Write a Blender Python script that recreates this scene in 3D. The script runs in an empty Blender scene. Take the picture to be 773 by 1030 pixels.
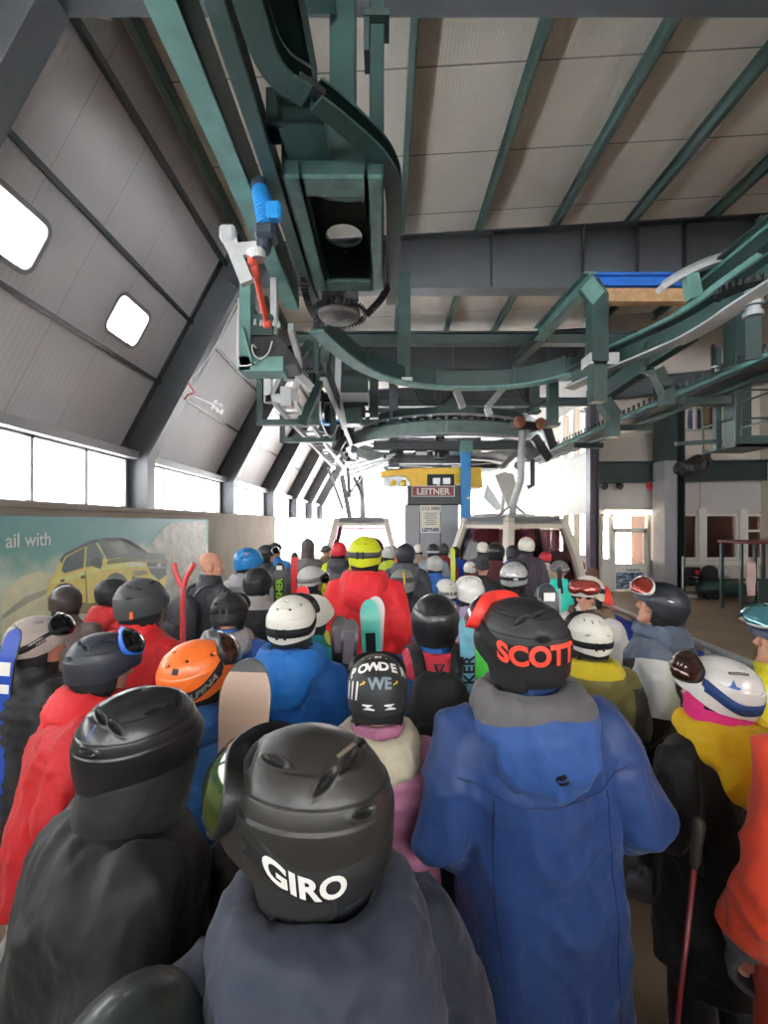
import bpy, bmesh, math, random
import numpy as np
from mathutils import Vector, Matrix, Euler, noise

random.seed(4)
S = bpy.context.scene
COL = S.collection
F, CX, CY, H = 450.0, 386.5, 526.0, 2.1      # lens (px), principal column, horizon row, eye height (m)
PI = math.pi


def P(px, py, Y):
    """point seen at a photo pixel, Y metres into the hall"""
    return Vector(((px - CX) / F * Y, Y, H + (CY - py) / F * Y))


def PZ(px, py, Z):
    return P(px, py, (Z - H) * F / (CY - py))


def PXW(px, py, X):
    return P(px, py, F * X / (px - CX))


def lin(c):
    """sRGB 0-255 to linear"""
    return tuple(((v / 255) / 12.92 if v / 255 <= .04045 else ((v / 255 + .055) / 1.055) ** 2.4) for v in c)


# ------------------------------------------------------------------ materials
MATS = {}


def new_mat(name):
    m = bpy.data.materials.new(name)
    m.use_nodes = True
    nt = m.node_tree
    b = nt.nodes['Principled BSDF']
    return m, nt, b


def N(nt, kind, **kw):
    n = nt.nodes.new(kind)
    for k, v in kw.items():
        if k in n.inputs:
            n.inputs[k].default_value = v
        else:
            setattr(n, k, v)
    return n


def mat(name, c, rough=.5, metal=0., var=.12, vscale=3., bump=0., bscale=30., spec=.5, coat=0., emit=None, estr=1., sheen=0.):
    """painted / cloth / plastic surface: base colour broken by soft noise, optional noise bump"""
    if name in MATS:
        return MATS[name]
    m, nt, b = new_mat(name)
    L = nt.links
    tc = N(nt, 'ShaderNodeTexCoord')
    if var > 0:
        nz = N(nt, 'ShaderNodeTexNoise', Scale=vscale, Detail=5.)
        L.new(tc.outputs['Object'], nz.inputs['Vector'])
        rp = N(nt, 'ShaderNodeValToRGB')
        rp.color_ramp.elements[0].position = .3
        rp.color_ramp.elements[1].position = .7
        rp.color_ramp.elements[0].color = (*[v * (1 - var) for v in c], 1)
        rp.color_ramp.elements[1].color = (*[min(1, v * (1 + var)) for v in c], 1)
        L.new(nz.outputs['Fac'], rp.inputs['Fac'])
        L.new(rp.outputs['Color'], b.inputs['Base Color'])
    else:
        b.inputs['Base Color'].default_value = (*c, 1)
    b.inputs['Roughness'].default_value = rough
    b.inputs['Metallic'].default_value = metal
    b.inputs['Specular IOR Level'].default_value = spec
    if coat:
        b.inputs['Coat Weight'].default_value = coat
        b.inputs['Coat Roughness'].default_value = .12
    if sheen:
        b.inputs['Sheen Weight'].default_value = sheen
    if emit:
        b.inputs['Emission Color'].default_value = (*emit, 1)
        b.inputs['Emission Strength'].default_value = estr
    if bump > 0:
        n2 = N(nt, 'ShaderNodeTexNoise', Scale=bscale, Detail=4.)
        L.new(tc.outputs['Object'], n2.inputs['Vector'])
        bp = N(nt, 'ShaderNodeBump', Strength=bump, Distance=.01)
        L.new(n2.outputs['Fac'], bp.inputs['Height'])
        L.new(bp.outputs['Normal'], b.inputs['Normal'])
    MATS[name] = m
    return m


def glass_mat(name, tint=(1, 1, 1), gloss=.12, rough=.03):
    """thin pane: mostly clear, a fresnel share of reflection"""
    if name in MATS:
        return MATS[name]
    m, nt, b = new_mat(name)
    nt.nodes.remove(b)
    out = nt.nodes['Material Output']
    tr = N(nt, 'ShaderNodeBsdfTransparent')
    tr.inputs['Color'].default_value = (*tint, 1)
    gl = N(nt, 'ShaderNodeBsdfGlossy')
    gl.inputs['Roughness'].default_value = rough
    lw = N(nt, 'ShaderNodeLayerWeight')
    lw.inputs['Blend'].default_value = gloss
    mx = N(nt, 'ShaderNodeMixShader')
    ml = N(nt, 'ShaderNodeMath', operation='MULTIPLY')
    ml.inputs[1].default_value = .35
    nt.links.new(lw.outputs['Fresnel'], ml.inputs[0])
    nt.links.new(ml.outputs[0], mx.inputs[0])
    nt.links.new(tr.outputs[0], mx.inputs[1])
    nt.links.new(gl.outputs[0], mx.inputs[2])
    nt.links.new(mx.outputs[0], out.inputs['Surface'])
    MATS[name] = m
    return m


def cloth(name, c, yoke=None, zy=1.25, slope=0., low=None, zl=.9, rough=.62, side=None, xs=.24):
    """jacket cloth; optional yoke / hem / sleeve colours split at seams fixed on the garment; a hem colour can carry painted shade"""
    if name in MATS:
        return MATS[name]
    m, nt, b = new_mat(name)
    L = nt.links
    tc = N(nt, 'ShaderNodeTexCoord')
    sp = N(nt, 'ShaderNodeSeparateXYZ')
    L.new(tc.outputs['Object'], sp.inputs[0])
    nz = N(nt, 'ShaderNodeTexNoise', Scale=5., Detail=4.)
    L.new(tc.outputs['Object'], nz.inputs['Vector'])
    ma = N(nt, 'ShaderNodeMapRange')
    ma.inputs['To Min'].default_value = .86
    ma.inputs['To Max'].default_value = 1.12
    L.new(nz.outputs['Fac'], ma.inputs['Value'])

    def rgb(cc):
        r = N(nt, 'ShaderNodeRGB')
        r.outputs[0].default_value = (*cc, 1)
        return r.outputs[0]

    def mth(op, a, bb):
        n = N(nt, 'ShaderNodeMath', operation=op)
        for i, v in enumerate((a, bb)):
            if isinstance(v, (int, float)):
                n.inputs[i].default_value = v
            else:
                L.new(v, n.inputs[i])
        return n.outputs[0]

    def mix(f, a, bb):
        n = N(nt, 'ShaderNodeMix', data_type='RGBA')
        L.new(f, n.inputs[0])
        L.new(a, n.inputs[6])
        L.new(bb, n.inputs[7])
        return n.outputs[2]
    col = rgb(c)
    ax = mth('ABSOLUTE', sp.outputs[0], 0.)
    if side:
        col = mix(mth('GREATER_THAN', ax, xs), col, rgb(side))
    if low:
        col = mix(mth('LESS_THAN', sp.outputs[2], zl), col, rgb(low))
    if yoke:
        zz = mth('ADD', sp.outputs[2], mth('MULTIPLY', ax, slope))
        col = mix(mth('GREATER_THAN', zz, zy), col, rgb(yoke))
    mu = N(nt, 'ShaderNodeMix', data_type='RGBA', blend_type='MULTIPLY')
    mu.inputs[0].default_value = 1.
    L.new(col, mu.inputs[6])
    L.new(ma.outputs[0], mu.inputs[7])
    L.new(mu.outputs[2], b.inputs['Base Color'])
    b.inputs['Roughness'].default_value = rough
    b.inputs['Specular IOR Level'].default_value = .35
    b.inputs['Sheen Weight'].default_value = .08
    n2 = N(nt, 'ShaderNodeTexNoise', Scale=11., Detail=2.5, Distortion=.2)
    L.new(tc.outputs['Object'], n2.inputs['Vector'])
    bp = N(nt, 'ShaderNodeBump', Strength=.8, Distance=.02)
    L.new(n2.outputs['Fac'], bp.inputs['Height'])
    L.new(bp.outputs['Normal'], b.inputs['Normal'])
    MATS[name] = m
    return m


# ------------------------------------------------------------------ mesh builder
class MB:
    def __init__(self):
        self.v, self.f, self.m = [], [], []

    def add(self, vs, fs, mi=0):
        o = len(self.v)
        self.v += [tuple(p) for p in vs]
        self.f += [tuple(i + o for i in q) for q in fs]
        self.m += [mi] * len(fs)
        return self

    def box(self, c, s, R=None, mi=0, bev=0.):
        c = Vector(c)
        hx, hy, hz = s[0] / 2, s[1] / 2, s[2] / 2
        if bev > 0:
            b = min(bev, hx * .9, hy * .9, hz * .9)
            vs, idx = [], {}
            for sx in (-1, 1):
                for sy in (-1, 1):
                    for sz in (-1, 1):
                        for a in range(3):
                            q = [hx - b, hy - b, hz - b]
                            q[a] = (hx, hy, hz)[a]
                            idx[(sx, sy, sz, a)] = len(vs)
                            vs.append(Vector((q[0] * sx, q[1] * sy, q[2] * sz)))
            fs = []
            for a in range(3):
                u, w = (a + 1) % 3, (a + 2) % 3
                for s0 in (-1, 1):
                    q = []
                    for su, sw in ((-1, -1), (1, -1), (1, 1), (-1, 1)):
                        k = [0, 0, 0]
                        k[a], k[u], k[w] = s0, su, sw
                        q.append(idx[(*k, a)])
                    fs.append(q if s0 > 0 else q[::-1])
            for a in range(3):
                u, w = (a + 1) % 3, (a + 2) % 3
                for su in (-1, 1):
                    for sw in (-1, 1):
                        k1, k2 = [0, 0, 0], [0, 0, 0]
                        k1[a], k1[u], k1[w] = -1, su, sw
                        k2[a], k2[u], k2[w] = 1, su, sw
                        q = [idx[(*k1, u)], idx[(*k2, u)], idx[(*k2, w)], idx[(*k1, w)]]
                        fs.append(q if su * sw < 0 else q[::-1])
            for sx in (-1, 1):
                for sy in (-1, 1):
                    for sz in (-1, 1):
                        q = [idx[(sx, sy, sz, a)] for a in range(3)]
                        fs.append(q if sx * sy * sz > 0 else q[::-1])
        else:
            vs = [Vector((x, y, z)) for x in (-hx, hx) for y in (-hy, hy) for z in (-hz, hz)]
            fs = [(0, 1, 3, 2), (4, 6, 7, 5), (0, 4, 5, 1), (2, 3, 7, 6), (0, 2, 6, 4), (1, 5, 7, 3)]
        if R is not None:
            vs = [R @ p for p in vs]
        return self.add([p + c for p in vs], fs, mi)

    def bx(self, lo, hi, mi=0, bev=0.):
        return self.box([(a + b) / 2 for a, b in zip(lo, hi)], [abs(b - a) for a, b in zip(lo, hi)], None, mi, bev)

    @staticmethod
    def frame(d, up):
        d = d.normalized()
        s = d.cross(up)
        if s.length < 1e-5:
            s = d.cross(Vector((1, 0, 0)))
        s.normalize()
        return s, s.cross(d)

    def bar(self, p, q, w, h, up=(0, 0, 1), mi=0, bev=0.):
        p, q = Vector(p), Vector(q)
        s, u = self.frame(q - p, Vector(up))
        d = (q - p).normalized()
        R = Matrix((s, d, u)).transposed()
        return self.box((p + q) / 2, (w, (q - p).length, h), R, mi, bev)

    def ibeam(self, p, q, w, h, tw=.02, tf=.025, up=(0, 0, 1), mi=0):
        p, q = Vector(p), Vector(q)
        s, u = self.frame(q - p, Vector(up))
        self.bar(p, q, tw, h - 2 * tf, up, mi)
        for k in (-1, 1):
            o = u * k * (h / 2 - tf / 2)
            self.bar(p + o, q + o, w, tf, up, mi)
        return self

    def channel(self, p, q, w, h, t=.02, up=(0, 0, 1), side=1, mi=0):
        p, q = Vector(p), Vector(q)
        s, u = self.frame(q - p, Vector(up))
        o = s * (w / 2 - t / 2) * side
        self.bar(p + o, q + o, t, h, up, mi)
        for k in (-1, 1):
            o = u * k * (h / 2 - t / 2)
            self.bar(p + o, q + o, w, t, up, mi)
        return self

    def sweep(self, pts, prof, up=(0, 0, 1), closed=False, mi=0):
        """profile [(side, up)...] carried along points"""
        pts = [Vector(p) for p in pts]
        n, k = len(pts), len(prof)
        up = Vector(up)
        vs = []
        for i, p in enumerate(pts):
            if closed:
                d = pts[(i + 1) % n] - pts[i - 1]
            else:
                d = pts[min(i + 1, n - 1)] - pts[max(i - 1, 0)]
            s, u = self.frame(d, up)
            vs += [p + s * a + u * b for a, b in prof]
        fs = []
        for i in range(n if closed else n - 1):
            j = (i + 1) % n
            for a in range(k):
                b = (a + 1) % k
                fs.append((i * k + a, i * k + b, j * k + b, j * k + a))
        if not closed:
            fs.append(tuple(range(k))[::-1])
            fs.append(tuple((n - 1) * k + a for a in range(k)))
        return self.add(vs, fs, mi)

    def tube(self, pts, r, n=8, closed=False, mi=0):
        pts = [Vector(p) for p in pts]
        rs = r if isinstance(r, (list, tuple)) else [r] * len(pts)
        m = len(pts)
        vs, s_prev = [], None
        for i, p in enumerate(pts):
            d = (pts[(i + 1) % m] - pts[i - 1]) if closed else (pts[min(i + 1, m - 1)] - pts[max(i - 1, 0)])
            d.normalize()
            if s_prev is None:
                s = d.orthogonal().normalized()
            else:
                s = (s_prev - d * s_prev.dot(d))
                s = s.normalized() if s.length > 1e-6 else d.orthogonal().normalized()
            s_prev = s
            u = d.cross(s)
            vs += [p + (s * math.cos(2 * PI * a / n) + u * math.sin(2 * PI * a / n)) * rs[i] for a in range(n)]
        fs = []
        for i in range(m if closed else m - 1):
            j = (i + 1) % m
            for a in range(n):
                b = (a + 1) % n
                fs.append((i * n + a, i * n + b, j * n + b, j * n + a))
        if not closed:
            fs.append(tuple(range(n))[::-1])
            fs.append(tuple((m - 1) * n + a for a in range(n)))
        return self.add(vs, fs, mi)

    def lathe(self, prof, c=(0, 0, 0), axis=(0, 0, 1), n=24, mi=0):
        """profile [(radius, along axis)...]"""
        a = Vector(axis).normalized()
        s = a.orthogonal().normalized()
        u = a.cross(s)
        c = Vector(c)
        vs = []
        for r, t in prof:
            vs += [c + a * t + (s * math.cos(2 * PI * k / n) + u * math.sin(2 * PI * k / n)) * max(r, 1e-4) for k in range(n)]
        fs = []
        for i in range(len(prof) - 1):
            for k in range(n):
                j = (k + 1) % n
                fs.append((i * n + k, i * n + j, (i + 1) * n + j, (i + 1) * n + k))
        fs.append(tuple(range(n))[::-1])
        fs.append(tuple((len(prof) - 1) * n + k for k in range(n)))
        return self.add(vs, fs, mi)

    def prism(self, poly, t, M=None, mi=0):
        """2D outline in the local XZ plane, thickness t along local Y (from 0 to t)"""
        k = len(poly)
        vs = [Vector((x, 0, z)) for x, z in poly] + [Vector((x, t, z)) for x, z in poly]
        if M is not None:
            vs = [M @ p for p in vs]
        fs = [tuple(range(k)), tuple(range(2 * k - 1, k - 1, -1))]
        for a in range(k):
            b = (a + 1) % k
            fs.append((b, a, k + a, k + b))
        return self.add(vs, fs, mi)

    def loft(self, rings, mi=0):
        k = len(rings[0])
        vs = [p for r in rings for p in r]
        fs = []
        for i in range(len(rings) - 1):
            for a in range(k):
                b = (a + 1) % k
                fs.append((i * k + a, i * k + b, (i + 1) * k + b, (i + 1) * k + a))
        fs.append(tuple(range(k))[::-1])
        fs.append(tuple((len(rings) - 1) * k + a for a in range(k)))
        return self.add(vs, fs, mi)

    def ell(self, c, r, n=12, mi=0):
        c = Vector(c)
        rings = []
        for i in range(1, n):
            t = -PI / 2 + PI * i / n
            rings.append([c + Vector((r[0] * math.cos(t) * math.cos(a), r[1] * math.cos(t) * math.sin(a), r[2] * math.sin(t)))
                          for a in [2 * PI * q / (2 * n) for q in range(2 * n)]])
        return self.loft(rings, mi)

    def xform(self, M):
        self.v = [tuple(M @ Vector(p)) for p in self.v]
        return self

    def merge(self, o, mi_off=0):
        k = len(self.v)
        self.v += o.v
        self.f += [tuple(i + k for i in q) for q in o.f]
        self.m += [i + mi_off for i in o.m]
        return self

    def mesh(self, name, mats, smooth=False, recalc=True):
        me = bpy.data.meshes.new(name)
        me.from_pydata(self.v, [], self.f)
        if recalc:
            bm = bmesh.new()
            bm.from_mesh(me)
            bmesh.ops.recalc_face_normals(bm, faces=bm.faces)
            bm.to_mesh(me)
            bm.free()
        for m in (mats if isinstance(mats, (list, tuple)) else [mats]):
            me.materials.append(m)
        me.polygons.foreach_set('material_index', self.m)
        if smooth:
            me.polygons.foreach_set('use_smooth', [True] * len(me.polygons))
        me.update()
        return me

    def build(self, name, mats, parent=None, smooth=False, loc=None):
        """one mesh object; vertices are world (or parent-local) metres, re-centred on the base when top-level"""
        if parent is None and loc is None:
            a = np.array(self.v)
            loc = Vector(((a[:, 0].min() + a[:, 0].max()) / 2, (a[:, 1].min() + a[:, 1].max()) / 2, a[:, 2].min()))
        if loc is not None and parent is None:
            l = Vector(loc)
            self.v = [tuple(Vector(p) - l) for p in self.v]
        me = self.mesh(name, mats, smooth)
        o = bpy.data.objects.new(name, me)
        COL.objects.link(o)
        if parent is not None:
            o.parent = parent
        elif loc is not None:
            o.location = loc
        return o


def mark(o, label, cat, group=None):
    o['label'] = label
    o['category'] = cat
    if group:
        o['group'] = group
    return o


def struct(o):
    o['kind'] = 'structure'
    return o


def empty(name, loc, label=None, cat=None, group=None, rz=0.):
    o = bpy.data.objects.new(name, None)
    COL.objects.link(o)
    o.location = loc
    o.rotation_euler = (0, 0, rz)
    o.empty_display_size = .1
    if label:
        mark(o, label, cat, group)
    return o


def child(mb, name, mats, root, smooth=False):
    """part given in world metres under an unrotated root"""
    l = Vector(root.location)
    mb.v = [tuple(Vector(p) - l) for p in mb.v]
    return mb.build(name, mats, root, smooth)


def autosmooth(o, ang=35):
    me = o.data
    me.polygons.foreach_set('use_smooth', [True] * len(me.polygons))
    try:
        me.set_sharp_from_angle(angle=math.radians(ang))
    except Exception:
        pass
    return o


def tmp_eval(me, mods):
    """mesh -> mesh through a list of (type, settings) modifiers"""
    o = bpy.data.objects.new('tmp', me)
    COL.objects.link(o)
    for t, kw in mods:
        md = o.modifiers.new(t, t)
        for k, v in kw.items():
            setattr(md, k, v)
    dg = bpy.context.evaluated_depsgraph_get()
    dg.update()
    r = bpy.data.meshes.new_from_object(o.evaluated_get(dg))
    bpy.data.objects.remove(o)
    return r


def remesh(mb, voxel, smooth=6, fac=.5):
    me = mb.mesh('raw', [])
    mods = [('REMESH', dict(mode='VOXEL', voxel_size=voxel, adaptivity=0.))]
    if smooth:
        mods.append(('SMOOTH', dict(factor=fac, iterations=smooth)))
    r = tmp_eval(me, mods)
    bpy.data.meshes.remove(me)
    r.polygons.foreach_set('use_smooth', [True] * len(r.polygons))
    return r


_TXT = {}


def text_mb(body, size, bold=.0, cut=None, align='CENTER', shear=0., spacing=1.):
    """flat lettering as (verts2d, faces), optionally sliced every `cut` metres so that it can wrap"""
    key = (body, size, bold, cut, align, shear, spacing)
    if key in _TXT:
        return _TXT[key]
    cu = bpy.data.curves.new('t', 'FONT')
    cu.body = body
    cu.size = size
    cu.align_x = align
    cu.offset = bold
    cu.shear = shear
    cu.space_character = spacing
    cu.fill_mode = 'FRONT'
    cu.resolution_u = 4
    o = bpy.data.objects.new('t', cu)
    COL.objects.link(o)
    dg = bpy.context.evaluated_depsgraph_get()
    dg.update()
    me = bpy.data.meshes.new_from_object(o.evaluated_get(dg))
    bpy.data.objects.remove(o)
    bm = bmesh.new()
    bm.from_mesh(me)
    if cut:
        xs = [v.co.x for v in bm.verts] or [0]
        x = min(xs) + cut
        while x < max(xs):
            bmesh.ops.bisect_plane(bm, geom=bm.verts[:] + bm.edges[:] + bm.faces[:], plane_co=(x, 0, 0), plane_no=(1, 0, 0))
            x += cut
        ys = [v.co.y for v in bm.verts] or [0]
        y = min(ys) + cut
        while y < max(ys):
            bmesh.ops.bisect_plane(bm, geom=bm.verts[:] + bm.edges[:] + bm.faces[:], plane_co=(0, y, 0), plane_no=(0, 1, 0))
            y += cut
    bm.verts.index_update()
    r = ([(v.co.x, v.co.y) for v in bm.verts], [tuple(v.index for v in f.verts) for f in bm.faces])
    bm.free()
    bpy.data.meshes.remove(me)
    _TXT[key] = r
    return r


def flat_text(mb, body, size, M, bold=.0, mi=0, align='CENTER', spacing=1.):
    """lettering in the local XZ plane of M"""
    vs, fs = text_mb(body, size, bold, None, align, 0., spacing)
    mb.add([M @ Vector((x, 0, y)) for x, y in vs], fs, mi)
    return mb
# ------------------------------------------------------------------ people: body, clothes, helmets
def sstep(a, b, x):
    t = np.clip((x - a) / (b - a), 0, 1)
    return t * t * (3 - 2 * t)


def ring(c, rx, ry, n=20, e=2.0):
    out = []
    for k in range(n):
        t = 2 * PI * k / n
        ct, st = math.cos(t), math.sin(t)
        out.append(Vector((c[0] + rx * math.copysign(abs(ct) ** (2 / e), ct), c[1] + ry * math.copysign(abs(st) ** (2 / e), st), c[2])))
    return out


POSE = {'down': ((.19, -.01, 1.395), (.262, -.055, 1.13), (.245, .08, .90)),
        'front': ((.19, -.005, 1.395), (.265, -.045, 1.13), (.165, .21, 1.06)),
        'wide': ((.195, -.01, 1.39), (.292, -.08, 1.14), (.225, .15, .98))}
PIV = Vector((0, -.005, 1.50))
HC = Vector((0, -.006, 1.657))        # helmet centre on the unposed body
EYE = 1.637


def mir(p, s):
    return Vector((p[0] * s, p[1], p[2]))


def head_solids(mb):
    e = EYE
    prof = [(-.122, .058, .022, .022), (-.112, .052, .036, .036), (-.092, .036, .05, .056), (-.06, .018, .061, .075), (-.03, .006, .067, .086),
            (0, 0, .071, .092), (.035, -.005, .075, .096), (.07, -.009, .071, .091), (.095, -.012, .054, .068), (.11, -.013, .034, .042), (.117, -.013, .012, .015)]
    mb.loft([ring((0, cy, e + z), rx, ry, 24, 2.2) for z, cy, rx, ry in prof])
    mb.tube([(0, .088, e + .012), (0, .103, e - .012), (0, .115, e - .036), (0, .1, e - .046)], [.009, .011, .0135, .009], 10)   # nose
    for s in (-1, 1):
        mb.ell((s * .012, .1, e - .039), (.009, .011, .008), 6)
        mb.ell((s * .043, .064, e - .035), (.026, .024, .02), 8)                       # cheek
        mb.tube([(s * .008, .09, e + .021), (s * .03, .09, e + .024), (s * .052, .074, e + .016)], [.008, .01, .008], 8)   # brow
        mb.ell((s * .074, -.012, e - .012), (.012, .02, .033), 8)                      # ear
    mb.tube([(-.023, .082, e - .07), (-.008, .093, e - .066), (.008, .093, e - .066), (.023, .082, e - .07)], [.005, .0065, .0065, .005], 8)   # lips
    mb.tube([(-.02, .082, e - .079), (0, .092, e - .079), (.02, .082, e - .079)], [.005, .0075, .005], 8)
    mb.ell((0, .078, e - .106), (.022, .018, .016), 8)                                 # chin


def hand_solids(mb, w, d, s, grow=1.0):
    """palm, four fingers and a thumb from the wrist w along d; s=+1 right hand"""
    d = d.normalized()
    side = Vector((-s, 0, 0))
    side = (side - d * side.dot(d)).normalized()          # towards the thumb: inward
    nrm = d.cross(side) * s
    if nrm.y > 0:
        nrm = -nrm
    inn = Vector((-s * .6, -.2, -.75))
    inn = (inn - d * inn.dot(d)).normalized()             # palm looks inward and down
    side = inn.cross(d).normalized()
    if side.dot(Vector((0, .5, 1))) < 0:
        side = -side

    def q(a, b, c):
        return w + d * a * grow + side * b * grow + inn * c * grow
    rg = []
    for a, hw, ht in ((-.02, .026, .02), (.01, .034, .019), (.05, .042, .018), (.085, .04, .015)):
        rg.append([q(a, hw * math.cos(t), ht * math.sin(t)) for t in [2 * PI * k / 12 for k in range(12)]])
    mb.loft(rg)
    for k, ln in enumerate((.072, .08, .075, .06)):
        b = .031 - .0205 * k
        r = (.0098 - .0006 * (k == 3)) * grow
        mb.tube([q(.07, b, 0), q(.085 + ln * .38, b * 1.05, .012), q(.085 + ln * .62, b * 1.02, .036), q(.085 + ln * .55, b, .062)], [r * 1.05, r, r * .95, r * .8], 8)
    mb.tube([q(.012, .028, .005), q(.04, .052, .02), q(.065, .058, .036), q(.085, .052, .05)], [.013 * grow, .012 * grow, .0105 * grow, .008 * grow], 8)


_BODY = {}


def body_arr(pose, hi):
    k = (pose, hi)
    if k in _BODY:
        return _BODY[k]
    mb = MB()
    T = [(.78, 0, .10, .09), (.84, 0, .165, .115), (.92, -.01, .175, .125), (1.08, 0, .15, .108), (1.26, 0, .172, .122), (1.36, -.005, .178, .112),
         (1.42, -.012, .15, .095), (1.46, -.014, .095, .075), (1.50, -.012, .062, .062)]
    mb.loft([ring((0, cy, z), rx, ry) for z, cy, rx, ry in T])
    mb.tube([(0, -.014, 1.44), (0, -.008, 1.52), (0, .004, 1.60)], [.062, .056, .054], 16)
    head_solids(mb)
    sh, el, wr = POSE[pose]
    for s in (-1, 1):
        a, b, c = mir(sh, s), mir(el, s), mir(wr, s)
        mb.tube([a + (a - b).normalized() * .02, a, a.lerp(b, .5), b, b.lerp(c, .4), c], [.04, .056, .049, .04, .037, .026], 14)
        hand_solids(mb, c, c - b, s)
        mb.tube([(s * .09, 0, .90), (s * .095, .005, .70), (s * .1, .015, .48), (s * .103, -.01, .33), (s * .105, -.02, .08)], [.088, .078, .055, .056, .036], 14)
        mb.loft([[Vector((s * .108 + hw * math.cos(t), y, .045 + hh * math.sin(t))) for t in [2 * PI * i / 12 for i in range(12)]]
                 for y, hw, hh in ((-.09, .025, .025), (-.05, .036, .042), (.05, .042, .036), (.12, .045, .026), (.165, .03, .016))])
    me = remesh(mb, .0062 if hi else .0125, 3 if hi else 3, .45)
    n = len(me.vertices)
    v = np.empty(n * 3)
    me.vertices.foreach_get('co', v)
    fs = [tuple(p.vertices) for p in me.polygons]
    bpy.data.meshes.remove(me)
    _BODY[k] = (v.reshape(-1, 3), fs)
    return _BODY[k]


def head_matrix(yaw, pitch, roll):
    return Matrix.Rotation(math.radians(yaw), 3, 'Z') @ Matrix.Rotation(math.radians(roll), 3, 'Y') @ Matrix.Rotation(math.radians(pitch), 3, 'X')


def posed_body(pose, hi, yaw, pitch, roll):
    v, fs = body_arr(pose, hi)
    w = sstep(1.455, 1.545, v[:, 2])
    # the neck twists gradually: blend rotations by weight
    out = v.copy()
    piv = np.array(PIV)
    for lo in np.unique(np.round(w, 1)):
        sel = np.round(w, 1) == lo
        R = np.array(head_matrix(yaw * lo, pitch * lo, roll * lo))
        out[sel] = (v[sel] - piv) @ R.T + piv
    me = bpy.data.meshes.new('person')
    me.from_pydata(out.tolist(), [], fs)
    me.polygons.foreach_set('use_smooth', [True] * len(fs))
    return me


def wrinkle(me, amp=.006, sc=7., quilt=None, seed=0, zmax=1.49):
    """cloth folds along the normals; quilt = baffle height for a down jacket"""
    n = len(me.vertices)
    co = np.empty(n * 3)
    me.vertices.foreach_get('co', co)
    no = np.empty(n * 3)
    me.vertex_normals.foreach_get('vector', no)
    co = co.reshape(-1, 3)
    no = no.reshape(-1, 3)
    d = np.empty(n)
    off = Vector((seed * 7.3, seed * 3.1, seed))
    for i, (x, y, z) in enumerate(co):
        p = Vector((x * sc, y * sc, z * sc * .8)) + off
        a = noise.noise(p)
        b = 1 - abs(noise.noise(Vector((x * sc * 1.5 + z * 2, y * sc * 1.5, z * sc * .9)) + off)) * 2
        c = noise.noise(Vector((x * 9 + y * 3, y * 9, z * 2.2)) + off) * (1.5 if z < 1.3 else .5)
        d[i] = amp * (a * 1.0 + max(b, 0) ** 2 * .8 - .3 + c)
    if quilt:
        ph = (co[:, 2] + .012 * np.sin(co[:, 0] * 9)) / quilt
        d += .013 * (np.abs(np.sin(PI * ph)) ** .6 - .6)
    k = 1 - .7 * sstep(zmax - .03, zmax, co[:, 2])
    co += no * (d * k)[:, None]
    me.vertices.foreach_set('co', co.ravel())
    me.update()


_GAR = {}


def jacket_mesh(style='shell', pose='down', voxel=.018, seed=0, collar=1.54, long=.72, bulk=1.0):
    k = ('j', style, pose, voxel, seed, collar, long, bulk)
    if k in _GAR:
        return _GAR[k]
    mb = MB()
    g = bulk * (1.06 if style == 'puffer' else 1.0)
    T = [(long, 0, .222, .165), (.90, 0, .222, .165), (1.06, 0, .213, .158), (1.24, -.005, .222, .163), (1.34, -.01, .222, .155), (1.40, -.014, .2, .138),
         (1.44, -.016, .16, .118), (1.475, -.014, .115, .1), (1.50, -.012, .092, .09), (collar, -.004, .09, .088)]
    mb.loft([ring((0, cy, z), rx * (g if z < 1.45 else 1), ry * (g if z < 1.45 else 1), 28, 2.3) for z, cy, rx, ry in T])
    mb.tube([(.085 * math.cos(t), -.006 + .084 * math.sin(t), collar - .004 - .012 * math.sin(t)) for t in [2 * PI * i / 24 for i in range(24)]], .013, 8, True)
    sh, el, wr = POSE[pose]
    for s in (-1, 1):
        a, b, c = mir(sh, s), mir(el, s), mir(wr, s)
        mb.tube([a + Vector((-s * .05, 0, .02)), a, a.lerp(b, .35), a.lerp(b, .75), b, b.lerp(c, .3), b.lerp(c, .8), b.lerp(c, .93)],
                [.07 * g, .083 * g, .085 * g, .08 * g, .078 * g, .076 * g, .066 * g, .055 * g], 16)
    mb.tube([(.213 * math.cos(t), .158 * math.sin(t), long + .012) for t in [2 * PI * i / 32 for i in range(32)]], .014, 8, True)
    me = remesh(mb, voxel, int(max(3, .075 / voxel)), .5)
    wrinkle(me, .005 if style == 'puffer' else .016, 6., .068 if style == 'puffer' else None, seed, collar)
    me.name = 'jacket'
    _GAR[k] = me
    return me


def trouser_mesh():
    if 't' in _GAR:
        return _GAR['t']
    mb = MB()
    mb.loft([ring((0, -.003, z), rx, ry, 24) for z, rx, ry in ((.74, .1, .09), (.80, .175, .118), (.95, .18, .12), (1.02, .165, .11))])
    for s in (-1, 1):
        mb.tube([(s * .095, 0, .92), (s * .1, .005, .72), (s * .105, .015, .48), (s * .11, -.005, .30), (s * .11, -.01, .2)], [.1, .098, .085, .092, .098], 16)
    me = remesh(mb, .02, 4)
    wrinkle(me, .006, 7., None, 5)
    me.name = 'trousers'
    _GAR['t'] = me
    return me


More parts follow.
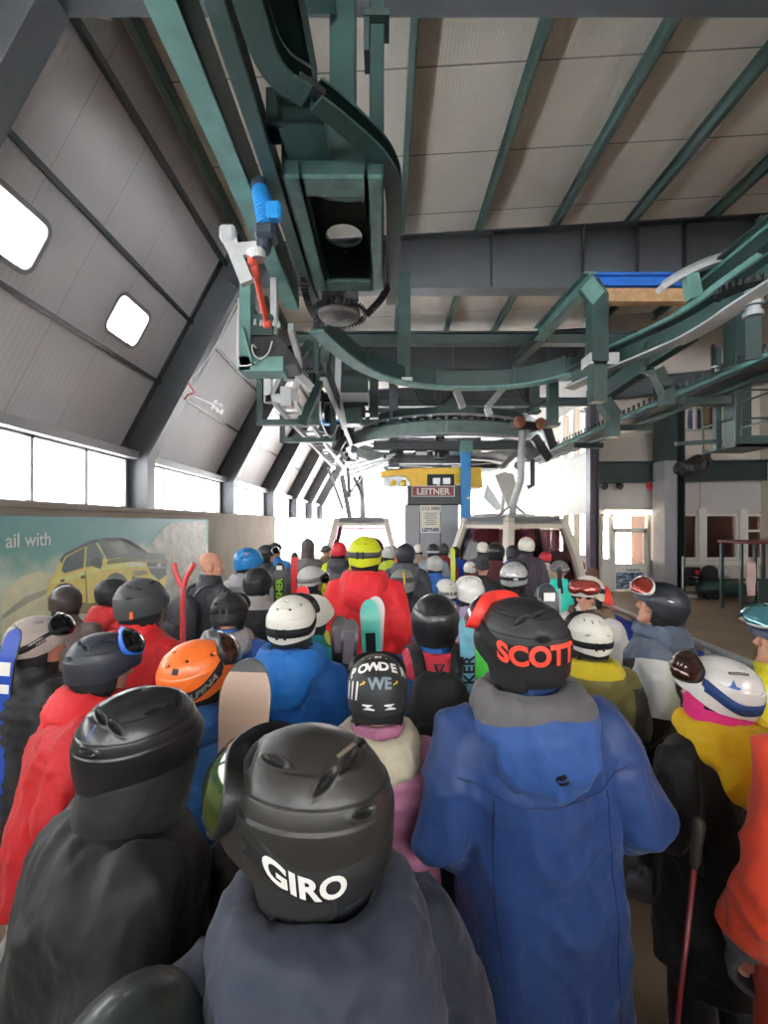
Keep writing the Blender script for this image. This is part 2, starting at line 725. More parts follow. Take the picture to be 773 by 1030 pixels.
def boot_mesh(s):
    k = ('b', s)
    if k in _GAR:
        return _GAR[k]
    mb = MB()
    x = s * .108
    mb.loft([[Vector((x + hw * math.cos(t), y, zc + hh * math.sin(t))) for t in [2 * PI * i / 14 for i in range(14)]]
             for y, hw, zc, hh in ((-.12, .035, .035, .045), (-.09, .05, .045, .065), (.04, .055, .05, .07), (.13, .055, .03, .05), (.19, .042, .01, .03))])
    mb.tube([(x, -.035, .04), (x, -.03, .15), (x, .0, .27), (x, .008, .31)], [.062, .064, .072, .068], 14)
    mb.bx((x - .042, -.13, -.04), (x + .042, .2, -.005))
    for z in (.12, .19, .25):
        mb.bar((x - .06, .05 + z * .1, z), (x + .06, .05 + z * .1, z), .02, .016)
    me = remesh(mb, .011, 2)
    me.name = 'ski_boot'
    _GAR[k] = me
    return me


def glove_mesh(pose, s):
    k = ('g', pose, s)
    if k in _GAR:
        return _GAR[k]
    mb = MB()
    sh, el, wr = POSE[pose]
    b, c = mir(el, s), mir(wr, s)
    hand_solids(mb, c, c - b, s, 1.3)
    mb.tube([b.lerp(c, .84), b.lerp(c, .97), c + (c - b).normalized() * .03], [.062, .058, .05], 14)
    me = remesh(mb, .0058, 3)
    me.name = 'glove'
    _GAR[k] = me
    return me


def hood_mesh(big=1.0, voxel=.012, seed=0):
    k = ('h', big, voxel, seed)
    if k in _GAR:
        return _GAR[k]
    mb = MB()
    pts, rs = [], []
    for i in range(33):
        th = math.radians(-158 + 316 * i / 32)
        c = (1 + math.cos(th)) / 2
        rad = .112 + .018 * c * big
        pts.append((rad * math.sin(th), -.012 - rad * math.cos(th), 1.515 - .02 * c))
        rs.append(.02 + .026 * c * big)
    mb.tube(pts, rs, 12)
    for dz in (-.035, -.07):
        mb.tube([(x * (1.05 + .12 * -dz / .07), y * 1.02 - .012 * -dz / .035 * (y < 0), z + dz * (.3 + .7 * (1 if y < 0 else 0))) for x, y, z in pts], [r * 1.02 for r in rs], 12)
    mb.ell((0, -.135 - .02 * big, 1.405 - .02 * big), (.125 * big, .055 * big, .1 * big), 12)
    me = remesh(mb, voxel, 7)
    wrinkle(me, .009, 9., None, seed + 2, 3.)
    me.name = 'hood'
    _GAR[k] = me
    return me


def gaiter_mesh():
    if 'n' in _GAR:
        return _GAR['n']
    mb = MB()
    mb.loft([ring((0, y, z), r, r, 20) for z, y, r in ((1.46, -.008, .08), (1.52, -.006, .076), (1.55, .004, .074), (1.575, .01, .072))])
    me = remesh(mb, .011, 3)
    wrinkle(me, .006, 16., None, 3, 3.)
    me.name = 'neck_gaiter'
    _GAR['n'] = me
    return me


# ---- helmets: centre at the origin, forehead to +Y, azimuth grows to the wearer's left
HA, HB, HCZ = .140, .115, .122


def hem(az):
    d = np.abs((np.degrees(az) + 180) % 360 - 180)
    return np.interp(d, [0, 42, 66, 85, 120, 180], [.012, .016, .052, .066, .072, .088])


def hpt(az, z, off=0.):
    """point on the shell at azimuth az (rad), height z, lifted by off"""
    if z >= 0:
        sl = min(z / HCZ, .9999)
        rho = math.cos(math.asin(sl)) ** .92
    else:
        rho = 1 - .1 * (min(-z, .16) / .1) ** 1.5
    x, y = -HB * rho * math.sin(az), HA * rho * math.cos(az)
    n = Vector((x / HB ** 2, y / HA ** 2, max(z, -.03) / HCZ ** 2)).normalized()
    return Vector((x, y, z)) + n * off


VENTS = {'free': [(180 - 22, 48, .022, .006, 20), (180 + 22, 48, .022, .006, -20), (128, 40, .02, .006, 40), (232, 40, .02, .006, -40), (35, 50, .024, .007, -30), (-35, 50, .024, .007, 30),
                  (150, 14, .016, .006, 0), (210, 14, .016, .006, 0), (75, 55, .02, .006, -10), (-75, 55, .02, .006, 10)],
         'round': [(160, 38, .009, .007, 0), (200, 38, .009, .007, 0), (120, 48, .009, .007, 0), (240, 48, .009, .007, 0), (60, 45, .009, .007, 0), (300, 45, .009, .007, 0), (180, 62, .009, .007, 0)],
         'slit': [(165, 52, .004, .016, 12), (195, 52, .004, .016, -12), (130, 58, .004, .016, 25), (230, 58, .004, .016, -25), (150, 12, .018, .004, 10), (210, 12, .018, .004, -10)],
         'none': []}
_SH = {}


def shell_mesh(vents='free', steps=((24, .0022), (48, .002)), hi=1, keel=0.):
    k = (vents, steps, hi, keel)
    if k in _SH:
        return _SH[k]
    na, ns = {0: (44, 22), 1: (92, 44), 2: (152, 76), 3: (300, 150)}[hi]
    az = np.linspace(0, 2 * PI, na, endpoint=False)
    nd = int(ns * .72)
    ss = np.concatenate([np.linspace(.995, 0, nd), np.linspace(0, -1, ns - nd + 1)[1:]])
    A, Sg = np.meshgrid(az, ss)
    el = np.where(Sg > 0, Sg * PI / 2, 0)
    z = np.where(Sg > 0, HCZ * np.sin(el), Sg * hem(A))
    rho = np.where(Sg > 0, np.cos(el) ** .92, 1 - .1 * (np.clip(-z, 0, .2) / .1) ** 1.5)
    x, y = -HB * rho * np.sin(A), HA * rho * np.cos(A)
    n = np.stack([x / HB ** 2, y / HA ** 2, np.maximum(z, -.03) / HCZ ** 2], -1)
    n /= np.linalg.norm(n, axis=-1, keepdims=True)
    d = np.zeros_like(z)
    deg = np.degrees(el)
    for e0, h in steps:                                     # stepped shell layers
        wob = e0 + 7 * np.cos(A)
        d += h * sstep(wob - 1.2, wob + 1.2, deg) * -1 + h
    df = np.abs((np.degrees(A) + 180) % 360 - 180)
    d += .011 * (1 - sstep(40, 68, df)) * (1 - sstep(.004, .04, z))      # brim
    d += keel * np.exp(-((np.minimum(df, 180 - df)) / 16) ** 2) * sstep(.02, .1, z)
    msk = np.zeros(z.shape, bool)
    u = np.stack([-np.cos(el) * np.sin(A), np.cos(el) * np.cos(A), np.sin(el)], -1)
    for a0, e0, lu, lv, rot in VENTS[vents]:
        a0, e0, rot = math.radians(a0), math.radians(e0), math.radians(rot)
        c = np.array([-math.cos(e0) * math.sin(a0), math.cos(e0) * math.cos(a0), math.sin(e0)])
        ta = np.array([-math.cos(a0), -math.sin(a0), 0])
        te = np.cross(c, ta) * -1
        te = te if te[2] > 0 else -te
        pu, pv = ((u - c) @ ta) * .125, ((u - c) @ te) * .125
        cr, sr = math.cos(rot), math.sin(rot)
        q = ((pu * cr + pv * sr) / lu) ** 2 + ((-pu * sr + pv * cr) / lv) ** 2
        ins = (q < .8) & (Sg > -.2)
        msk |= ins
        d += (-.009 * (1 - sstep(.55, 1.35, np.sqrt(q))) + .0014 * np.exp(-((np.sqrt(q) - 1.5) / .25) ** 2)) * (Sg > -.2)
    co = np.stack([x, y, z], -1) + n * d[..., None]
    rows = [co[i] for i in range(len(ss))]
    lip = co[-1] - n[-1] * .012
    inner = co[-1] - n[-1] * .013 + np.array([0, 0, .03])
    rows += [lip, inner]
    V = np.concatenate(rows).tolist()
    fs, mi = [], []
    for i in range(len(rows) - 1):
        for j in range(na):
            j2 = (j + 1) % na
            fs.append((i * na + j, i * na + j2, (i + 1) * na + j2, (i + 1) * na + j))
            mi.append(1 if i >= len(ss) - 1 or (i < len(ss) - 1 and (int(msk[i, j]) + int(msk[i, j2]) + int(msk[i + 1, j]) + int(msk[i + 1, j2])) >= 3) else 0)
    fs.append(tuple(range(na)))
    mi.append(0)
    me = bpy.data.meshes.new('helmet')
    me.from_pydata(V, [], fs)
    bm = bmesh.new()
    bm.from_mesh(me)
    bmesh.ops.recalc_face_normals(bm, faces=bm.faces)
    bm.to_mesh(me)
    bm.free()
    me.materials.append(None)
    me.materials.append(None)
    me.polygons.foreach_set('material_index', mi)
    me.polygons.foreach_set('use_smooth', [True] * len(fs))
    if hi:
        try:
            me.set_sharp_from_angle(angle=math.radians(50))
        except Exception:
            pass
    _SH[k] = me
    return me


def hpatch(mb, a0, a1, zf, half, off, th=.004, n=40, mi=0, rows=3):
    """band or panel on the shell from azimuth a0 to a1 (deg); zf(az)->centre height; half width; lifted by off"""
    m = rows + 2
    V = []
    for i in range(n + 1):
        a = math.radians(a0 + (a1 - a0) * i / n)
        zc = zf(a)
        h = half(a) if callable(half) else half
        for r in range(m):
            t = -1 + 2 * (min(max(r - 1, 0), rows - 1)) / (rows - 1)
            o = off if 0 < r < m - 1 else off - th
            V.append(hpt(a, min(zc + h * t, HCZ * .985), o))
    fs = []
    for i in range(n):
        for r in range(m - 1):
            fs.append((i * m + r, (i + 1) * m + r, (i + 1) * m + r + 1, i * m + r + 1))
    fs.append(tuple(range(m)))
    fs.append(tuple(n * m + r for r in range(m))[::-1])
    mb.add(V, fs, mi)


def htext(mb, body, size, a0, z0, off, bold=.0, mi=0, zf=None, shear=0., spacing=1., arc=0.):
    """lettering that follows the shell, centred on azimuth a0 and height z0"""
    vs, fs = text_mb(body, size, bold, .005, 'CENTER', shear, spacing)
    V = []
    for x, y in vs:
        a = math.radians(a0) + x / .128
        y2 = y - size * .34 - arc * x * x
        V.append(hpt(a, (zf(a) if zf else z0) + y2, off))
    mb.add(V, fs, mi)


def hsticker(mb, a0, el0, pts, off, mi=0):
    """flat sticker outline [(x, y)] metres laid on the dome around (azimuth, elevation)"""
    a0, e0 = math.radians(a0), math.radians(el0)
    c = hpt(a0, HCZ * math.sin(e0), 0)
    n = Vector((c.x / HB ** 2, c.y / HA ** 2, c.z / HCZ ** 2)).normalized()
    ta = Vector((-math.cos(a0), -math.sin(a0), 0))
    ta = (ta - n * ta.dot(n)).normalized()
    te = n.cross(ta)
    if te.z < 0:
        te = -te

    def pr(x, y):
        p = c + ta * x + te * y
        q = Vector((p.x / HA * 1.0, p.y / HA, p.z / HA))
        a = math.atan2(-p.x / HB, p.y / HA)
        r = math.hypot(p.x / HB, p.y / HA)
        e = math.atan2(p.z / HCZ, r)
        if e < 0:
            return hpt(a, p.z, off)
        return hpt(a, HCZ * math.sin(e), off)
    k = len(pts)
    cx, cy = sum(p[0] for p in pts) / k, sum(p[1] for p in pts) / k
    V = [pr(cx, cy)] + [pr(cx + (x - cx) * .5, cy + (y - cy) * .5) for x, y in pts] + [pr(x, y) for x, y in pts]
    fs = []
    for i in range(k):
        j = (i + 1) % k
        fs.append((0, 1 + i, 1 + j))
        fs.append((1 + i, 1 + k + i, 1 + k + j, 1 + j))
    mb.add(V, fs, mi)


def hsttext(mb, body, size, a0, el0, off, bold=0., mi=0, rot=0.):
    """short word laid on the dome"""
    vs, fs = text_mb(body, size, bold, .006, 'CENTER')
    a0r, e0 = math.radians(a0), math.radians(el0)
    c = hpt(a0r, HCZ * math.sin(e0), 0)
    n = Vector((c.x / HB ** 2, c.y / HA ** 2, c.z / HCZ ** 2)).normalized()
    ta = Vector((-math.cos(a0r), -math.sin(a0r), 0))
    ta = (ta - n * ta.dot(n)).normalized()
    te = n.cross(ta)
    if te.z < 0:
        te = -te
    cr, sr = math.cos(math.radians(rot)), math.sin(math.radians(rot))
    V = []
    for x, y in vs:
        y -= size * .34
        x, y = x * cr - y * sr, x * sr + y * cr
        p = c + ta * x + te * y
        a = math.atan2(-p.x / HB, p.y / HA)
        e = math.atan2(p.z / HCZ, math.hypot(p.x / HB, p.y / HA))
        V.append(hpt(a, p.z if e < 0 else HCZ * math.sin(e), off))
    mb.add(V, fs, mi)


PAD = {}


def pad_mesh():
    if 'p' in PAD:
        return PAD['p']
    mb = MB()
    for s in (1, -1):
        hpatch(mb, 62 * s, 128 * s, lambda a: -.088, lambda a: .05 - .016 * ((abs(math.degrees(a)) - 95) / 33) ** 2, -.006, .018, 14, 0, 5)
    hpatch(mb, 124, 236, lambda a: -.088, .026, -.008, .014, 20, 0, 3)
    for s in (1, -1):
        mb.tube([(s * .098, .02, -.12), (s * .075, .045, -.145), (s * .03, .07, -.163), (0, .074, -.166)], .006, 6)
    me = mb.mesh('ear_pads', [None], True)
    PAD['p'] = me
    return me


def goggles(root_obj, frame_m, lens_m, M, gz=.052, strap_m=None, zb=-.015, sw=.019, txt=None, foam=None, az=60, gh=.044, push=0.):
    """ski goggles worn on the shell: frame (part) with lens and strap (sub-parts)"""
    per = []
    n = 44
    for i in range(n):
        t = 2 * PI * i / n
        ct, st = math.cos(t), math.sin(t)
        a = az * math.copysign(abs(ct) ** .62, ct)
        z = gh * math.copysign(abs(st) ** .7, st)
        if st < 0:
            z += .016 * math.exp(-(a / 11) ** 2)
        per.append((math.radians(a), gz + z))

    def gp(a, z, o):
        zz = min(z, HCZ * .9)
        return hpt(a, zz, o) + Vector((0, push, 0))
    mb = MB()
    L0 = [gp(a, z, -.004) for a, z in per]
    L1 = [gp(a, z, .03) for a, z in per]
    L2 = [gp(a * .96, gz + (z - gz) * .93, .034) for a, z in per]
    L3 = [gp(a * .93, gz + (z - gz) * .86, .028) for a, z in per]
    V = L0 + L1 + L2 + L3
    fs = []
    for r in range(3):
        for i in range(n):
            j = (i + 1) % n
            fs.append((r * n + i, r * n + j, (r + 1) * n + j, (r + 1) * n + i))
    mb.add(V, fs)
    g = mb.build('goggles', frame_m, root_obj, True)
    g.matrix_local = M
    lb = MB()
    V, fs = [gp(0, gz, .046)], []
    for r, o in ((.35, .045), (.7, .04), (.945, .031)):
        V += [gp(a * r, gz + (z - gz) * r, o) for a, z in per]
    for i in range(n):
        j = (i + 1) % n
        fs.append((0, 1 + i, 1 + j))
        for r in range(2):
            fs.append((1 + r * n + i, 1 + (r + 1) * n + i, 1 + (r + 1) * n + j, 1 + r * n + j))
    lb.add(V, fs)
    lb.build('lens', lens_m, g, True)
    if strap_m:
        sb = MB()
        zf = lambda a: gz * .55 + (zb - gz * .55) * sstep(52, 118, abs((math.degrees(a) + 180) % 360 - 180))
        hpatch(sb, az - 4, 360 - az + 4, zf, sw, .0065, .007, 60, 0, 3)
        mats = [strap_m]
        if txt:
            for (s, size, a0, m, bold) in txt:
                mats.append(m)
                htext(sb, s, size, a0, 0, .0085, bold, len(mats) - 1, zf)
        sb.build('strap', mats, g, True)
        for a0 in ((180 - 9, 180 + 9) if sw < .022 else ()):
            cb = MB()
            a = math.radians(a0)
            p, q = hpt(a, zf(a) - sw - .004, .012), hpt(a, zf(a) + sw + .004, .012)
            cb.bar(p, q, .012, .005, hpt(a, zf(a), 1))
            cb.build('strap_clip', frame_m, g)
    return g


def helmet(root, M, col, vents='free', steps=((24, .0022), (48, .002)), hi=1, keel=0., pad=None, dark=None, extra=None, sc=1.0):
    """hard shell (part) with its soft ear pads; extra(mb)->mats adds decals in the shell's own mesh"""
    me = shell_mesh(vents, tuple(steps), hi, keel)
    if extra:
        me = me.copy()
        mb = MB()
        mats = extra(mb)
        bm = bmesh.new()
        bm.from_mesh(me)
        vv = [bm.verts.new(p) for p in mb.v]
        for q, k in zip(mb.f, mb.m):
            try:
                f = bm.faces.new([vv[i] for i in q])
                f.material_index = 2 + k
                f.smooth = True
            except ValueError:
                pass
        bm.to_mesh(me)
        bm.free()
        for m in mats:
            me.materials.append(m)
    o = bpy.data.objects.new('helmet', me)
    COL.objects.link(o)
    o.parent = root
    o.matrix_local = M
    for i, m in ((0, col), (1, dark or mat('vent_black', (.008, .008, .009), .8))):
        o.material_slots[i].link = 'OBJECT'
        o.material_slots[i].material = m
    p = bpy.data.objects.new('ear_pads', pad_mesh())
    COL.objects.link(p)
    p.parent = o
    p.material_slots[0].link = 'OBJECT'
    p.material_slots[0].material = pad or mat('pad_black', (.012, .012, .014), .85)
    return o


def tall_collar(root, m, z0=1.47, z1=1.575, r0=.115, r1=.125, tilt=.03):
    mb = MB()
    n, V, fs = 36, [], []
    prof = [(r0, 0), (r0 + .006, .3), (r1, .9), (r1 - .004, 1.0), (r1 - .014, .98), (r1 - .018, .7), (r0 - .02, 0)]
    for r, t in prof:
        for i in range(n):
            a = 2 * PI * i / n
            wv = 1 + .03 * math.sin(3 * a + 1) * t
            V.append(Vector((r * wv * math.sin(a), -.012 + r * wv * math.cos(a), z0 + (z1 - z0) * t + tilt * math.cos(a) * t - .03 * (1 - t))))
    for k in range(len(prof) - 1):
        for i in range(n):
            j = (i + 1) % n
            fs.append((k * n + i, k * n + j, (k + 1) * n + j, (k + 1) * n + i))
    mb.add(V, fs)
    return mb.build('collar', m, root, True)


def part_of(root, me, name, m):
    o = bpy.data.objects.new(name, me)
    COL.objects.link(o)
    o.parent = root
    if not me.materials:
        me.materials.append(None)
    o.material_slots[0].link = 'OBJECT'
    o.material_slots[0].material = m
    return o


SKIN = mat('skin', lin((205, 150, 125)), .55, var=.06, vscale=14)
PEOPLE = []


def person(label, cx, cy, w, jacket, yaw=0., pitch=0., roll=0., byaw=None, pose='front', style='shell', vox=.02, seed=0, hood=None, hoodbig=1., gaiter=None,
           hm=None, gg=None, head=None, trousers=None, gloves=None, hi_body=False, collar=1.54, Y=None, skin=None, face=False, cat='person', long=.72, bulk=1., lean=0., dY=0., side=0.):
    """a skier in the queue. cx, cy, w: where the photo shows the centre and width of the headgear; the depth follows from that width"""
    if Y is None:
        Y = 1.229 / (w / 109. + (cy - CY) / 769.)
    Y += dY
    byaw = yaw * .45 if byaw is None else byaw
    hd = P(cx, cy, Y)
    Rb = Matrix.Rotation(math.radians(byaw), 3, 'Z') @ Matrix.Rotation(math.radians(side), 3, 'Y') @ Matrix.Rotation(math.radians(-lean), 3, 'X')
    Rh = head_matrix(yaw - byaw, pitch, roll)
    hc_loc = PIV + Rh @ (HC + Vector((0, -.005, .005)) - PIV)
    off = Rb @ hc_loc
    s = hd.z / (off.z + .04)
    me = posed_body(pose, hi_body, yaw - byaw, pitch, roll)
    me.materials.append(skin or SKIN)
    r = bpy.data.objects.new('person', me)
    COL.objects.link(r)
    r.location = (hd.x - off.x * s, hd.y - off.y * s, .04 * s)
    r.rotation_euler = Rb.to_euler()
    r.scale = (s, s, s)
    mark(r, label, cat, 'skiers queueing for the lift')
    PEOPLE.append((r, s, Y))
    part_of(r, jacket_mesh(style, pose, vox, seed, collar, long, bulk), 'jacket', jacket)
    part_of(r, trouser_mesh(), 'trousers', trousers or TROU[len(PEOPLE) % len(TROU)])
    for k in (-1, 1):
        part_of(r, boot_mesh(k), 'ski_boot', BOOTM[len(PEOPLE) % len(BOOTM)])
        part_of(r, glove_mesh(pose, k), 'glove', gloves or GLOV[len(PEOPLE) % len(GLOV)])
    if hood:
        part_of(r, hood_mesh(hoodbig, .0085 if vox < .013 else .013, seed), 'hood', hood)
    if gaiter:
        part_of(r, gaiter_mesh(), 'neck_gaiter', gaiter)
    M = Matrix.Translation(PIV) @ Rh.to_4x4() @ Matrix.Translation(HC - PIV)
    if hm:
        helmet(r, M, **hm)
    if gg:
        goggles(r, M=M, **gg)
    if head:
        head(r, M)
    if face:
        for k in (-1, 1):
            e = MB().ell((k * .031, .0815, EYE - HC.z), (.0125, .0125, .0115), 8).xform(Matrix.Identity(4)).build('eye', mat('eye', (.7, .68, .65), .2, var=0), r, True)
            e.matrix_local = M
            i_ = MB().ell((k * .031, .0905, EYE - HC.z), (.0058, .004, .0058), 6).build('iris', mat('iris', (.02, .015, .01), .2, var=0), e, True)
    return r


def backpack(p, m, m2, label, big=1., group=None, lift=0.):
    """daypack on a skier's back: its own thing, with straps, lid and pocket"""
    r = empty('backpack', p.location, label, 'backpack', group)
    r.rotation_euler, r.scale = p.rotation_euler, p.scale
    r.location.z += lift
    r.location += p.rotation_euler.to_matrix() @ Vector((0, -.025, 0))
    off = .04

    def rr(z, cy, hx, hy):
        return ring((0, cy, z), hx * big, hy * big, 24, 3.2)
    b = MB()
    b.loft([rr(.93, -.235, .1, .05), (rr(.95, -.24, .13, .075)), rr(1.05, -.255, .15, .09), rr(1.2, -.25, .15, .085), rr(1.33, -.235, .135, .07), rr(1.40, -.225, .1, .05), rr(1.415, -.22, .06, .03)])
    me = b.mesh('bag', [m])
    me2 = tmp_eval(me, [('SUBSURF', dict(levels=1, render_levels=1))])
    wrinkle(me2, .01, 9., None, 4, 3.)
    me2.polygons.foreach_set('use_smooth', [True] * len(me2.polygons))
    part = bpy.data.objects.new('bag', me2)
    COL.objects.link(part)
    part.parent = r
    q = MB()
    q.loft([rr(.99, -.34, .08, .015), rr(1.0, -.345, .105, .03), rr(1.1, -.35, .11, .034), rr(1.17, -.345, .1, .026), rr(1.18, -.34, .08, .012)])
    q.build('pocket', m2, r, True)
    l = MB()
    l.bar((-.1 * big, -.325, 1.235), (.1 * big, -.325, 1.235), .012, .012)
    l.build('zip', m2, r)
    l = MB()
    l.tube([(0, -.23, 1.41), (-.02, -.24, 1.455), (.02, -.24, 1.455), (0, -.23, 1.41)], .006, 6)
    l.build('hang_loop', m2, r)
    for s in (-1, 1):
        t = MB()
        t.sweep([(s * .075, -.19, 1.385), (s * .09, -.13, 1.45), (s * .105, -.04, 1.478), (s * .115, .06, 1.44), (s * .13, .13, 1.34), (s * .15, .155, 1.2), (s * .19, .11, 1.06), (s * .2, -.08, 1.0), (s * .13, -.2, .98)],
                [(-.028, -.004), (.028, -.004), (.028, .012), (-.028, .012)], (0, -.2, 1))
        t.build('strap', m, r, True)
    return r


def decal(obj, pts, m, name, off=.004, y0=-1.):
    """small flat emblem wrapped on the back of a garment; pts [(x, z)] in body metres"""
    from mathutils.bvhtree import BVHTree
    me = obj.data
    bv = BVHTree.FromPolygons([v.co for v in me.vertices], [tuple(p.vertices) for p in me.polygons])

    def pr(x, z):
        h_ = bv.ray_cast(Vector((x, y0, z)), Vector((0, 1, 0)))
        return (h_[0] + h_[1] * off) if h_[0] is not None else Vector((x, -.1, z))
    mb = MB()
    for loop in pts:
        k = len(loop)
        cx_, cz_ = sum(p[0] for p in loop) / k, sum(p[1] for p in loop) / k
        V = [pr(cx_, cz_)] + [pr(*p) for p in loop]
        mb.add(V, [(0, 1 + i, 1 + (i + 1) % k) for i in range(k)])
    return mb.build(name, m, obj, True)


def seam(obj, path, m, r=.0022, y0=-1.):
    from mathutils.bvhtree import BVHTree
    me = obj.data
    bv = BVHTree.FromPolygons([v.co for v in me.vertices], [tuple(p.vertices) for p in me.polygons])
    out = []
    for a, b in zip(path[:-1], path[1:]):
        for i in range(14):
            t = i / 14
            h_ = bv.ray_cast(Vector((a[0] + (b[0] - a[0]) * t, y0, a[1] + (b[1] - a[1]) * t)), Vector((0, 1, 0)))
            if h_[0] is not None:
                out.append(h_[0])
    if len(out) > 3:
        MB().tube(out, r, 6).build('seam', m, obj, True)


def piece(r, name):
    return [c for c in r.children if c.name.split('.')[0] == name][0]
# ------------------------------------------------------------------ the hall
FRAME_Y = [4.02 + 5.13 * k for k in range(-2, 7)]
YEND = FRAME_Y[-1] + .2
YBACK = -8.5


def ribbed(name, c, pitch, axis='Y', bump=.6, rough=.55, joint=0., jw=.012, jaxis='Y'):
    """sheet cladding: fine ribs (bump) and dark joints at a fixed pitch"""
    m, nt, b = new_mat(name)
    L = nt.links
    tc = N(nt, 'ShaderNodeTexCoord')
    nz = N(nt, 'ShaderNodeTexNoise', Scale=.9, Detail=6.)
    L.new(tc.outputs['Object'], nz.inputs['Vector'])
    rp = N(nt, 'ShaderNodeValToRGB')
    rp.color_ramp.elements[0].position, rp.color_ramp.elements[1].position = .25, .75
    rp.color_ramp.elements[0].color = (*[v * .9 for v in c], 1)
    rp.color_ramp.elements[1].color = (*[v * 1.06 for v in c], 1)
    L.new(nz.outputs['Fac'], rp.inputs['Fac'])
    col = rp.outputs['Color']
    sp = N(nt, 'ShaderNodeSeparateXYZ')
    L.new(tc.outputs['Object'], sp.inputs[0])
    if joint:
        a = N(nt, 'ShaderNodeMath', operation='MODULO')
        d = N(nt, 'ShaderNodeMath', operation='ADD')
        d.inputs[1].default_value = 100 * joint
        L.new(sp.outputs[jaxis], d.inputs[0])
        L.new(d.outputs[0], a.inputs[0])
        a.inputs[1].default_value = joint
        lt = N(nt, 'ShaderNodeMath', operation='LESS_THAN')
        L.new(a.outputs[0], lt.inputs[0])
        lt.inputs[1].default_value = jw
        mx = N(nt, 'ShaderNodeMix', data_type='RGBA')
        L.new(lt.outputs[0], mx.inputs[0])
        L.new(col, mx.inputs[6])
        mx.inputs[7].default_value = (*[v * .3 for v in c], 1)
        col = mx.outputs[2]
    L.new(col, b.inputs['Base Color'])
    b.inputs['Roughness'].default_value = rough
    sn = N(nt, 'ShaderNodeMath', operation='SINE')
    mu = N(nt, 'ShaderNodeMath', operation='MULTIPLY')
    mu.inputs[1].default_value = 2 * PI / pitch
    L.new(sp.outputs[axis], mu.inputs[0])
    L.new(mu.outputs[0], sn.inputs[0])
    bp = N(nt, 'ShaderNodeBump', Strength=bump, Distance=.012)
    L.new(sn.outputs[0], bp.inputs['Height'])
    L.new(bp.outputs['Normal'], b.inputs['Normal'])
    MATS[name] = m
    return m


M_CLAD = ribbed('grey_cladding', lin((214, 210, 214)), .09, 'Y', .1, .5, 1.0, .006)
M_ROOF = ribbed('roof_panel', lin((236, 230, 220)), .05, 'X', .12, .6, 1.42, .022)
M_STEELD = mat('dark_frame_steel', lin((66, 69, 73)), .5, var=.15, vscale=1.5)
M_GREEN = mat('terminal_green', lin((33, 56, 53)), .42, var=.22, vscale=4., bump=.15, bscale=60)
M_TEAL = mat('pale_teal', lin((92, 132, 126)), .5, var=.25, vscale=5.)  # lighter teal, tone broken by soft noise
M_GREEND = mat('dark_green_steel', lin((38, 54, 52)), .45, var=.2, vscale=3.)
M_GALV = mat('galvanised', lin((176, 180, 182)), .38, .6, var=.15, vscale=12)
M_SILV = mat('pale_grey_steel', lin((188, 190, 190)), .45, .2, var=.1, vscale=8)
M_BLACK = mat('black_iron', lin((36, 36, 38)), .5, .3, var=.25, vscale=8)
M_RUB = mat('rubber', lin((30, 30, 31)), .8, var=.2, vscale=9)
M_CONC = mat('concrete', lin((150, 138, 126)), .85, var=.14, vscale=1.2, bump=.3, bscale=20)
M_WHITE = mat('white_paint', lin((225, 223, 216)), .55, var=.05, vscale=2.)
M_PLAST = mat('plaster', lin((196, 186, 176)), .8, var=.1, vscale=.8)
M_FRAMEW = mat('white_window_frame', lin((215, 212, 205)), .4, var=.04)
M_FRAMEG = mat('grey_window_frame', lin((150, 148, 150)), .45, var=.05)
M_GLASS = glass_mat('window_glass', (.97, .98, .98), .1)
M_DGLASS = glass_mat('tinted_glass', (.5, .46, .45), .2)
M_RED = mat('signal_red', lin((196, 38, 44)), .4, var=.08)
M_BLUE = mat('blue_paint', lin((28, 128, 196)), .45, var=.12, vscale=4.)
M_YEL = mat('machine_yellow', lin((243, 190, 26)), .4, var=.1, vscale=4.)
M_FLOOR = mat('floor_concrete', lin((132, 112, 92)), .75, var=.22, vscale=.9, bump=.2, bscale=14)

# floor, outside snow
struct(MB().bx((-5.3, YBACK - 1, -.2), (12, YEND, 0)).build('floor', M_FLOOR))
o = struct(MB().bx((-140, -140, -.6), (140, 160, -.21)).build('ground', mat('snow', (.86, .88, .92), .9, var=.04, vscale=.05, bump=.3, bscale=1.)))

# left wall: concrete dado with ledge, strip windows, raking cladding
struct(MB().bx((-5.25, YBACK, 0), (-4.75, FRAME_Y[5], 2.30)).bx((-5.4, YBACK, 2.30), (-4.70, FRAME_Y[5], 2.38), bev=.01).build('wall_left', M_CONC))
D = Vector((1.94, 0, 3.63)).normalized()


def lp(y, z, off=0.):
    """point on the raking cladding plane, off metres into the hall"""
    return Vector((-5.27 + (z - 3.73) * 1.94 / 3.63 + off * D.z, y, z - off * D.x))


rows = [(3.52, 4.96), (4.98, 6.19), (6.21, 7.95)]
WIN = [(2.35, 3.25), (4.72, 5.62), (7.1, 8.0)]
wz0, wz1, rad = 5.2, 5.8, .14
mb = MB()


def slab(mb, y0, y1, z0, z1):
    a = [lp(y0, z0), lp(y1, z0), lp(y1, z1), lp(y0, z1)]
    b = [lp(y0, z0, -.12), lp(y1, z0, -.12), lp(y1, z1, -.12), lp(y0, z1, -.12)]
    mb.add(a + b, [(0, 1, 2, 3), (7, 6, 5, 4), (0, 4, 5, 1), (1, 5, 6, 2), (2, 6, 7, 3), (3, 7, 4, 0)])


def rrect(y0, y1, z0, z1, r, n=7):
    out = []
    for cy_, cz_, a0 in ((y1 - r, z1 - r, 0), (y0 + r, z1 - r, 90), (y0 + r, z0 + r, 180), (y1 - r, z0 + r, 270)):
        for i in range(n):
            t = math.radians(a0 + 90 * i / (n - 1))
            out.append((cy_ + r * math.cos(t), cz_ + r * math.sin(t)))
    return out


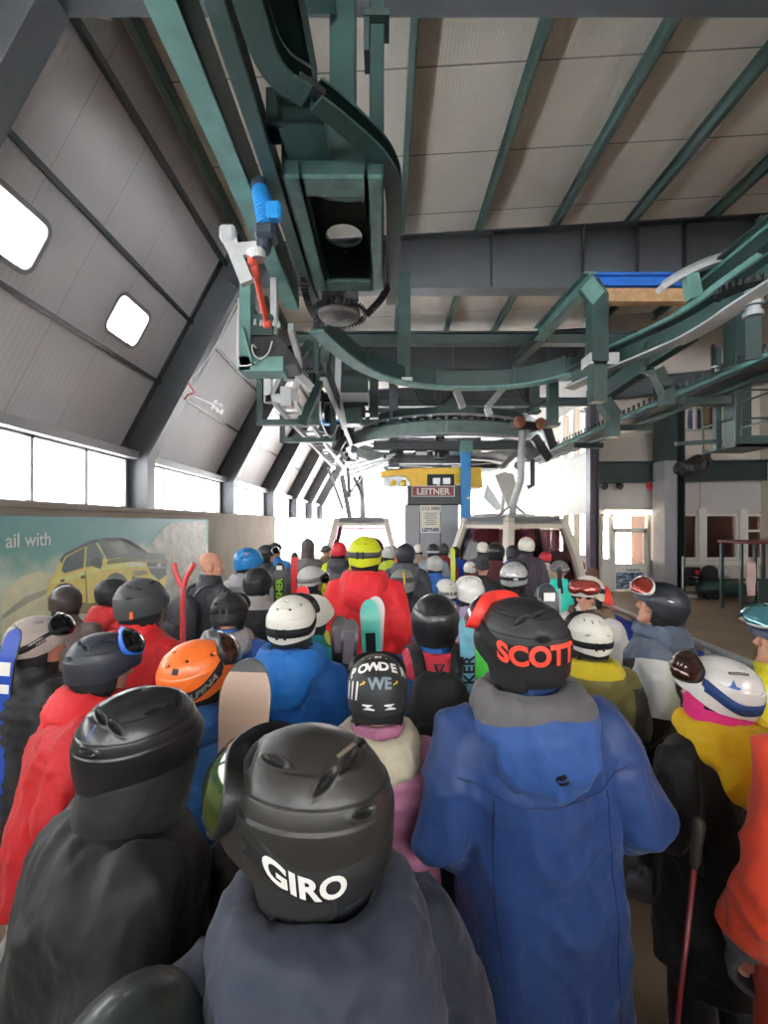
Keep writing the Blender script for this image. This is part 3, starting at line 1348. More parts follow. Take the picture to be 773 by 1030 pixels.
y = YBACK
slab(mb, YBACK, YEND, *rows[0])
slab(mb, YBACK, YEND, *rows[2])
for (a, b_) in WIN:
    slab(mb, y, a - .15, *rows[1])
    ip = rrect(a, b_, wz0, wz1, rad)
    cy_, cz_ = (a + b_) / 2, (wz0 + wz1) / 2
    A0, B0, Z0, Z1 = a - .15, b_ + .15, rows[1][0], rows[1][1]
    op = []
    for (yy, zz) in ip:
        dy, dz = yy - cy_, zz - cz_
        k = min((B0 - cy_) / abs(dy) if abs(dy) > 1e-6 else 9e9, ((Z1 - cz_) if dz > 0 else (cz_ - Z0)) / abs(dz) if abs(dz) > 1e-6 else 9e9)
        op.append((cy_ + dy * k, cz_ + dz * k))
    for (yy, zz) in ((B0, Z1), (A0, Z1), (A0, Z0), (B0, Z0)):
        i = min(range(len(op)), key=lambda q: (op[q][0] - yy) ** 2 + (op[q][1] - zz) ** 2)
        op[i] = (yy, zz)
    n = len(ip)
    V = [lp(*q) for q in ip] + [lp(*q) for q in op] + [lp(*q, -.12) for q in ip]
    fs = []
    for i in range(n):
        j = (i + 1) % n
        fs += [(i, j, n + j, n + i), (i, 2 * n + i, 2 * n + j, j)]
    mb.add(V, fs)
    y = b_ + .15
slab(mb, y, YEND, *rows[1])
struct(mb.build('wall_left_cladding', M_CLAD))
NW = [0]


def wname():
    NW[0] += 1
    return 'window_%d' % NW[0]


for (a, b_) in WIN[1:]:
    f = MB()
    ip, op = rrect(a + .03, b_ - .03, wz0 + .03, wz1 - .03, rad - .03), rrect(a - .03, b_ + .03, wz0 - .03, wz1 + .03, rad + .03)
    n = len(ip)
    V = [lp(*q, .02) for q in op] + [lp(*q, .02) for q in ip] + [lp(*q, -.1) for q in ip] + [lp(*q, -.02) for q in op]
    fs = [(r * n + i, r * n + (i + 1) % n, (r + 1) * n + (i + 1) % n, (r + 1) * n + i) for r in range(3) for i in range(n)]
    f.add(V, fs)
    fo = struct(f.build(wname(), M_FRAMEG, smooth=False))
    g = MB()
    g.add([lp(*q, -.05) for q in ip] + [lp(*q, -.06) for q in ip], [tuple(range(n)), tuple(range(2 * n - 1, n - 1, -1))])
    child(g, 'pane', M_GLASS, fo)

# rails across the cladding
NT = [0]


def trim(mb, m):
    NT[0] += 1
    return struct(mb.build('trim_%d' % NT[0], m))


for z, w in ((4.97, .06), (6.2, .06), (7.42, .16)):
    m_ = MB()
    m_.bar(lp(YBACK, z, .03), lp(YEND, z, .03), w, .07, D)
    trim(m_, M_STEELD)
trim(MB().bx((-5.42, YBACK, 3.40), (-5.0, YEND, 3.56)), M_FRAMEG)

# strip windows and, deep in the hall, glazing down to the floor
for k in range(len(FRAME_Y) - 1):
    y0, y1 = FRAME_Y[k] + .16, FRAME_Y[k + 1] - .16
    z0 = 2.38 if k < 5 else .0
    n = 4 if k < 5 else 8
    f = MB()
    X0, X1 = -5.26, -5.18
    nz_ = 1 if k < 5 else 6
    f.bx((X0, y0, z0), (X1, y1, z0 + .05)).bx((X0, y0, 3.36), (X1, y1, 3.41))
    for i in range(n + 1):
        yy = y0 + (y1 - y0) * i / n
        f.bx((X0, yy - .03, z0), (X1, yy + .03, 3.41))
    for i in range(1, nz_):
        zz = z0 + (3.4 - z0) * i / nz_
        f.bx((X0 + .02, y0, zz - .015), (X1 - .02, y1, zz + .015))
    fo = struct(f.build(wname(), M_FRAMEG))
    g = MB()
    for i in range(n):
        g.bx((-5.225, y0 + (y1 - y0) * i / n + .03, z0 + .05), (-5.215, y0 + (y1 - y0) * (i + 1) / n - .03, 3.36))
    child(g, 'pane', M_GLASS, fo)

# portal frames: raking leg and roof beam
for k, fy in enumerate(FRAME_Y):
    leg = MB()
    inner = [(-4.78, 2.38), (-4.78, 3.40), (-2.95, 6.80)]
    outer = [(-3.45, 7.3), (-5.3, 3.75), (-5.3, 2.38)]
    leg.prism([(x, z) for x, z in inner + outer], .03, Matrix.Translation((0, fy - .015, 0)))
    leg.bx((-4.79, fy - .15, 2.38), (-4.76, fy + .15, 3.42))
    leg.bar((-4.775, fy, 3.40), (-2.945, fy, 6.80), .3, .03, (-1, 0, .5))
    leg.bx((-5.3, fy - .15, 2.38), (-5.2, fy + .15, 3.75))
    leg.bar((-5.26, fy, 3.75), (-3.3, fy, 7.4), .3, .04, (-1, 0, .5))
    struct(leg.build('pillar', M_STEELD))
    bm_ = MB()
    top = lambda x: 7.86 + .06 * x
    bm_.prism([(-3.5, 7.3), (-2.95, 6.84), (11.4, 6.84), (11.4, top(11.4)), (-3.2, top(-3.2))], .03, Matrix.Translation((0, fy - .015, 0)))
    bm_.bar((-3.0, fy, 6.84), (11.4, fy, 6.84), .32, .035)
    bm_.bar((-3.2, fy, top(-3.2)), (11.4, fy, top(11.4)), .32, .035)
    for x in (-1.2, .35, 2.2, 4.05, 5.15, 6.1, 7.6, 9.2):
        bm_.bx((x - .012, fy - .15, 6.85), (x + .012, fy + .15, top(x) - .01))
    struct(bm_.build('roof_beam', M_STEELD))

# roof deck and purlins
Z = lambda x: 8.1 + .06 * x
rf = MB()
V = [(x, y_, Z(x) + t) for t in (0, .15) for x, y_ in ((-3.15, YBACK - 9), (11.8, YBACK - 9), (11.8, YEND), (-3.15, YEND))]  # deck carried past the end wall as an added canopy blocking sky
rf.add(V, [(0, 1, 2, 3), (7, 6, 5, 4), (0, 4, 5, 1), (1, 5, 6, 2), (2, 6, 7, 3), (3, 7, 4, 0)])
struct(rf.build('ceiling', M_ROOF))
for x in (-2.85, -1.25, .36, 1.93, 3.48, 5.05, 6.7, 8.3, 9.9):
    p_ = MB()
    zc = Z(x) - .125
    p_.channel((x, YBACK, zc), (x, YEND, zc), .09, .25, .012)
    struct(p_.build('purlin', mat('purlin_green', lin((84, 106, 100)), .5)))

# unseen end wall added to steer daylight from behind: solid below, tall glazing above
ew = MB().bx((-5.4, YBACK - .2, 0), (11.8, YBACK, 3.4)).bx((-5.4, YBACK - .2, 6.9), (11.8, YBACK, 8.9))
for x in (-5.2, -2, 1.4, 4.8, 8.2, 11.6):
    ew.bx((x - .2, YBACK - .2, 3.4), (x + .2, YBACK, 6.9))
struct(ew.build('wall_front_added', M_PLAST))
for i, x in enumerate((-5.0, -1.8, 1.6, 5.0, 8.4)):
    f = MB().bx((x, YBACK - .15, 3.4), (x + 3.0, YBACK - .05, 3.5)).bx((x, YBACK - .15, 6.8), (x + 3.0, YBACK - .05, 6.9)).bx((x + 1.45, YBACK - .15, 3.4), (x + 1.55, YBACK - .05, 6.9))
    fo = struct(f.build(wname(), M_FRAMEG))
    child(MB().bx((x, YBACK - .11, 3.5), (x + 3.0, YBACK - .1, 6.8)), 'pane', M_GLASS, fo)

# right: cross wall 13.8 m in, side wall beyond it, outer wall beside the camera
YW = 13.8
W = lambda px, py, y=YW: P(px, py, y)


def wx(px):
    return (px - CX) / F * YW


def wz(py):
    return H + (CY - py) / F * YW


XS = 6.42
op = [(wx(605), wx(660), .0, wz(517)), (wx(683), wx(702), wz(563), wz(517)), (wx(707), wx(742), wz(563), wz(517)), (wx(749), wx(790), wz(563), wz(517)),
      (wx(677), wx(723), wz(434), wz(403))]
wl = MB()
xs = sorted({XS, 11.8, *[q for a in op for q in a[:2]]})
for i in range(len(xs) - 1):
    a, b_ = xs[i], xs[i + 1]
    mid = (a + b_) / 2
    holes = sorted((z0, z1) for x0, x1, z0, z1 in op if x0 < mid < x1)
    z = 0.
    for z0, z1 in holes:
        if z0 > z:
            wl.bx((a, YW, z), (b_, YW + .2, z0))
        z = z1
    wl.bx((a, YW, z), (b_, YW + .2, Z(mid) + .05))
struct(wl.build('wall_back', M_PLAST))
# cladding band above the doors, green beam over it
cb = MB().bx((XS, YW - .04, wz(513)), (wx(660), YW, wz(487))).bx((wx(684), YW - .04, wz(516)), (wx(700), YW, wz(484))).bx((wx(704), YW - .04, wz(514)), (11.8, YW, wz(483)))
struct(cb.build('trim_cladding_band', mat('light_grey_panel', lin((188, 184, 184)), .6, var=.04)))
b2 = MB()
b2.ibeam((XS, YW - .25, wz(476)), (11.8, YW - .25, wz(474)), .3, .62, .03, .04)
b2.bar((XS, YW - .12, wz(476)), (11.8, YW - .12, wz(474)), .03, .6)
struct(b2.build('wall_beam', M_GREEND))
b3 = MB()
b3.ibeam((XS - .2, YW - .3, 6.05), (11.8, YW - .3, 6.6), .3, .55, .03, .04)
struct(b3.build('roof_edge_beam', M_STEELD))
# side wall beyond
sw = MB()
sx0, sx1 = 6.42, 6.62
for y0, y1, z0, z1 in ((YW + .2, 14.1, 0, Z(6)), (14.1, YEND, 0, 1.0), (14.1, YEND, 2.45, 4.3), (14.1, YEND, 6.0, Z(6))):
    sw.bx((sx0, y0, z0), (sx1, y1, z1))
for yy in (17.0, 19.2, 22., 25, 28, 31):
    sw.bx((sx0, yy - .12, 1.0), (sx1, yy + .12, 2.45))
    sw.bx((sx0, yy - .12, 4.3), (sx1, yy + .12, 6.0))
struct(sw.build('wall_right', M_WHITE))
ys = [14.1, 17.0, 19.2, 22., 25, 28, 31, YEND]
for z0, z1 in ((1.0, 2.45), (4.3, 6.0)):
    for i in range(len(ys) - 1):
        y0, y1 = ys[i] + .12, ys[i + 1] - .12
        f = MB()
        f.bx((sx0 - .02, y0, z0), (sx1, y1, z0 + .06)).bx((sx0 - .02, y0, z1 - .06), (sx1, y1, z1))
        for q in range(4):
            yy = y0 + (y1 - y0) * q / 3
            f.bx((sx0 - .01, yy - .035, z0), (sx1, yy + .035, z1))
        fo = struct(f.build(wname(), M_FRAMEW))
        child(MB().bx((sx0 + .1, y0, z0 + .06), (sx0 + .11, y1, z1 - .06)), 'pane', M_GLASS, fo)
struct(MB().bx((11.6, YBACK, 0), (11.8, YW, Z(11.6))).build('wall_outer', M_PLAST))


def win(x0, x1, z0, z1, fm, gm, mull=(), bars=(), fw=.07, yy=YW):
    f = MB()
    for a, b_ in ((x0, x0 + fw), (x1 - fw, x1)):
        f.bx((a, yy - .05, z0), (b_, yy + .1, z1), bev=.008)
    for a, b_ in ((z0, z0 + fw), (z1 - fw, z1)):
        f.bx((x0, yy - .04, a), (x1, yy + .09, b_))
    for q in mull:
        f.bx((q - fw / 2, yy - .03, z0), (q + fw / 2, yy + .08, z1))
    for q in bars:
        f.bx((x0, yy - .03, q - fw / 2), (x1, yy + .08, q + fw / 2))
    fo = struct(f.build(wname(), fm))
    child(MB().bx((x0 + fw * .6, yy + .02, z0 + fw * .6), (x1 - fw * .6, yy + .03, z1 - fw * .6)), 'pane', gm, fo)
    return fo


win(op[1][0], op[1][1], op[1][2], op[1][3], M_FRAMEW, M_DGLASS)
win(op[2][0], op[2][1], op[2][2], op[2][3], M_FRAMEW, M_DGLASS)
win(op[3][0], op[3][1], op[3][2], op[3][3], M_FRAMEW, M_DGLASS, bars=(wz(534),))
win(op[4][0], op[4][1], op[4][2], op[4][3], M_FRAMEG, M_GLASS, mull=(wx(700), wx(686)))
# white pilasters between the dark windows and the long sill
tr = MB()
for px in (704.5, 745.5):
    tr.prism([(wx(px) - .12, wz(566)), (wx(px) + .12, wz(566)), (wx(px) + .12, wz(513)), (wx(px), wz(510.5)), (wx(px) - .12, wz(513))], .14, Matrix.Translation((0, YW - .14, 0)))
tr.bx((wx(682), YW - .12, wz(568)), (11.6, YW, wz(564)))
trim(tr, M_FRAMEW)
# rooms behind the dark panes and the gallery
M_DARKR = mat('dim_room', lin((92, 74, 70)), .9)
rm = MB().bx((wx(680), YW + 2.2, 0), (11.8, YW + 2.3, 3.2)).bx((wx(680) - .1, YW + .2, 0), (wx(680), YW + 2.3, 3.2)).bx((wx(680), YW + .2, 3.1), (11.8, YW + 2.3, 3.2)).bx((wx(680), YW + .2, -.1), (11.8, YW + 2.3, 0)).bx((11.7, YW + .2, 0), (11.8, YW + 2.3, 3.2))
struct(rm.build('wall_dim_room', M_DARKR))
rm = MB().bx((wx(660), YW + 1.2, 4.4), (11.8, YW + 1.3, 6.6)).bx((wx(660), YW + .2, 4.3), (11.8, YW + 1.3, 4.4)).bx((wx(660), YW + .2, 6.5), (11.8, YW + 1.3, 6.6)).bx((11.7, YW + .2, 4.3), (11.8, YW + 1.3, 6.6))
struct(rm.build('wall_gallery', M_WHITE))

# door with its frame, poster and tube lamp
fr = MB()
x0, x1, z1 = op[0][0], op[0][1], op[0][3]
for a, b_ in ((x0, x0 + .06), (wx(614), wx(617)), (wx(651), wx(654)), (x1 - .06, x1)):
    fr.bx((a, YW - .04, 0), (b_, YW + .12, z1))
fr.bx((x0, YW - .04, z1 - .07), (x1, YW + .12, z1)).bx((x0, YW - .03, .0), (wx(615), YW + .1, 1.0)).bx((wx(653), YW - .03, 0), (x1, YW + .1, .95)).bx((wx(616), YW - .03, wz(532) - .03), (wx(652), YW + .1, wz(532) + .03))
dr = struct(fr.build('door_1', M_FRAMEW))
lf = MB()
a, b_ = wx(617), wx(651)
zt, zm = wz(533), wz(567)
lf.bx((a, YW, .02), (b_, YW + .05, zm)).bx((a, YW, zm), (a + .09, YW + .05, zt)).bx((b_ - .09, YW, zm), (b_, YW + .05, zt)).bx((a, YW, zt - .09), (b_, YW + .05, zt)).bx((a + .45, YW + .01, zm), (a + .5, YW + .04, zt))
child(lf, 'door_leaf', M_FRAMEW, dr)
g = MB().bx((a + .09, YW + .02, zm), (b_ - .09, YW + .03, zt - .09)).bx((x0 + .06, YW + .03, 1.0), (wx(614), YW + .04, z1 - .07)).bx((wx(617), YW + .03, wz(532) + .03), (wx(651), YW + .04, z1 - .07)).bx((wx(654), YW + .03, .95), (x1 - .06, YW + .04, z1 - .07))
child(g, 'pane', M_GLASS, dr)
child(MB().tube([(b_ - .05, YW - .02, 1.02), (b_ - .05, YW - .06, 1.02), (b_ - .16, YW - .06, 1.02)], .012), 'handle', M_GALV, dr)


def land_mat():
    m, nt, b = new_mat('landscape_print')
    L = nt.links
    tc = N(nt, 'ShaderNodeTexCoord')
    n1 = N(nt, 'ShaderNodeTexNoise', Scale=5., Detail=8.)
    mp = N(nt, 'ShaderNodeMapping')
    mp.inputs['Scale'].default_value = (1, 1, 2.6)
    L.new(tc.outputs['Object'], mp.inputs[0])
    L.new(mp.outputs[0], n1.inputs['Vector'])
    rp = N(nt, 'ShaderNodeValToRGB')
    e = rp.color_ramp.elements
    e[0].position, e[0].color = .38, (*lin((40, 52, 70)), 1)
    e[1].position, e[1].color = .62, (*lin((196, 208, 220)), 1)
    q = e.new(.5)
    q.color = (*lin((88, 110, 142)), 1)
    L.new(n1.outputs['Fac'], rp.inputs['Fac'])
    L.new(rp.outputs['Color'], b.inputs['Base Color'])
    b.inputs['Roughness'].default_value = .4
    return m


ps = empty('poster', (wx(634), YW - .012, wz(594)), 'blue winter mountain poster on the lower half of the white door', 'poster')
child(MB().bx((wx(619), YW - .012, wz(593)), (wx(650), YW - .004, wz(570))), 'sheet', M_WHITE, ps)
child(MB().bx((wx(620), YW - .016, wz(592)), (wx(649), YW - .011, wz(576))), 'picture', land_mat(), ps)
t = MB()
flat_text(t, 'CARVING', .1, Matrix.Translation((wx(637), YW - .014, wz(574.5))), .003)
child(t, 'lettering', mat('print_blue', lin((70, 90, 140)), .5, var=0), ps)
tl = empty('tube_lamp', (wx(632), YW - .1, wz(515)), 'lit warm white tube lamp above the white door', 'lamp')
child(MB().bx((wx(606), YW - .1, wz(514.5)), (wx(658), YW - .045, wz(512)), bev=.01), 'housing', M_WHITE, tl)
child(MB().tube([(wx(607), YW - .12, wz(516)), (wx(657), YW - .12, wz(516))], .05, 12), 'tube', mat('tube_glow', (1, .9, .7), .4, var=0, emit=(1, .86, .62), estr=5.), tl, True)

# posts standing clear of the wall
for px0, px1, y_, m_, nm, zt in ((592, 601, 13.4, mat('violet_grey_steel', lin((92, 84, 96)), .45), 'corner', 6.1), (663, 683, 13.2, M_GREEND, 'green', 6.2)):
    xc, wd = ((px0 + px1) / 2 - CX) / F * y_, (px1 - px0) / F * y_
    pl = MB()
    pl.bx((xc - wd / 2, y_ - wd / 2, 0), (xc - wd / 2 + .03, y_ + wd / 2, zt)).bx((xc + wd / 2 - .03, y_ - wd / 2, 0), (xc + wd / 2, y_ + wd / 2, zt)).bx((xc - wd / 2, y_ - .015, 0), (xc + wd / 2, y_ + .015, zt))
    pl.bx((xc - wd / 2 - .06, y_ - wd / 2 - .06, 0), (xc + wd / 2 + .06, y_ + wd / 2 + .06, .03))
    if nm == 'green':
        pl.bx((xc - wd / 2, y_ - wd / 2 - .012, .03), (xc - wd / 2 + wd * .58, y_ - wd / 2, 3.9), 1)  # paler grey plates on the left face and left front, lower part
        pl.bx((xc - wd / 2 - .012, y_ - wd / 2, .03), (xc - wd / 2, y_ + wd / 2, 3.9), 1)
    struct(pl.build('pillar', [m_, mat('pale_column_grey', lin((150, 150, 156)), .5)]))
# ------------------------------------------------------------------ lift machinery overhead
UP = Vector((0, 0, 1))
ZR = 4.7


def smooth_path(pts, n=6):
    """Catmull-Rom through points"""
    pts = [Vector(p) for p in pts]
    out = []
    for i in range(len(pts) - 1):
        a, b, c, d = pts[max(i - 1, 0)], pts[i], pts[i + 1], pts[min(i + 2, len(pts) - 1)]
        for k in range(n):
            t = k / n
            out.append(.5 * ((2 * b) + (c - a) * t + (2 * a - 5 * b + 4 * c - d) * t * t + (3 * b - a - 3 * c + d) * t ** 3))
    out.append(pts[-1])
    return out


def boxprof(w, h):
    return [(-w / 2, -h / 2), (w / 2, -h / 2), (w / 2, h / 2), (-w / 2, h / 2)]


def chanprof(w, h, t=.02, s=1):
    p = [(-w / 2, -h / 2), (w / 2, -h / 2), (w / 2, -h / 2 + t), (-w / 2 + t, -h / 2 + t), (-w / 2 + t, h / 2 - t), (w / 2, h / 2 - t), (w / 2, h / 2), (-w / 2, h / 2)]
    return [(a * s, b) for a, b in p]


# pale teal beam over the left lane
r = empty('guide_beam', (-1.11, 3.6, 4.68), 'pale teal beam running overhead from the top edge down to the blue gearmotor', 'steel beam')
child(MB().channel((-1.11, 1.2, 4.82), (-1.11, 5.42, 4.82), .16, .26, .02), 'web', M_TEAL, r)
child(MB().bx((-1.19, 1.2, 4.68), (-1.03, 5.42, 4.7)), 'bottom_flange', M_TEAL, r)
child(MB().bx((-1.04, 1.2, 4.7), (-1.02, 5.3, 4.98)), 'side_plate', M_GREEND, r)
# slim green beam
r = empty('guide_beam', (-.84, 3.4, 4.68), 'slim green box beam between the pale teal beam and the curved rail', 'steel beam')
child(MB().bx((-.9, 1.2, 4.68), (-.785, 5.75, 4.84), bev=.008), 'beam', M_GREEN, r)
child(MB().bx((-.78, 2.95, 4.72), (-.70, 3.08, 4.98), bev=.005).bx((-.78, 2.93, 4.72), (-.66, 3.1, 4.74)), 'bracket', M_GREEN, r)
child(MB().bx((-.86, 5.72, 4.60), (-.82, 6.0, 4.74)), 'end_plate', M_BLACK, r)

# S-curved double rail
pth = [(-.68, 1.2, 4.75), (-.68, 2.0, 4.75), (-.675, 2.3, 4.75), (-.655, 2.5, 4.75), (-.59, 2.63, 4.75), (-.47, 2.72, 4.75)]
pth2 = [(-.42, 2.77, 4.75), (-.28, 2.9, 4.75), (-.07, 3.13, 4.75), (.04, 3.34, 4.75), (.08, 3.6, 4.75), (.088, 4.2, 4.75), (.088, 5.3, 4.75)]
r = empty('curved_rail', (-.3, 3.2, 4.68), 'dark green S-shaped guide rail curving in two pieces past the hanging posts', 'guide rail')
child(MB().sweep(smooth_path(pth), chanprof(.15, .13)), 'rail', M_GREEN, r)
child(MB().sweep(smooth_path(pth2), chanprof(.13, .13)), 'rail', M_GREEN, r)
child(MB().sweep(smooth_path([(-.52, 2.69, 4.78), (-.46, 2.735, 4.78), (-.38, 2.8, 4.78)]), boxprof(.06, .05)), 'joint', M_BLACK, r)
child(MB().channel((-.62, 1.2, 4.98), (-.57, 2.95, 4.98), .26, .22, .02), 'upper_beam', M_GREEN, r)

# hanging box frame with the round inspection hole
r = empty('inspection_bay', (-.36, 4.0, 4.55), 'green rectangular hanging frame with a round hole in its plate', 'frame')
f = MB()
for a, b_ in (((-.74, 3.22), (-.60, 4.78)), ((-.13, 3.22), (.0, 4.78)), ((-.60, 3.22), (-.13, 3.40)), ((-.60, 4.60), (-.13, 4.78))):
    f.bx((a[0], a[1], 4.58), (b_[0], b_[1], 4.61))
    f.bx((a[0], a[1], 4.58), (a[0] + .015, b_[1], 4.72))
    f.bx((b_[0] - .015, a[1], 4.58), (b_[0], b_[1], 4.72))
child(f, 'rim', mat('dusty_lit_green', lin((66, 92, 88)), .45, var=.35, vscale=7), r)  # rim paler: dust plus light on its underside, both in the colour
hp = MB()
cx_, cy_, rr_ = -.39, 4.37, .178
n = 40
x0, x1, y0, y1 = -.72, -.02, 3.62, 4.78
ipt = [(cx_ + rr_ * math.cos(2 * PI * i / n), cy_ + rr_ * math.sin(2 * PI * i / n)) for i in range(n)]
opt = []
for x, y in ipt:
    dx, dy = x - cx_, y - cy_
    k = min(((x1 - cx_) if dx > 0 else (cx_ - x0)) / max(abs(dx), 1e-6), ((y1 - cy_) if dy > 0 else (cy_ - y0)) / max(abs(dy), 1e-6))
    opt.append([cx_ + dx * k, cy_ + dy * k])
for q in ((x0, y0), (x1, y0), (x0, y1), (x1, y1)):
    i = min(range(n), key=lambda j: (opt[j][0] - q[0]) ** 2 + (opt[j][1] - q[1]) ** 2)
    opt[i] = list(q)
V = [(x, y, 4.9) for x, y in ipt] + [(x, y, 4.9) for x, y in opt] + [(x, y, 4.93) for x, y in ipt] + [(x, y, 4.93) for x, y in opt]
fs = []
for i in range(n):
    j = (i + 1) % n
    fs += [(i, j, n + j, n + i), (i, 2 * n + i, 2 * n + j, j), (2 * n + i, 3 * n + i, 3 * n + j, 2 * n + j), (n + i, n + j, 3 * n + j, 3 * n + i)]
hp.add(V, fs)
for i in range(8):
    t = 2 * PI * i / 8
    hp.lathe([(.011, 0), (.011, .02)], (cx_ + .24 * math.cos(t), cy_ + .24 * math.sin(t), 4.88), (0, 0, 1), 8)
child(hp, 'hole_plate', M_GREEN, r)
child(MB().bx((-.74, 3.22, 4.61), (.0, 3.25, 4.95)).bx((-.74, 3.22, 4.61), (-.71, 4.78, 4.95)).bx((-.02, 3.22, 4.61), (.0, 4.78, 4.95)).bx((-.74, 4.75, 4.61), (0, 4.78, 4.95)), 'side_plate', M_GREEN, r)
child(MB().bx((-.68, 2.98, 4.72), (-.4, 3.24, 4.96), bev=.006).bx((-.69, 2.96, 4.71), (-.39, 3.24, 4.73)), 'cable_box', M_GREEN, r)
# the two posts it hangs from
r1 = empty('hanging_post', (-.3, 3.3, 4.6), 'thick dark green hanging post above the frame with the round hole', 'post', None)
child(MB().bx((-.4, 3.27, 4.7), (-.21, 3.45, 6.86), bev=.01), 'shaft', M_GREEN, r1)
child(MB().prism([(-.46, 4.6), (-.14, 4.6), (-.17, 4.95), (-.4, 4.95)], .03, Matrix.Translation((0, 3.24, 0))).bx((-.44, 3.24, 4.6), (-.16, 3.48, 4.72)), 'foot_plate', M_GREEN, r1)
r1 = empty('hanging_post', (-.05, 3.4, 4.9), 'thinner green hanging post just right of the thick one', 'post', None)
child(MB().bx((-.11, 3.36, 4.8), (.0, 3.47, 6.86), bev=.008), 'shaft', M_GREEN, r1)
child(MB().bx((-.13, 3.3, 4.72), (.02, 3.5, 4.82)), 'foot_plate', M_GREEND, r1)
child(MB().bx((-.15, 3.3, 5.85), (.04, 3.5, 5.9)).bx((-.15, 3.31, 5.6), (-.11, 3.49, 5.9)), 'collar', M_GREEND, r1)
# end bracket at the very top
b_ = MB().bx((-.72, 3.0, 5.78), (-.32, 3.1, 6.0)).bx((-.7, 2.98, 5.74), (-.34, 3.2, 5.78))
for x in (-.66, -.56):
    b_.lathe([(.018, 0), (.018, .05)], (x, 3.05, 5.7), (0, 0, 1), 8)
mark(b_.build('bracket', M_GREEN), 'small green bolted bracket left of the thick hanging post at the top', 'bracket')

# sprocket wheel under the frame with its carrier chain
r = empty('sprocket', (-.52, 5.2, 4.48), 'dark tyre-like sprocket disc under the hanging frame with chain round it', 'wheel')
d = MB().lathe([(.0, 0), (.04, -.02), (.07, .0), (.20, -.012), (.235, .01), (.245, .04), (.235, .08), (.1, .09), (0, .09)], (-.52, 5.2, 4.48), (0, 0, 1), 36)
child(d, 'disc', mat('worn_grey_disc', lin((96, 92, 90)), .7, var=.4, vscale=14), r, True)
c = MB()
for i in range(40):
    t = 2 * PI * i / 40
    if math.sin(t) < .55 or True:
        p = Vector((-.52 + .29 * math.cos(t), 5.2 + .29 * math.sin(t), 4.53))
        c.box(p, (.034, .022, .05), Matrix.Rotation(t + PI / 2, 3, 'Z'))
        q = p + Vector((math.cos(t), math.sin(t), 0)) * .02
        c.lathe([(.009, -.035), (.009, .035)], q, (0, 0, 1), 6)
child(c, 'chain', M_BLACK, r)
child(MB().lathe([(.05, 0), (.05, .3)], (-.52, 5.2, 4.55), (0, 0, 1), 14).bx((-.72, 4.8, 4.72), (-.3, 5.3, 4.76)), 'hub', M_BLACK, r)
for nm, pp in (('right', [(-.2, 5.22, 4.55), (-.05, 5.05, 4.62), (.04, 4.85, 4.68)]), ('left', [(-.82, 5.25, 4.55), (-.86, 5.05, 4.62), (-.86, 4.7, 4.68)])):
    c = MB()
    pp = smooth_path(pp, 8)
    for i in range(len(pp) - 1):
        c.bar(pp[i], pp[i].lerp(pp[i + 1], .8), .05, .035)
        c.bar(pp[i] + Vector((0, 0, -.03)), pp[i].lerp(pp[i + 1], .4) + Vector((0, 0, -.03)), .075, .02)
    mark(c.build('chain', M_BLACK), 'short dark conveyor chain on the %s of the sprocket disc' % nm, 'chain')

# gearmotor, its cradle, red drive shaft and the boxes below
Yg = 3.45
r = empty('gearmotor', P(266, 240, Yg), 'blue electric gearmotor with dark gearbox below the pale teal beam', 'motor')
a, b_ = P(262, 190, Yg), P(268, 226, Yg)
dv = (b_ - a).normalized()
g = MB().lathe([(.0, -.01), (.062, 0), (.067, .03), (.067, (b_ - a).length), (.05, (b_ - a).length + .02), (0, (b_ - a).length + .02)], a, dv, 20)
for k in range(9):
    t = .05 + k * .028
    g.lathe([(.072, t), (.072, t + .012)], a, dv, 20)
child(g, 'motor_body', M_BLUE, r, False)
child(MB().lathe([(0, -.08), (.04, -.075), (.068, -.05), (.07, 0), (0, 0.01)], a, dv, 18), 'fan_cover', mat('motor_dark', lin((48, 62, 78)), .5), r)
child(MB().box(P(276, 213, Yg - .05), (.11, .1, .13), None, bev=.02), 'terminal_box', M_BLUE, r)
child(MB().box(P(268, 236, Yg), (.17, .17, .12), None, bev=.03).lathe([(.06, 0), (.05, .08)], P(266, 244, Yg), (0, -.2, -1), 14), 'gearbox', mat('gearbox_navy', lin((34, 44, 56)), .5), r)
r = empty('motor_cradle', P(240, 270, Yg), 'pale grey motor cradle arm left of the blue gearmotor', 'bracket')
child(MB().bar(P(228, 232, Yg), P(249, 285, Yg), .1, .05, (0, 1, 0)).bar(P(224, 240, Yg + .05), P(243, 280, Yg + .05), .02, .02, (0, 1, 0)), 'arm', M_SILV, r)
child(MB().box(P(230, 236, Yg), (.12, .1, .12), None, bev=.02), 'head_block', M_SILV, r)
child(MB().bar(P(240, 252, Yg), P(262, 250, Yg), .1, .04, (0, 1, 0)).lathe([(.08, 0), (.06, .06)], P(258, 254, Yg), (.2, 0, -1), 16), 'flange', M_SILV, r)
r = empty('drive_shaft', P(263, 320, Yg + .2), 'red painted cardan shaft hanging below the blue gearmotor', 'shaft')
rdm = mat('oxide_red', lin((190, 74, 58)), .5, var=.2, vscale=10)
a, b_ = P(254, 262, Yg), P(269, 326, Yg + .2)
child(MB().tube([a, a.lerp(b_, .25), a.lerp(b_, .26), b_], [.035, .035, .025, .025], 14), 'tube', rdm, r, True)
child(MB().box(a, (.06, .08, .1), None, bev=.015).box(a + Vector((0, 0, .05)), (.09, .04, .06), None, bev=.01), 'upper_joint', rdm, r)
child(MB().box(b_, (.07, .06, .06), None, bev=.015), 'lower_joint', rdm, r)
r = empty('drive_bracket', P(252, 385, 4.7), 'pale teal U-shaped steel bracket holding the black drive box', 'bracket')
child(MB().bx(P(241, 372, 4.6), P(257, 283, 4.78)), 'upright', M_TEAL, r)
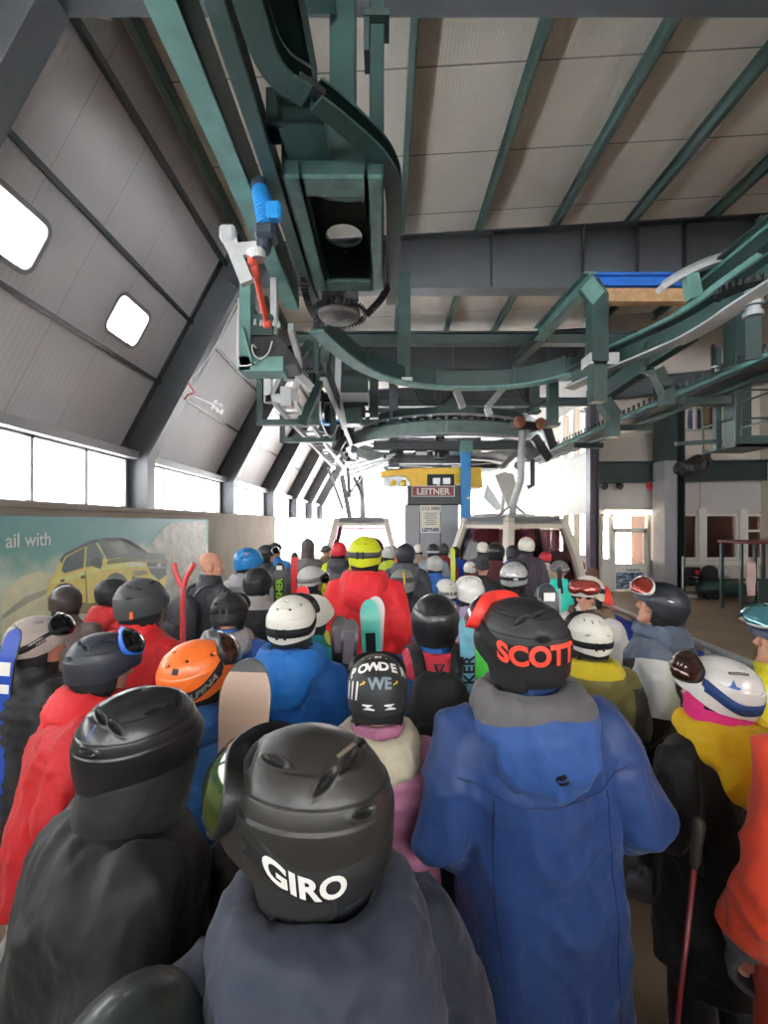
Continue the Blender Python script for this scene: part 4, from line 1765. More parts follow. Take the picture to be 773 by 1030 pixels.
child(MB().bx(P(240, 373, 4.6), P(290, 367, 4.85)).bar(P(246, 331, 4.6), P(256, 368, 4.6), .02, .2, (0, 1, 0)), 'base_bar', M_TEAL, r)
child(MB().bx(P(272, 350, 4.7), P(280, 280, 4.78)), 'silver_upright', M_SILV, r)
r = empty('drive_box', P(275, 368, 4.7), 'black drive box with open end and loose pale cable', 'drive unit')
q = MB()
q.prism([(x, z) for x, z in [(P(px, py, 4.65).x, P(px, py, 4.65).z) for px, py in ((249, 337), (278, 336), (298, 360), (297, 366), (264, 371))]], .35, Matrix.Translation((0, 4.65, 0)))
child(q, 'housing', M_BLACK, r)
child(MB().bx(P(247, 337, 4.62), P(282, 331, 4.98)), 'top_plate', M_GREEN, r)
cb_ = MB().tube(smooth_path([P(274, 343, 4.6), P(270, 355, 4.58), P(262, 361, 4.58), P(255, 356, 4.58), P(254, 347, 4.58), P(258, 350, 4.58)]), .008, 6)
cb_.tube(smooth_path([P(240, 300, 4.58), P(239.5, 360, 4.58), P(246, 368, 4.58), P(258, 364, 4.58)]), .008, 6)
child(cb_, 'cable', M_WHITE, r, True)
for px, py in ((250, 329), (257, 327), (263, 328), (276, 328), (281, 330)):
    p = P(px, py, 4.62)
    child(MB().lathe([(.02, 0), (.02, .03), (.012, .03), (.012, .06)], p, (0, 0, 1), 8), 'bolt', M_GALV, r)

# pale U-arm and the left-hand tyre lane with its ladder rails
r = empty('bent_bracket', P(285, 405, 6.2), 'silver square-bent arm left of the ladder-like rails', 'bracket')
child(MB().bar(P(270, 372, 6.2), P(270, 405, 6.2), .1, .1, (0, 1, 0)).bar(P(268, 402, 6.2), P(300, 400, 6.2), .1, .1, (0, 1, 0)), 'bent_tube', M_SILV, r)
child(MB().bx(P(282, 408, 6.1), P(296, 393, 6.3)).prism([(P(283, 398, 6.15).x, P(283, 398, 6.15).z), (P(296, 398, 6.15).x, P(296, 398, 6.15).z), (P(298, 388, 6.15).x, P(298, 388, 6.15).z)], .05, Matrix.Translation((0, 6.15, 0))), 'gusset', M_SILV, r)
r = empty('lane_ladder', (-1.8, 12, 4.2), 'pale ladder-like lane rails running away along the left side', 'conveyor rail')
for x in (-2.0, -1.62):
    xs_ = -1.42 if x < -1.8 else -1.12
    child(MB().sweep(smooth_path([(xs_ - .05, 5.6, 4.55), (xs_ - .12, 6.6, 4.38), (x + .1, 7.6, 4.3), (x, 8.6, 4.3), (x, 12, 4.3), (x, 18, 4.3)]), boxprof(.07, .11)), 'rail', M_SILV, r)
for i in range(16):
    yy = 7.8 + .62 * i
    child(MB().bar((-1.98, yy, 4.32), (-1.64, yy, 4.32), .06, .05), 'rung', M_SILV, r)
for (px, py, w_, y_) in ((290, 428, 62, 8.2), (310, 445, 56, 9.8)):
    p = P(px, py, y_)
    r = empty('lane_hanger', p, 'green U-shaped hanger holding the pale ladder rails, %s one' % ('nearer' if y_ < 9 else 'farther'), 'hanger')
    hw = w_ / F * y_ / 2
    child(MB().bx((p.x - hw, y_ - .06, p.z), (p.x + hw, y_ + .06, p.z + .1)), 'crossbar', M_GREEN, r)
    child(MB().bx((p.x - hw, y_ - .05, p.z), (p.x - hw + .1, y_ + .05, p.z + 1.1)), 'upright', M_GREEN, r)
    child(MB().bx((p.x + hw - .1, y_ - .05, p.z), (p.x + hw, y_ + .05, p.z + 2.2)), 'upright', M_GREEN, r)
# row of tyres above the left lane
for i in range(9):
    yy = 8.2 + i * 1.05
    t_ = empty('drive_roller', (-1.3, yy, 4.36), 'small black drive tyre in the row above the left lane', 'tyre', 'drive tyres above the left lane')
    child(MB().lathe([(.12, -.06), (.2, -.055), (.225, -.03), (.225, .03), (.2, .055), (.12, .06)], (-1.3, yy, 4.62), (1, 0, 0), 20), 'tread', M_RUB, t_, True)
    child(MB().lathe([(.0, -.05), (.12, -.045), (.12, .045), (0, .05)], (-1.3, yy, 4.62), (1, 0, 0), 16), 'rim', M_GALV, t_)
    child(MB().bar((-1.3, yy, 4.62), (-1.05, yy, 4.62), .06, .06), 'axle', M_BLACK, t_)
r = empty('tyre_beam', (-1.0, 12, 4.5), 'dark steel beam carrying the row of drive tyres on the left', 'steel beam')
child(MB().channel((-1.0, 7.4, 4.66), (-1.0, 18.5, 4.66), .12, .3, .02), 'beam', M_GREEND, r)
child(MB().bar((-1.0, 7.6, 4.82), (-1.0, 7.6, 7.0), .12, .12, (0, 1, 0)), 'hanger', M_GREEND, r)
child(MB().bar((-1.0, 14.2, 4.82), (-1.0, 14.2, 7.0), .12, .12, (0, 1, 0)), 'hanger', M_GREEND, r)

# braces above the left lane
r = empty('lane_brace', P(300, 380, 6.8), 'green slanting braces between the drive box and the cross beam', 'brace')
for p0, p1 in ((((294, 372), (312, 345))), ((305, 425), (322, 385)), ((292, 368), (318, 395))):
    child(MB().bar(P(*p0, 6.6), P(*p1, 6.9), .11, .11, (0, 1, 0)), 'strut', M_GREEN if p0[0] != 292 else M_SILV, r)

# boxed hanger in the middle left
r = empty('boxed_hanger', P(355, 430, 9.6), 'green boxed hanger with a bent left leg left of the bullwheel', 'hanger')
y_ = 9.6
child(MB().bx(P(341, 408, y_), P(371, 385, y_ + .4)), 'upper_box', M_GREEN, r)
child(MB().bx(P(346, 426, y_), P(364, 414, y_ + .4)), 'lower_box', M_GREEN, r)
child(MB().bar(P(341, 345, y_), P(340, 395, y_), .12, .14, (0, 1, 0)).bar(P(340, 393, y_), P(346, 426, y_), .12, .14, (0, 1, 0)), 'bent_leg', M_SILV, r)
child(MB().bx(P(340, 404, y_ - .03), P(372, 401, y_ + .45)), 'flange', M_SILV, r)
child(MB().bx(P(372, 420, y_ + .3), P(381, 372, y_ + .5)), 'inner_post', M_GREEN, r)
child(MB().bx(P(345, 420, y_ + .1), P(368, 404, y_ + .3)), 'hub_block', M_BLACK, r)

# cross beams
for nm, y_, z_, h_, x0, x1, lab in (('cross_beam', 8.95, 5.78, .24, -1.85, 5.2, 'long dark green cross beam just below the big roof beam'),
                                    ('cross_beam', 11.6, 5.95, .3, -2.6, 6.2, 'dark green cross beam behind the big curved rail')):
    mark(MB().ibeam((x0, y_, z_), (x1, y_, z_), .2, h_, .02, .03).build(nm, M_GREEND), lab, 'steel beam')

# the great curved rail on this side of the terminal
E = [PZ(px, py, 4.7) for px, py in ((318, 322), (340, 343), (362, 360), (385, 371), (410, 378), (440, 382), (472, 383), (505, 382), (535, 378.5), (560, 373), (578, 367))]
r = empty('curved_rail', (1.5, 7.6, 4.6), 'big dark green curved rail sweeping across the middle under the roof beam', 'guide rail')
Es = smooth_path(E)
child(MB().sweep(Es, chanprof(.16, .26, .025, -1)), 'rail', M_GREEN, r)
child(MB().sweep([p + Vector((0, 0, -.14)) for p in Es], boxprof(.22, .03)), 'flange', M_TEAL, r)
child(MB().sweep([p + Vector((0, .25, .2)) for p in Es[6:]], boxprof(.1, .1)), 'inner_rail', M_GREEND, r)
for i in (14, 30, 44, 56):
    child(MB().box(Es[i] + Vector((0, 0, .02)), (.05, .3, .3)), 'clamp', M_GREEN, r)
for px, y_, py0, py1, w_, lab in ((406.5, 7.9, 276, 384, .23, 'tall teal green hanging post in front of the big curved rail'),
                                  (556, 8.0, 368, 428, .17, 'shorter dark green post under the right end of the curved rail'),
                                  (538, 9.5, 380, 415, .17, 'small dark green post left of the pair under the curved rail'),
                                  (350, 13, 392, 430, .28, 'grey green post hanging left of the upper bullwheel ring'),
                                  (396, 13, 376, 470, .26, 'dark post hanging in front of the bullwheel, left one'),
                                  (443, 13, 376, 462, .26, 'round grey post hanging in front of the bullwheel'),
                                  (742, 9.1, 290, 452, .33, 'broad dark green post dropping to the green basket')):
    p0, p1 = P(px, py0, y_), P(px, py1, y_)
    r = empty('hanging_post', p1, lab, 'post')
    if px == 443:
        child(MB().tube([p0, p1], .14, 16), 'shaft', M_STEELD, r, True)
    else:
        child(MB().bx((p0.x - w_ / 2, y_ - w_ / 2, p1.z), (p0.x + w_ / 2, y_ + w_ / 2, p0.z), bev=.01), 'shaft', M_GREEN if px in (406.5, 350, 556, 538, 742) else M_STEELD, r)
    child(MB().bx((p0.x - w_ * .62, y_ - w_ * .7, p1.z - .02), (p0.x + w_ * .62, y_ + w_ * .7, p1.z + .03)), 'foot_plate', M_SILV if px in (406.5, 350) else M_GREEN, r)
for px0, py0, px1, py1, y_, m_, lab in ((455, 384, 463, 402, 9.5, M_SILV, 'pale bent bracket under the middle of the curved rail'), (512, 384, 490, 410, 9.5, M_SILV, 'pale slanting brace right of the bent bracket')):
    mark(MB().bar(P(px0, py0, y_), P(px1, py1, y_), .13, .12, (0, 1, 0)).bar(P(px1, py1, y_), P(px1 + 3, py1 + 8, y_), .13, .12, (0, 1, 0)).build('bracket', m_), lab, 'bracket')

# right-hand gantry: elbow post, straight beam, curved rail, brace
y_ = 6.6
r = empty('elbow_post', P(601, 366, y_), 'dark green elbow-shaped post right of the curved rail', 'post')
child(MB().bar(P(601, 366, y_), P(601, 298, y_), .24, .24, (0, 1, 0), bev=.01).bar(P(602, 302, y_), P(592, 286, y_ - .1), .22, .22, (0, 1, 0)), 'shaft', M_GREEN, r)
child(MB().bar(P(602, 300, y_ - .13), P(590, 284, y_ - .22), .26, .03, (0, 1, 0)), 'cap_plate', M_TEAL, r)
child(MB().bx(P(594, 366, y_ - .1), P(613, 362, y_ + .2)), 'foot_plate', M_SILV, r)
child(MB().bar(P(601, 405, y_), P(601, 366, y_), .2, .2, (0, 1, 0)), 'lower_shaft', M_GREEN, r)
r = empty('gantry_beam', P(560, 330, 6.8), 'pale edged green beam rising to the top of the elbow post', 'steel beam')
child(MB().ibeam(P(543, 336, 8.5), P(594, 282, 6.6), .2, .26, .03, .03), 'beam', M_TEAL, r)
child(MB().ibeam(P(520, 362, 9.5), P(548, 336, 8.6), .18, .2, .03, .03), 'tail', M_GREEN, r)
r = empty('gantry_beam', P(690, 300, 5.2), 'long teal green beam rising to the right edge above the chain wheel', 'steel beam')
child(MB().ibeam(P(697, 297, 6.1), P(800, 215, 4.6), .2, .3, .03, .03), 'beam', M_GREEN, r)
child(MB().bar(P(697, 290, 6.1), P(800, 206, 4.6), .05, .04), 'edge_rail', M_TEAL, r)
H1 = [P(px, py, yy) for px, py, yy in ((573, 381, 7.3), (600, 368, 6.9), (630, 355, 6.5), (660, 342, 6.1), (690, 328, 5.7), (720, 310, 5.3), (745, 292, 5.0), (790, 262, 4.6))]
r = empty('curved_rail', P(650, 350, 6.2), 'broad green curved rail climbing from the elbow post to the right edge', 'guide rail')
Hs = smooth_path(H1)
child(MB().sweep(Hs, chanprof(.18, .3, .03)), 'rail', M_GREEN, r)
child(MB().sweep([p + Vector((0, 0, -.16)) for p in Hs], boxprof(.24, .025)), 'flange', M_SILV, r)
child(MB().sweep([p + Vector((0, .3, .22)) for p in Hs[8:]], boxprof(.08, .08)), 'top_rail', M_TEAL, r)
r = empty('gantry_brace', P(650, 380, 6.4), 'green lower brace beam with a bolted joint under the broad curved rail', 'brace')
child(MB().ibeam(P(611, 391, 6.9), P(652, 362, 6.3), .16, .3, .03, .03), 'lower_half', M_GREEN, r)
child(MB().ibeam(P(653, 361, 6.3), P(697, 333, 5.8), .16, .24, .03, .03), 'upper_half', M_GREEN, r)
child(MB().bar(P(649, 376, 6.3), P(656, 346, 6.3), .2, .05, (0, 1, 0)), 'joint_plate', M_GREEN, r)
mark(MB().bar(P(660, 372, 6.6), P(670, 392, 6.6), .16, .16, (0, 1, 0)).bar(P(670, 390, 6.6), P(671, 408, 6.6), .16, .16, (0, 1, 0)).build('bracket', M_GREEN), 'green knee bracket above the green wall column', 'bracket')
mark(MB().bar(P(607, 404, 7.4), P(618, 420, 7.4), .2, .2, (0, 1, 0)).bar(P(617, 418, 7.4), P(617, 440, 7.4), .16, .16, (0, 1, 0)).build('bracket', M_GREEN), 'green knee bracket in front of the violet grey corner post', 'bracket')
r = empty('deflector', P(695, 272, 5.6), 'pale curved deflector plate standing on a short green stem', 'rail piece')
cvs = smooth_path([P(664, 291, 5.6), P(680, 281, 5.6), (P(700, 271, 5.6)), P(716, 265, 5.6), P(729, 262, 5.6)])
child(MB().sweep(cvs, boxprof(.14, .07)), 'plate', M_SILV, r)
child(MB().sweep([p + Vector((0, -.05, .05)) for p in cvs], boxprof(.04, .04)), 'lip', M_GALV, r)
child(MB().bar(P(694, 277, 5.6), P(699, 301, 5.6), .17, .1, (0, 1, 0)), 'stem', M_TEAL, r)
# chain wheel at the right edge
pc = P(758, 292, 5.0)
r = empty('toothed_sprocket', pc, 'dark toothed chain wheel with a chunky hub at the right edge', 'wheel')
c = MB().lathe([(.05, 0), (.30, .0), (.30, .03), (.05, .03)], pc, (0, -.12, 1), 40)
child(c, 'disc', M_BLACK, r)
for i in range(32):
    t = 2 * PI * i / 32
    p = pc + Vector((.33 * math.cos(t), .33 * math.sin(t), .015 + .04 * math.sin(t)))
    child(MB().box(p, (.05, .03, .07), Matrix.Rotation(t, 3, 'Z')), 'tooth', M_BLACK, r)
hb = MB()
for k, rr_ in enumerate((.1, .07, .1, .06, .09)):
    hb.lathe([(rr_, 0), (rr_, .05)], pc + Vector((0, 0, -.3 + k * .06)), (0, 0, 1), 14)
child(hb, 'hub', M_GALV, r)
child(MB().bar(pc + Vector((0, 0, -.3)), pc + Vector((.05, .05, -.75)), .1, .1, (0, 1, 0)), 'spindle', M_GREEN, r)

# long twin conveyor rail along the right side
def xr(yy):
    return 5.22


r = empty('conveyor_rail', (5.2, 9, 4.2), 'long thin twin green rail with studs running to the right edge', 'conveyor rail')
for x, z0 in ((5.05, 4.32), (5.42, 4.2)):
    child(MB().channel((x, 4.2, z0), (x, 15.8, z0), .08, .1, .015), 'rail', M_TEAL if x < 5.2 else M_GREEN, r)
child(MB().bx((5.09, 4.2, 4.24), (5.38, 15.8, 4.28)), 'bed', M_BLACK, r)
for i in range(60):
    yy = 5 + i * .18
    child(MB().lathe([(.022, 0), (.022, .07), (.03, .07), (.03, .09)], (5.0, yy, 4.36), (0, 0, 1), 8), 'stud', M_BLACK, r)
for yy in (7.3, 9.4, 11.5):
    child(MB().bx((4.85, yy - .1, 4.02), (5.6, yy + .1, 4.14)), 'support', M_GREEND, r)

# maintenance basket
yb = 8.2
r = empty('basket', P(745, 454, yb), 'green steel maintenance basket with railing hanging at upper right', 'platform')
x0, x1, z0, z1 = P(727, 0, yb).x, P(768, 0, yb).x, P(0, 452, yb).z, P(0, 397, yb).z
child(MB().bx((x0, yb - .3, z0), (x1, yb + .5, z0 + .05)), 'floor_plate', M_GREEN, r)
child(MB().bx((x0, yb - .3, z0), (x1, yb - .27, z0 + .2)).bx((x1 - .03, yb - .3, z0), (x1, yb + .5, z0 + .2)), 'toe_board', M_GREEN, r)
for x, yy in ((x0, yb - .3), (x1, yb - .3), (x0, yb + .5), (x1, yb + .5)):
    child(MB().tube([(x, yy, z0), (x, yy, z1)], .022, 8), 'stanchion', M_GREEN, r)
for zz in (z1, (z0 + z1) / 2):
    child(MB().tube([(x0, yb + .5, zz), (x0, yb - .3, zz), (x1, yb - .3, zz), (x1, yb + .5, zz)], .02, 8), 'guard_rail', M_GREEN, r)
child(MB().bar((x0 - .02, yb + .1, z0), (x0 - .02, yb + .1, z1 + .9), .1, .1, (0, 1, 0)), 'hanger', M_GREEN, r)
child(MB().bar((x0 - .02, yb, z0 + .15), (P(680, 452, yb).x, yb, z0 + .1), .07, .07), 'stay', M_GREEND, r)

# hoist rail under the roof beam
r = empty('hoist_rail', P(650, 290, 9.0), 'blue hoist rail bolted under the big roof beam', 'rail')
child(MB().ibeam(P(596, 283, 8.9), P(712, 283, 8.9), .2, .26, .03, .05), 'rail', mat('deep_blue_paint', lin((30, 96, 180)), .45), r)
child(MB().bx(P(596, 303, 8.8), P(690, 295, 9.0)), 'timber', mat('raw_timber', lin((176, 140, 100)), .7, var=.2, vscale=9), r)

# bullwheel and its rings far in the hall
BC = Vector((2.0, 15.5, 0))


def circ(rad, z, a0=0, a1=360, n=72):
    return [BC + Vector((rad * math.cos(math.radians(a0 + (a1 - a0) * i / n)), rad * math.sin(math.radians(a0 + (a1 - a0) * i / n)), z)) for i in range(n + 1)]


r = empty('guide_ring', BC + Vector((0, 0, 4.5)), 'wide pale green guide ring round the bullwheel, the lower and larger ring', 'guide rail')
ck = circ(3.25, 4.72)[:-1]
child(MB().sweep(ck, boxprof(.16, .34), closed=True), 'rail', mat('pale_green_steel', lin((126, 146, 140)), .45, var=.15), r)
child(MB().sweep([p + Vector((0, 0, -.19)) for p in ck], boxprof(.3, .04), closed=True), 'flange', M_GALV, r)
child(MB().sweep([p + Vector((0, 0, .19)) for p in ck], boxprof(.26, .04), closed=True), 'top_flange', M_GREEN, r)
r = empty('guide_ring', BC + Vector((0, 0, 5.1)), 'thin dark upper guide ring above the wide ring', 'guide rail')
ck = circ(3.1, 5.22)[:-1]
child(MB().sweep(ck, boxprof(.12, .2), closed=True), 'rail', M_GREEN, r)
child(MB().sweep([p + Vector((0, 0, -.11)) for p in ck], boxprof(.2, .025), closed=True), 'flange', M_GALV, r)
r = empty('bullwheel', BC + Vector((0, 0, 4.0)), 'big grey spoked bullwheel seen edge on above the yellow machine beam', 'wheel')
ck = circ(2.15, 4.12)[:-1]
child(MB().sweep(ck, [(-.12, -.12), (.12, -.12), (.04, 0), (.12, .12), (-.12, .12)], closed=True), 'rim', M_GALV, r)
for i in range(8):
    t = 2 * PI * i / 8 + .2
    child(MB().bar(BC + Vector((.2 * math.cos(t), .2 * math.sin(t), 4.12)), BC + Vector((2.05 * math.cos(t), 2.05 * math.sin(t), 4.12)), .14, .16), 'spoke', M_STEELD, r)
child(MB().lathe([(.35, -.3), (.35, .3), (.2, .3), (.2, .6)], BC + Vector((0, 0, 4.12)), (0, 0, 1), 20), 'hub', M_STEELD, r)
# little drive wheels riding on the ring
for i in range(15):
    t = math.radians(205 + i * 9.3)
    p = BC + Vector((2.85 * math.cos(t), 2.85 * math.sin(t), 4.98))
    t_ = empty('ring_roller', p, 'small dark drive tyre on the near half of the bullwheel rings', 'tyre', 'drive tyres on the bullwheel rings')
    ax = Vector((math.cos(t), math.sin(t), 0))
    child(MB().lathe([(.1, -.05), (.19, -.045), (.2, 0), (.19, .045), (.1, .05)], p, ax, 18), 'tread', M_RUB, t_, True)
    child(MB().lathe([(0, -.052), (.1, -.05), (.1, .05), (0, .052)], p, ax, 12), 'rim', M_GALV, t_)
# girders, catwalk and cable tray between the rings
for i, (y_, z_, x0, x1, m_, lab) in enumerate(((13.2, 5.65, -2.2, 6.0, M_GREEND, 'dark green girder above the thin upper ring'), (14.9, 5.45, -2.2, 5.8, M_BLUE, 'slim blue girder behind the upper guide ring'),
                                               (17.2, 5.6, -2.4, 5.9, M_GREEND, 'far dark girder behind the bullwheel rings'), (12.75, 4.3, -.3, 4.6, M_STEELD, 'dark low girder under the wide guide ring'))):
    mark(MB().ibeam((x0, y_, z_), (x1, y_, z_), .2, .26 if i != 1 else .16, .02, .03).build('girder', m_), lab, 'steel beam')
r = empty('tube_bundle', P(400, 470, 13.2), 'bright slanting metal rails under the left of the wide guide ring', 'rails')
for k in range(3):
    child(MB().bar(P(352, 478 - 5 * k, 15), P(392 + 4 * k, 463 - 3 * k, 12.6), .1, .06), 'rail', M_GALV, r)
r = empty('switch_cabinet', P(440, 455, 13), 'grey cable tray and small boxes between the ring and the yellow beam', 'cabinet')
child(MB().bx(P(386, 466, 13), P(470, 459, 13.3)), 'tray', M_STEELD, r)
for px in (395, 418, 436, 452):
    child(MB().bx(P(px, 459, 13), P(px + 11, 449, 13.25), bev=.01), 'box', M_GALV if px != 395 else M_STEELD, r)
# dark brackets hanging on the far right of the rings
r = empty('switch_bracket', P(545, 455, 11), 'dark steel bracket cluster at the right end of the rings', 'bracket')
for p0, p1, w_ in (((538, 440), (552, 462), .22), ((528, 462), (545, 452), .18), ((520, 470), (532, 452), .16), ((548, 425), (556, 450), .22), ((505, 470), (520, 455), .12)):
    child(MB().bar(P(*p0, 11), P(*p1, 11.3), w_, .12, (0, 1, 0)), 'plate', M_STEELD if p0[0] > 530 else M_GALV, r)
child(MB().tube([P(536, 462, 11), P(536, 488, 11), P(531, 490, 11)], .06, 10), 'pipe', M_STEELD, r, True)
r = empty('panel_bracket', P(515, 490, 13), 'white angled metal panels hanging right of the cabin hanger', 'panel')
for pts in (((498, 478), (508, 474), (520, 500), (512, 512)), ((488, 500), (492, 486), (508, 510), (502, 514)), ((508, 474), (518, 476), (522, 492), (514, 496))):
    q = [P(px, py, 13) for px, py in pts]
    child(MB().prism([(p.x, p.z) for p in q], .06, Matrix.Translation((0, 13 + .1 * (pts[0][0] % 3), 0))), 'panel', M_WHITE if pts[0][0] != 488 else M_GALV, r)
# tangle of levers over the left cabin
r = empty('lever_group', P(345, 450, 13), 'grey levers and tubes hanging over the left cabin', 'levers')
for p0, p1, w_ in (((350, 470), (352, 500), .1), ((332, 440), (348, 462), .12), ((344, 478), (352, 520), .14), ((330, 470), (345, 512), .08), ((356, 480), (366, 500), .1), ((322, 430), (336, 436), .2), ((338, 455), (347, 440), .18), ((350, 500), (364, 478), .06)):
    child(MB().bar(P(*p0, 13), P(*p1, 13.3), w_, w_, (0, 1, 0)), 'lever', M_GALV if w_ < .15 else M_STEELD, r)

# yellow machine beam, sign, cabinet, blue post
ym = 12.4
r = empty('machine_beam', P(440, 492, ym), 'yellow machine beam above the maker sign', 'machine')
q = [P(px, py, ym) for px, py in ((383, 474), (416, 471), (484, 470), (486, 490), (414, 490), (413, 484), (408, 479), (400, 478), (383, 480))]
child(MB().prism([(p.x, p.z) for p in q], .8, Matrix.Translation((0, ym, 0))), 'beam', M_YEL, r)
child(MB().bx(P(432, 490, ym - .06), P(455, 479, ym)).bx(P(430, 490, ym - .03), P(457, 477, ym - .01)), 'recess', M_BLACK, r)
for px in (436, 446):
    child(MB().bx(P(px, 487, ym - .14), P(px + 7, 481, ym - .04), bev=.01), 'junction_box', M_GALV, r)
child(MB().tube(smooth_path([P(440, 487, ym - .12), P(447, 491, ym - .15), P(456, 490, ym - .15), P(468, 484, ym - .15)]), .02, 6), 'hose', M_WHITE, r, True)
for px in (396, 406):
    child(MB().lathe([(0, 0), (.08, .0), (.08, .1), (.04, .12), (0, .12)], P(px, 486, ym), (0, -1, 0), 14), 'roller', M_YEL, r, True)
child(MB().bx(P(386, 489, ym + .1), P(412, 481, ym + .5)), 'carrier', M_GALV, r)
ks = 12.2
r = empty('control_kiosk', P(436, 590, ks), 'grey control kiosk with a dark head panel under the yellow beam', 'kiosk')
xl, xr_ = P(408, 0, ks).x, P(464, 0, ks).x
child(MB().bx((xl, ks + .02, 0), (xr_ - .06, ks + .8, P(0, 507, ks).z), bev=.02), 'body', mat('kiosk_grey', lin((158, 160, 166)), .45, var=.04), r)
child(MB().bx((P(410, 0, ks).x, ks - .1, P(0, 508, ks).z), (P(466, 0, ks).x, ks + .18, P(0, 489, ks).z), bev=.02), 'head_panel', M_STEELD, r)
child(MB().bx((xl + .38, ks + .0, .1), (xl + .4, ks + .02, 2.4)).bx((xl + .95, ks, .1), (xl + .97, ks + .02, 2.4)), 'seam', M_STEELD, r)
sg = empty('sign', P(436, 500, ks - .13), 'maker name board with pale letters on dark red on the kiosk head', 'sign')
child(MB().bx(P(415, 499, ks - .13), P(457, 489, ks - .1)), 'board', mat('sign_red', lin((132, 52, 56)), .5, var=.05), sg)
fr_ = MB()
for a, b_ in (((414.4, 499.5), (457.6, 498.8)), ((414.4, 489.4), (457.6, 488.7)), ((414.4, 499.5), (415.2, 488.7)), ((456.8, 499.5), (457.6, 488.7))):
    fr_.bx(P(*a, ks - .14), P(*b_, ks - .1))
child(fr_, 'rim', M_SILV, sg)
t = MB()
flat_text(t, 'LEITNER', .235, Matrix.Translation(P(436, 497.2, ks - .135)), .008, spacing=1.02)
child(t, 'lettering', mat('sign_pale', lin((214, 206, 200)), .5, var=0), sg)
nb = empty('notice_board', P(433, 536, ks), 'cream notice sheet with heading and blue maker name on the kiosk', 'sign')
child(MB().bx(P(423, 536, ks), P(444, 508, ks + .02)), 'sheet', mat('paper_cream', lin((232, 228, 214)), .6, var=.03), nb)
t = MB()
flat_text(t, 'C12-3000', .125, Matrix.Translation(P(433.5, 513, ks - .004)), .003)
for k in range(7):
    w_ = (.36, .3, .38, .33, .26, .35, .3)[k]
    p = P(433.5, 516 + k * 1.9, ks - .004)
    t.bx((p.x - w_ / 2, ks - .006, p.z - .012), (p.x + w_ / 2, ks - .003, p.z + .004))
child(t, 'print', mat('print_grey', lin((96, 96, 100)), .6, var=0), nb)
t = MB()
flat_text(t, 'LEITNER', .125, Matrix.Translation(P(433.5, 534.5, ks - .004)), .006)
child(t, 'lettering', mat('print_navy', lin((36, 66, 132)), .5, var=0), nb)
r = empty('blue_post', P(469, 590, 12.0), 'bright blue square post right of the maker sign', 'post')
xb0, xb1 = P(464.5, 0, 12).x, P(474, 0, 12).x
child(MB().bx((xb0, 12.0, 0), (xb1, 12.18, P(0, 452, 12).z), bev=.012), 'shaft', M_BLUE, r)
child(MB().bx((xb0 - .03, 11.92, P(0, 455, 12).z), (xb1 + .03, 12.23, P(0, 444, 12).z)), 'head_plate', M_TEAL, r)
child(MB().bx((xb1 - .12, 11.93, P(0, 502, 12).z), (xb1 - .02, 11.95, P(0, 500, 12).z)), 'tag', M_WHITE, r)

# gondola cabins
M_CABF = mat('cabin_white', lin((222, 214, 200)), .35, var=.04, coat=.3)
M_CABG = glass_mat('cabin_glass', (.34, .24, .27), .3)
M_CABP = mat('cabin_magenta_trim', lin((170, 96, 116)), .4, var=.05)
M_SEAT = mat('cabin_seat', lin((62, 56, 66)), .7)


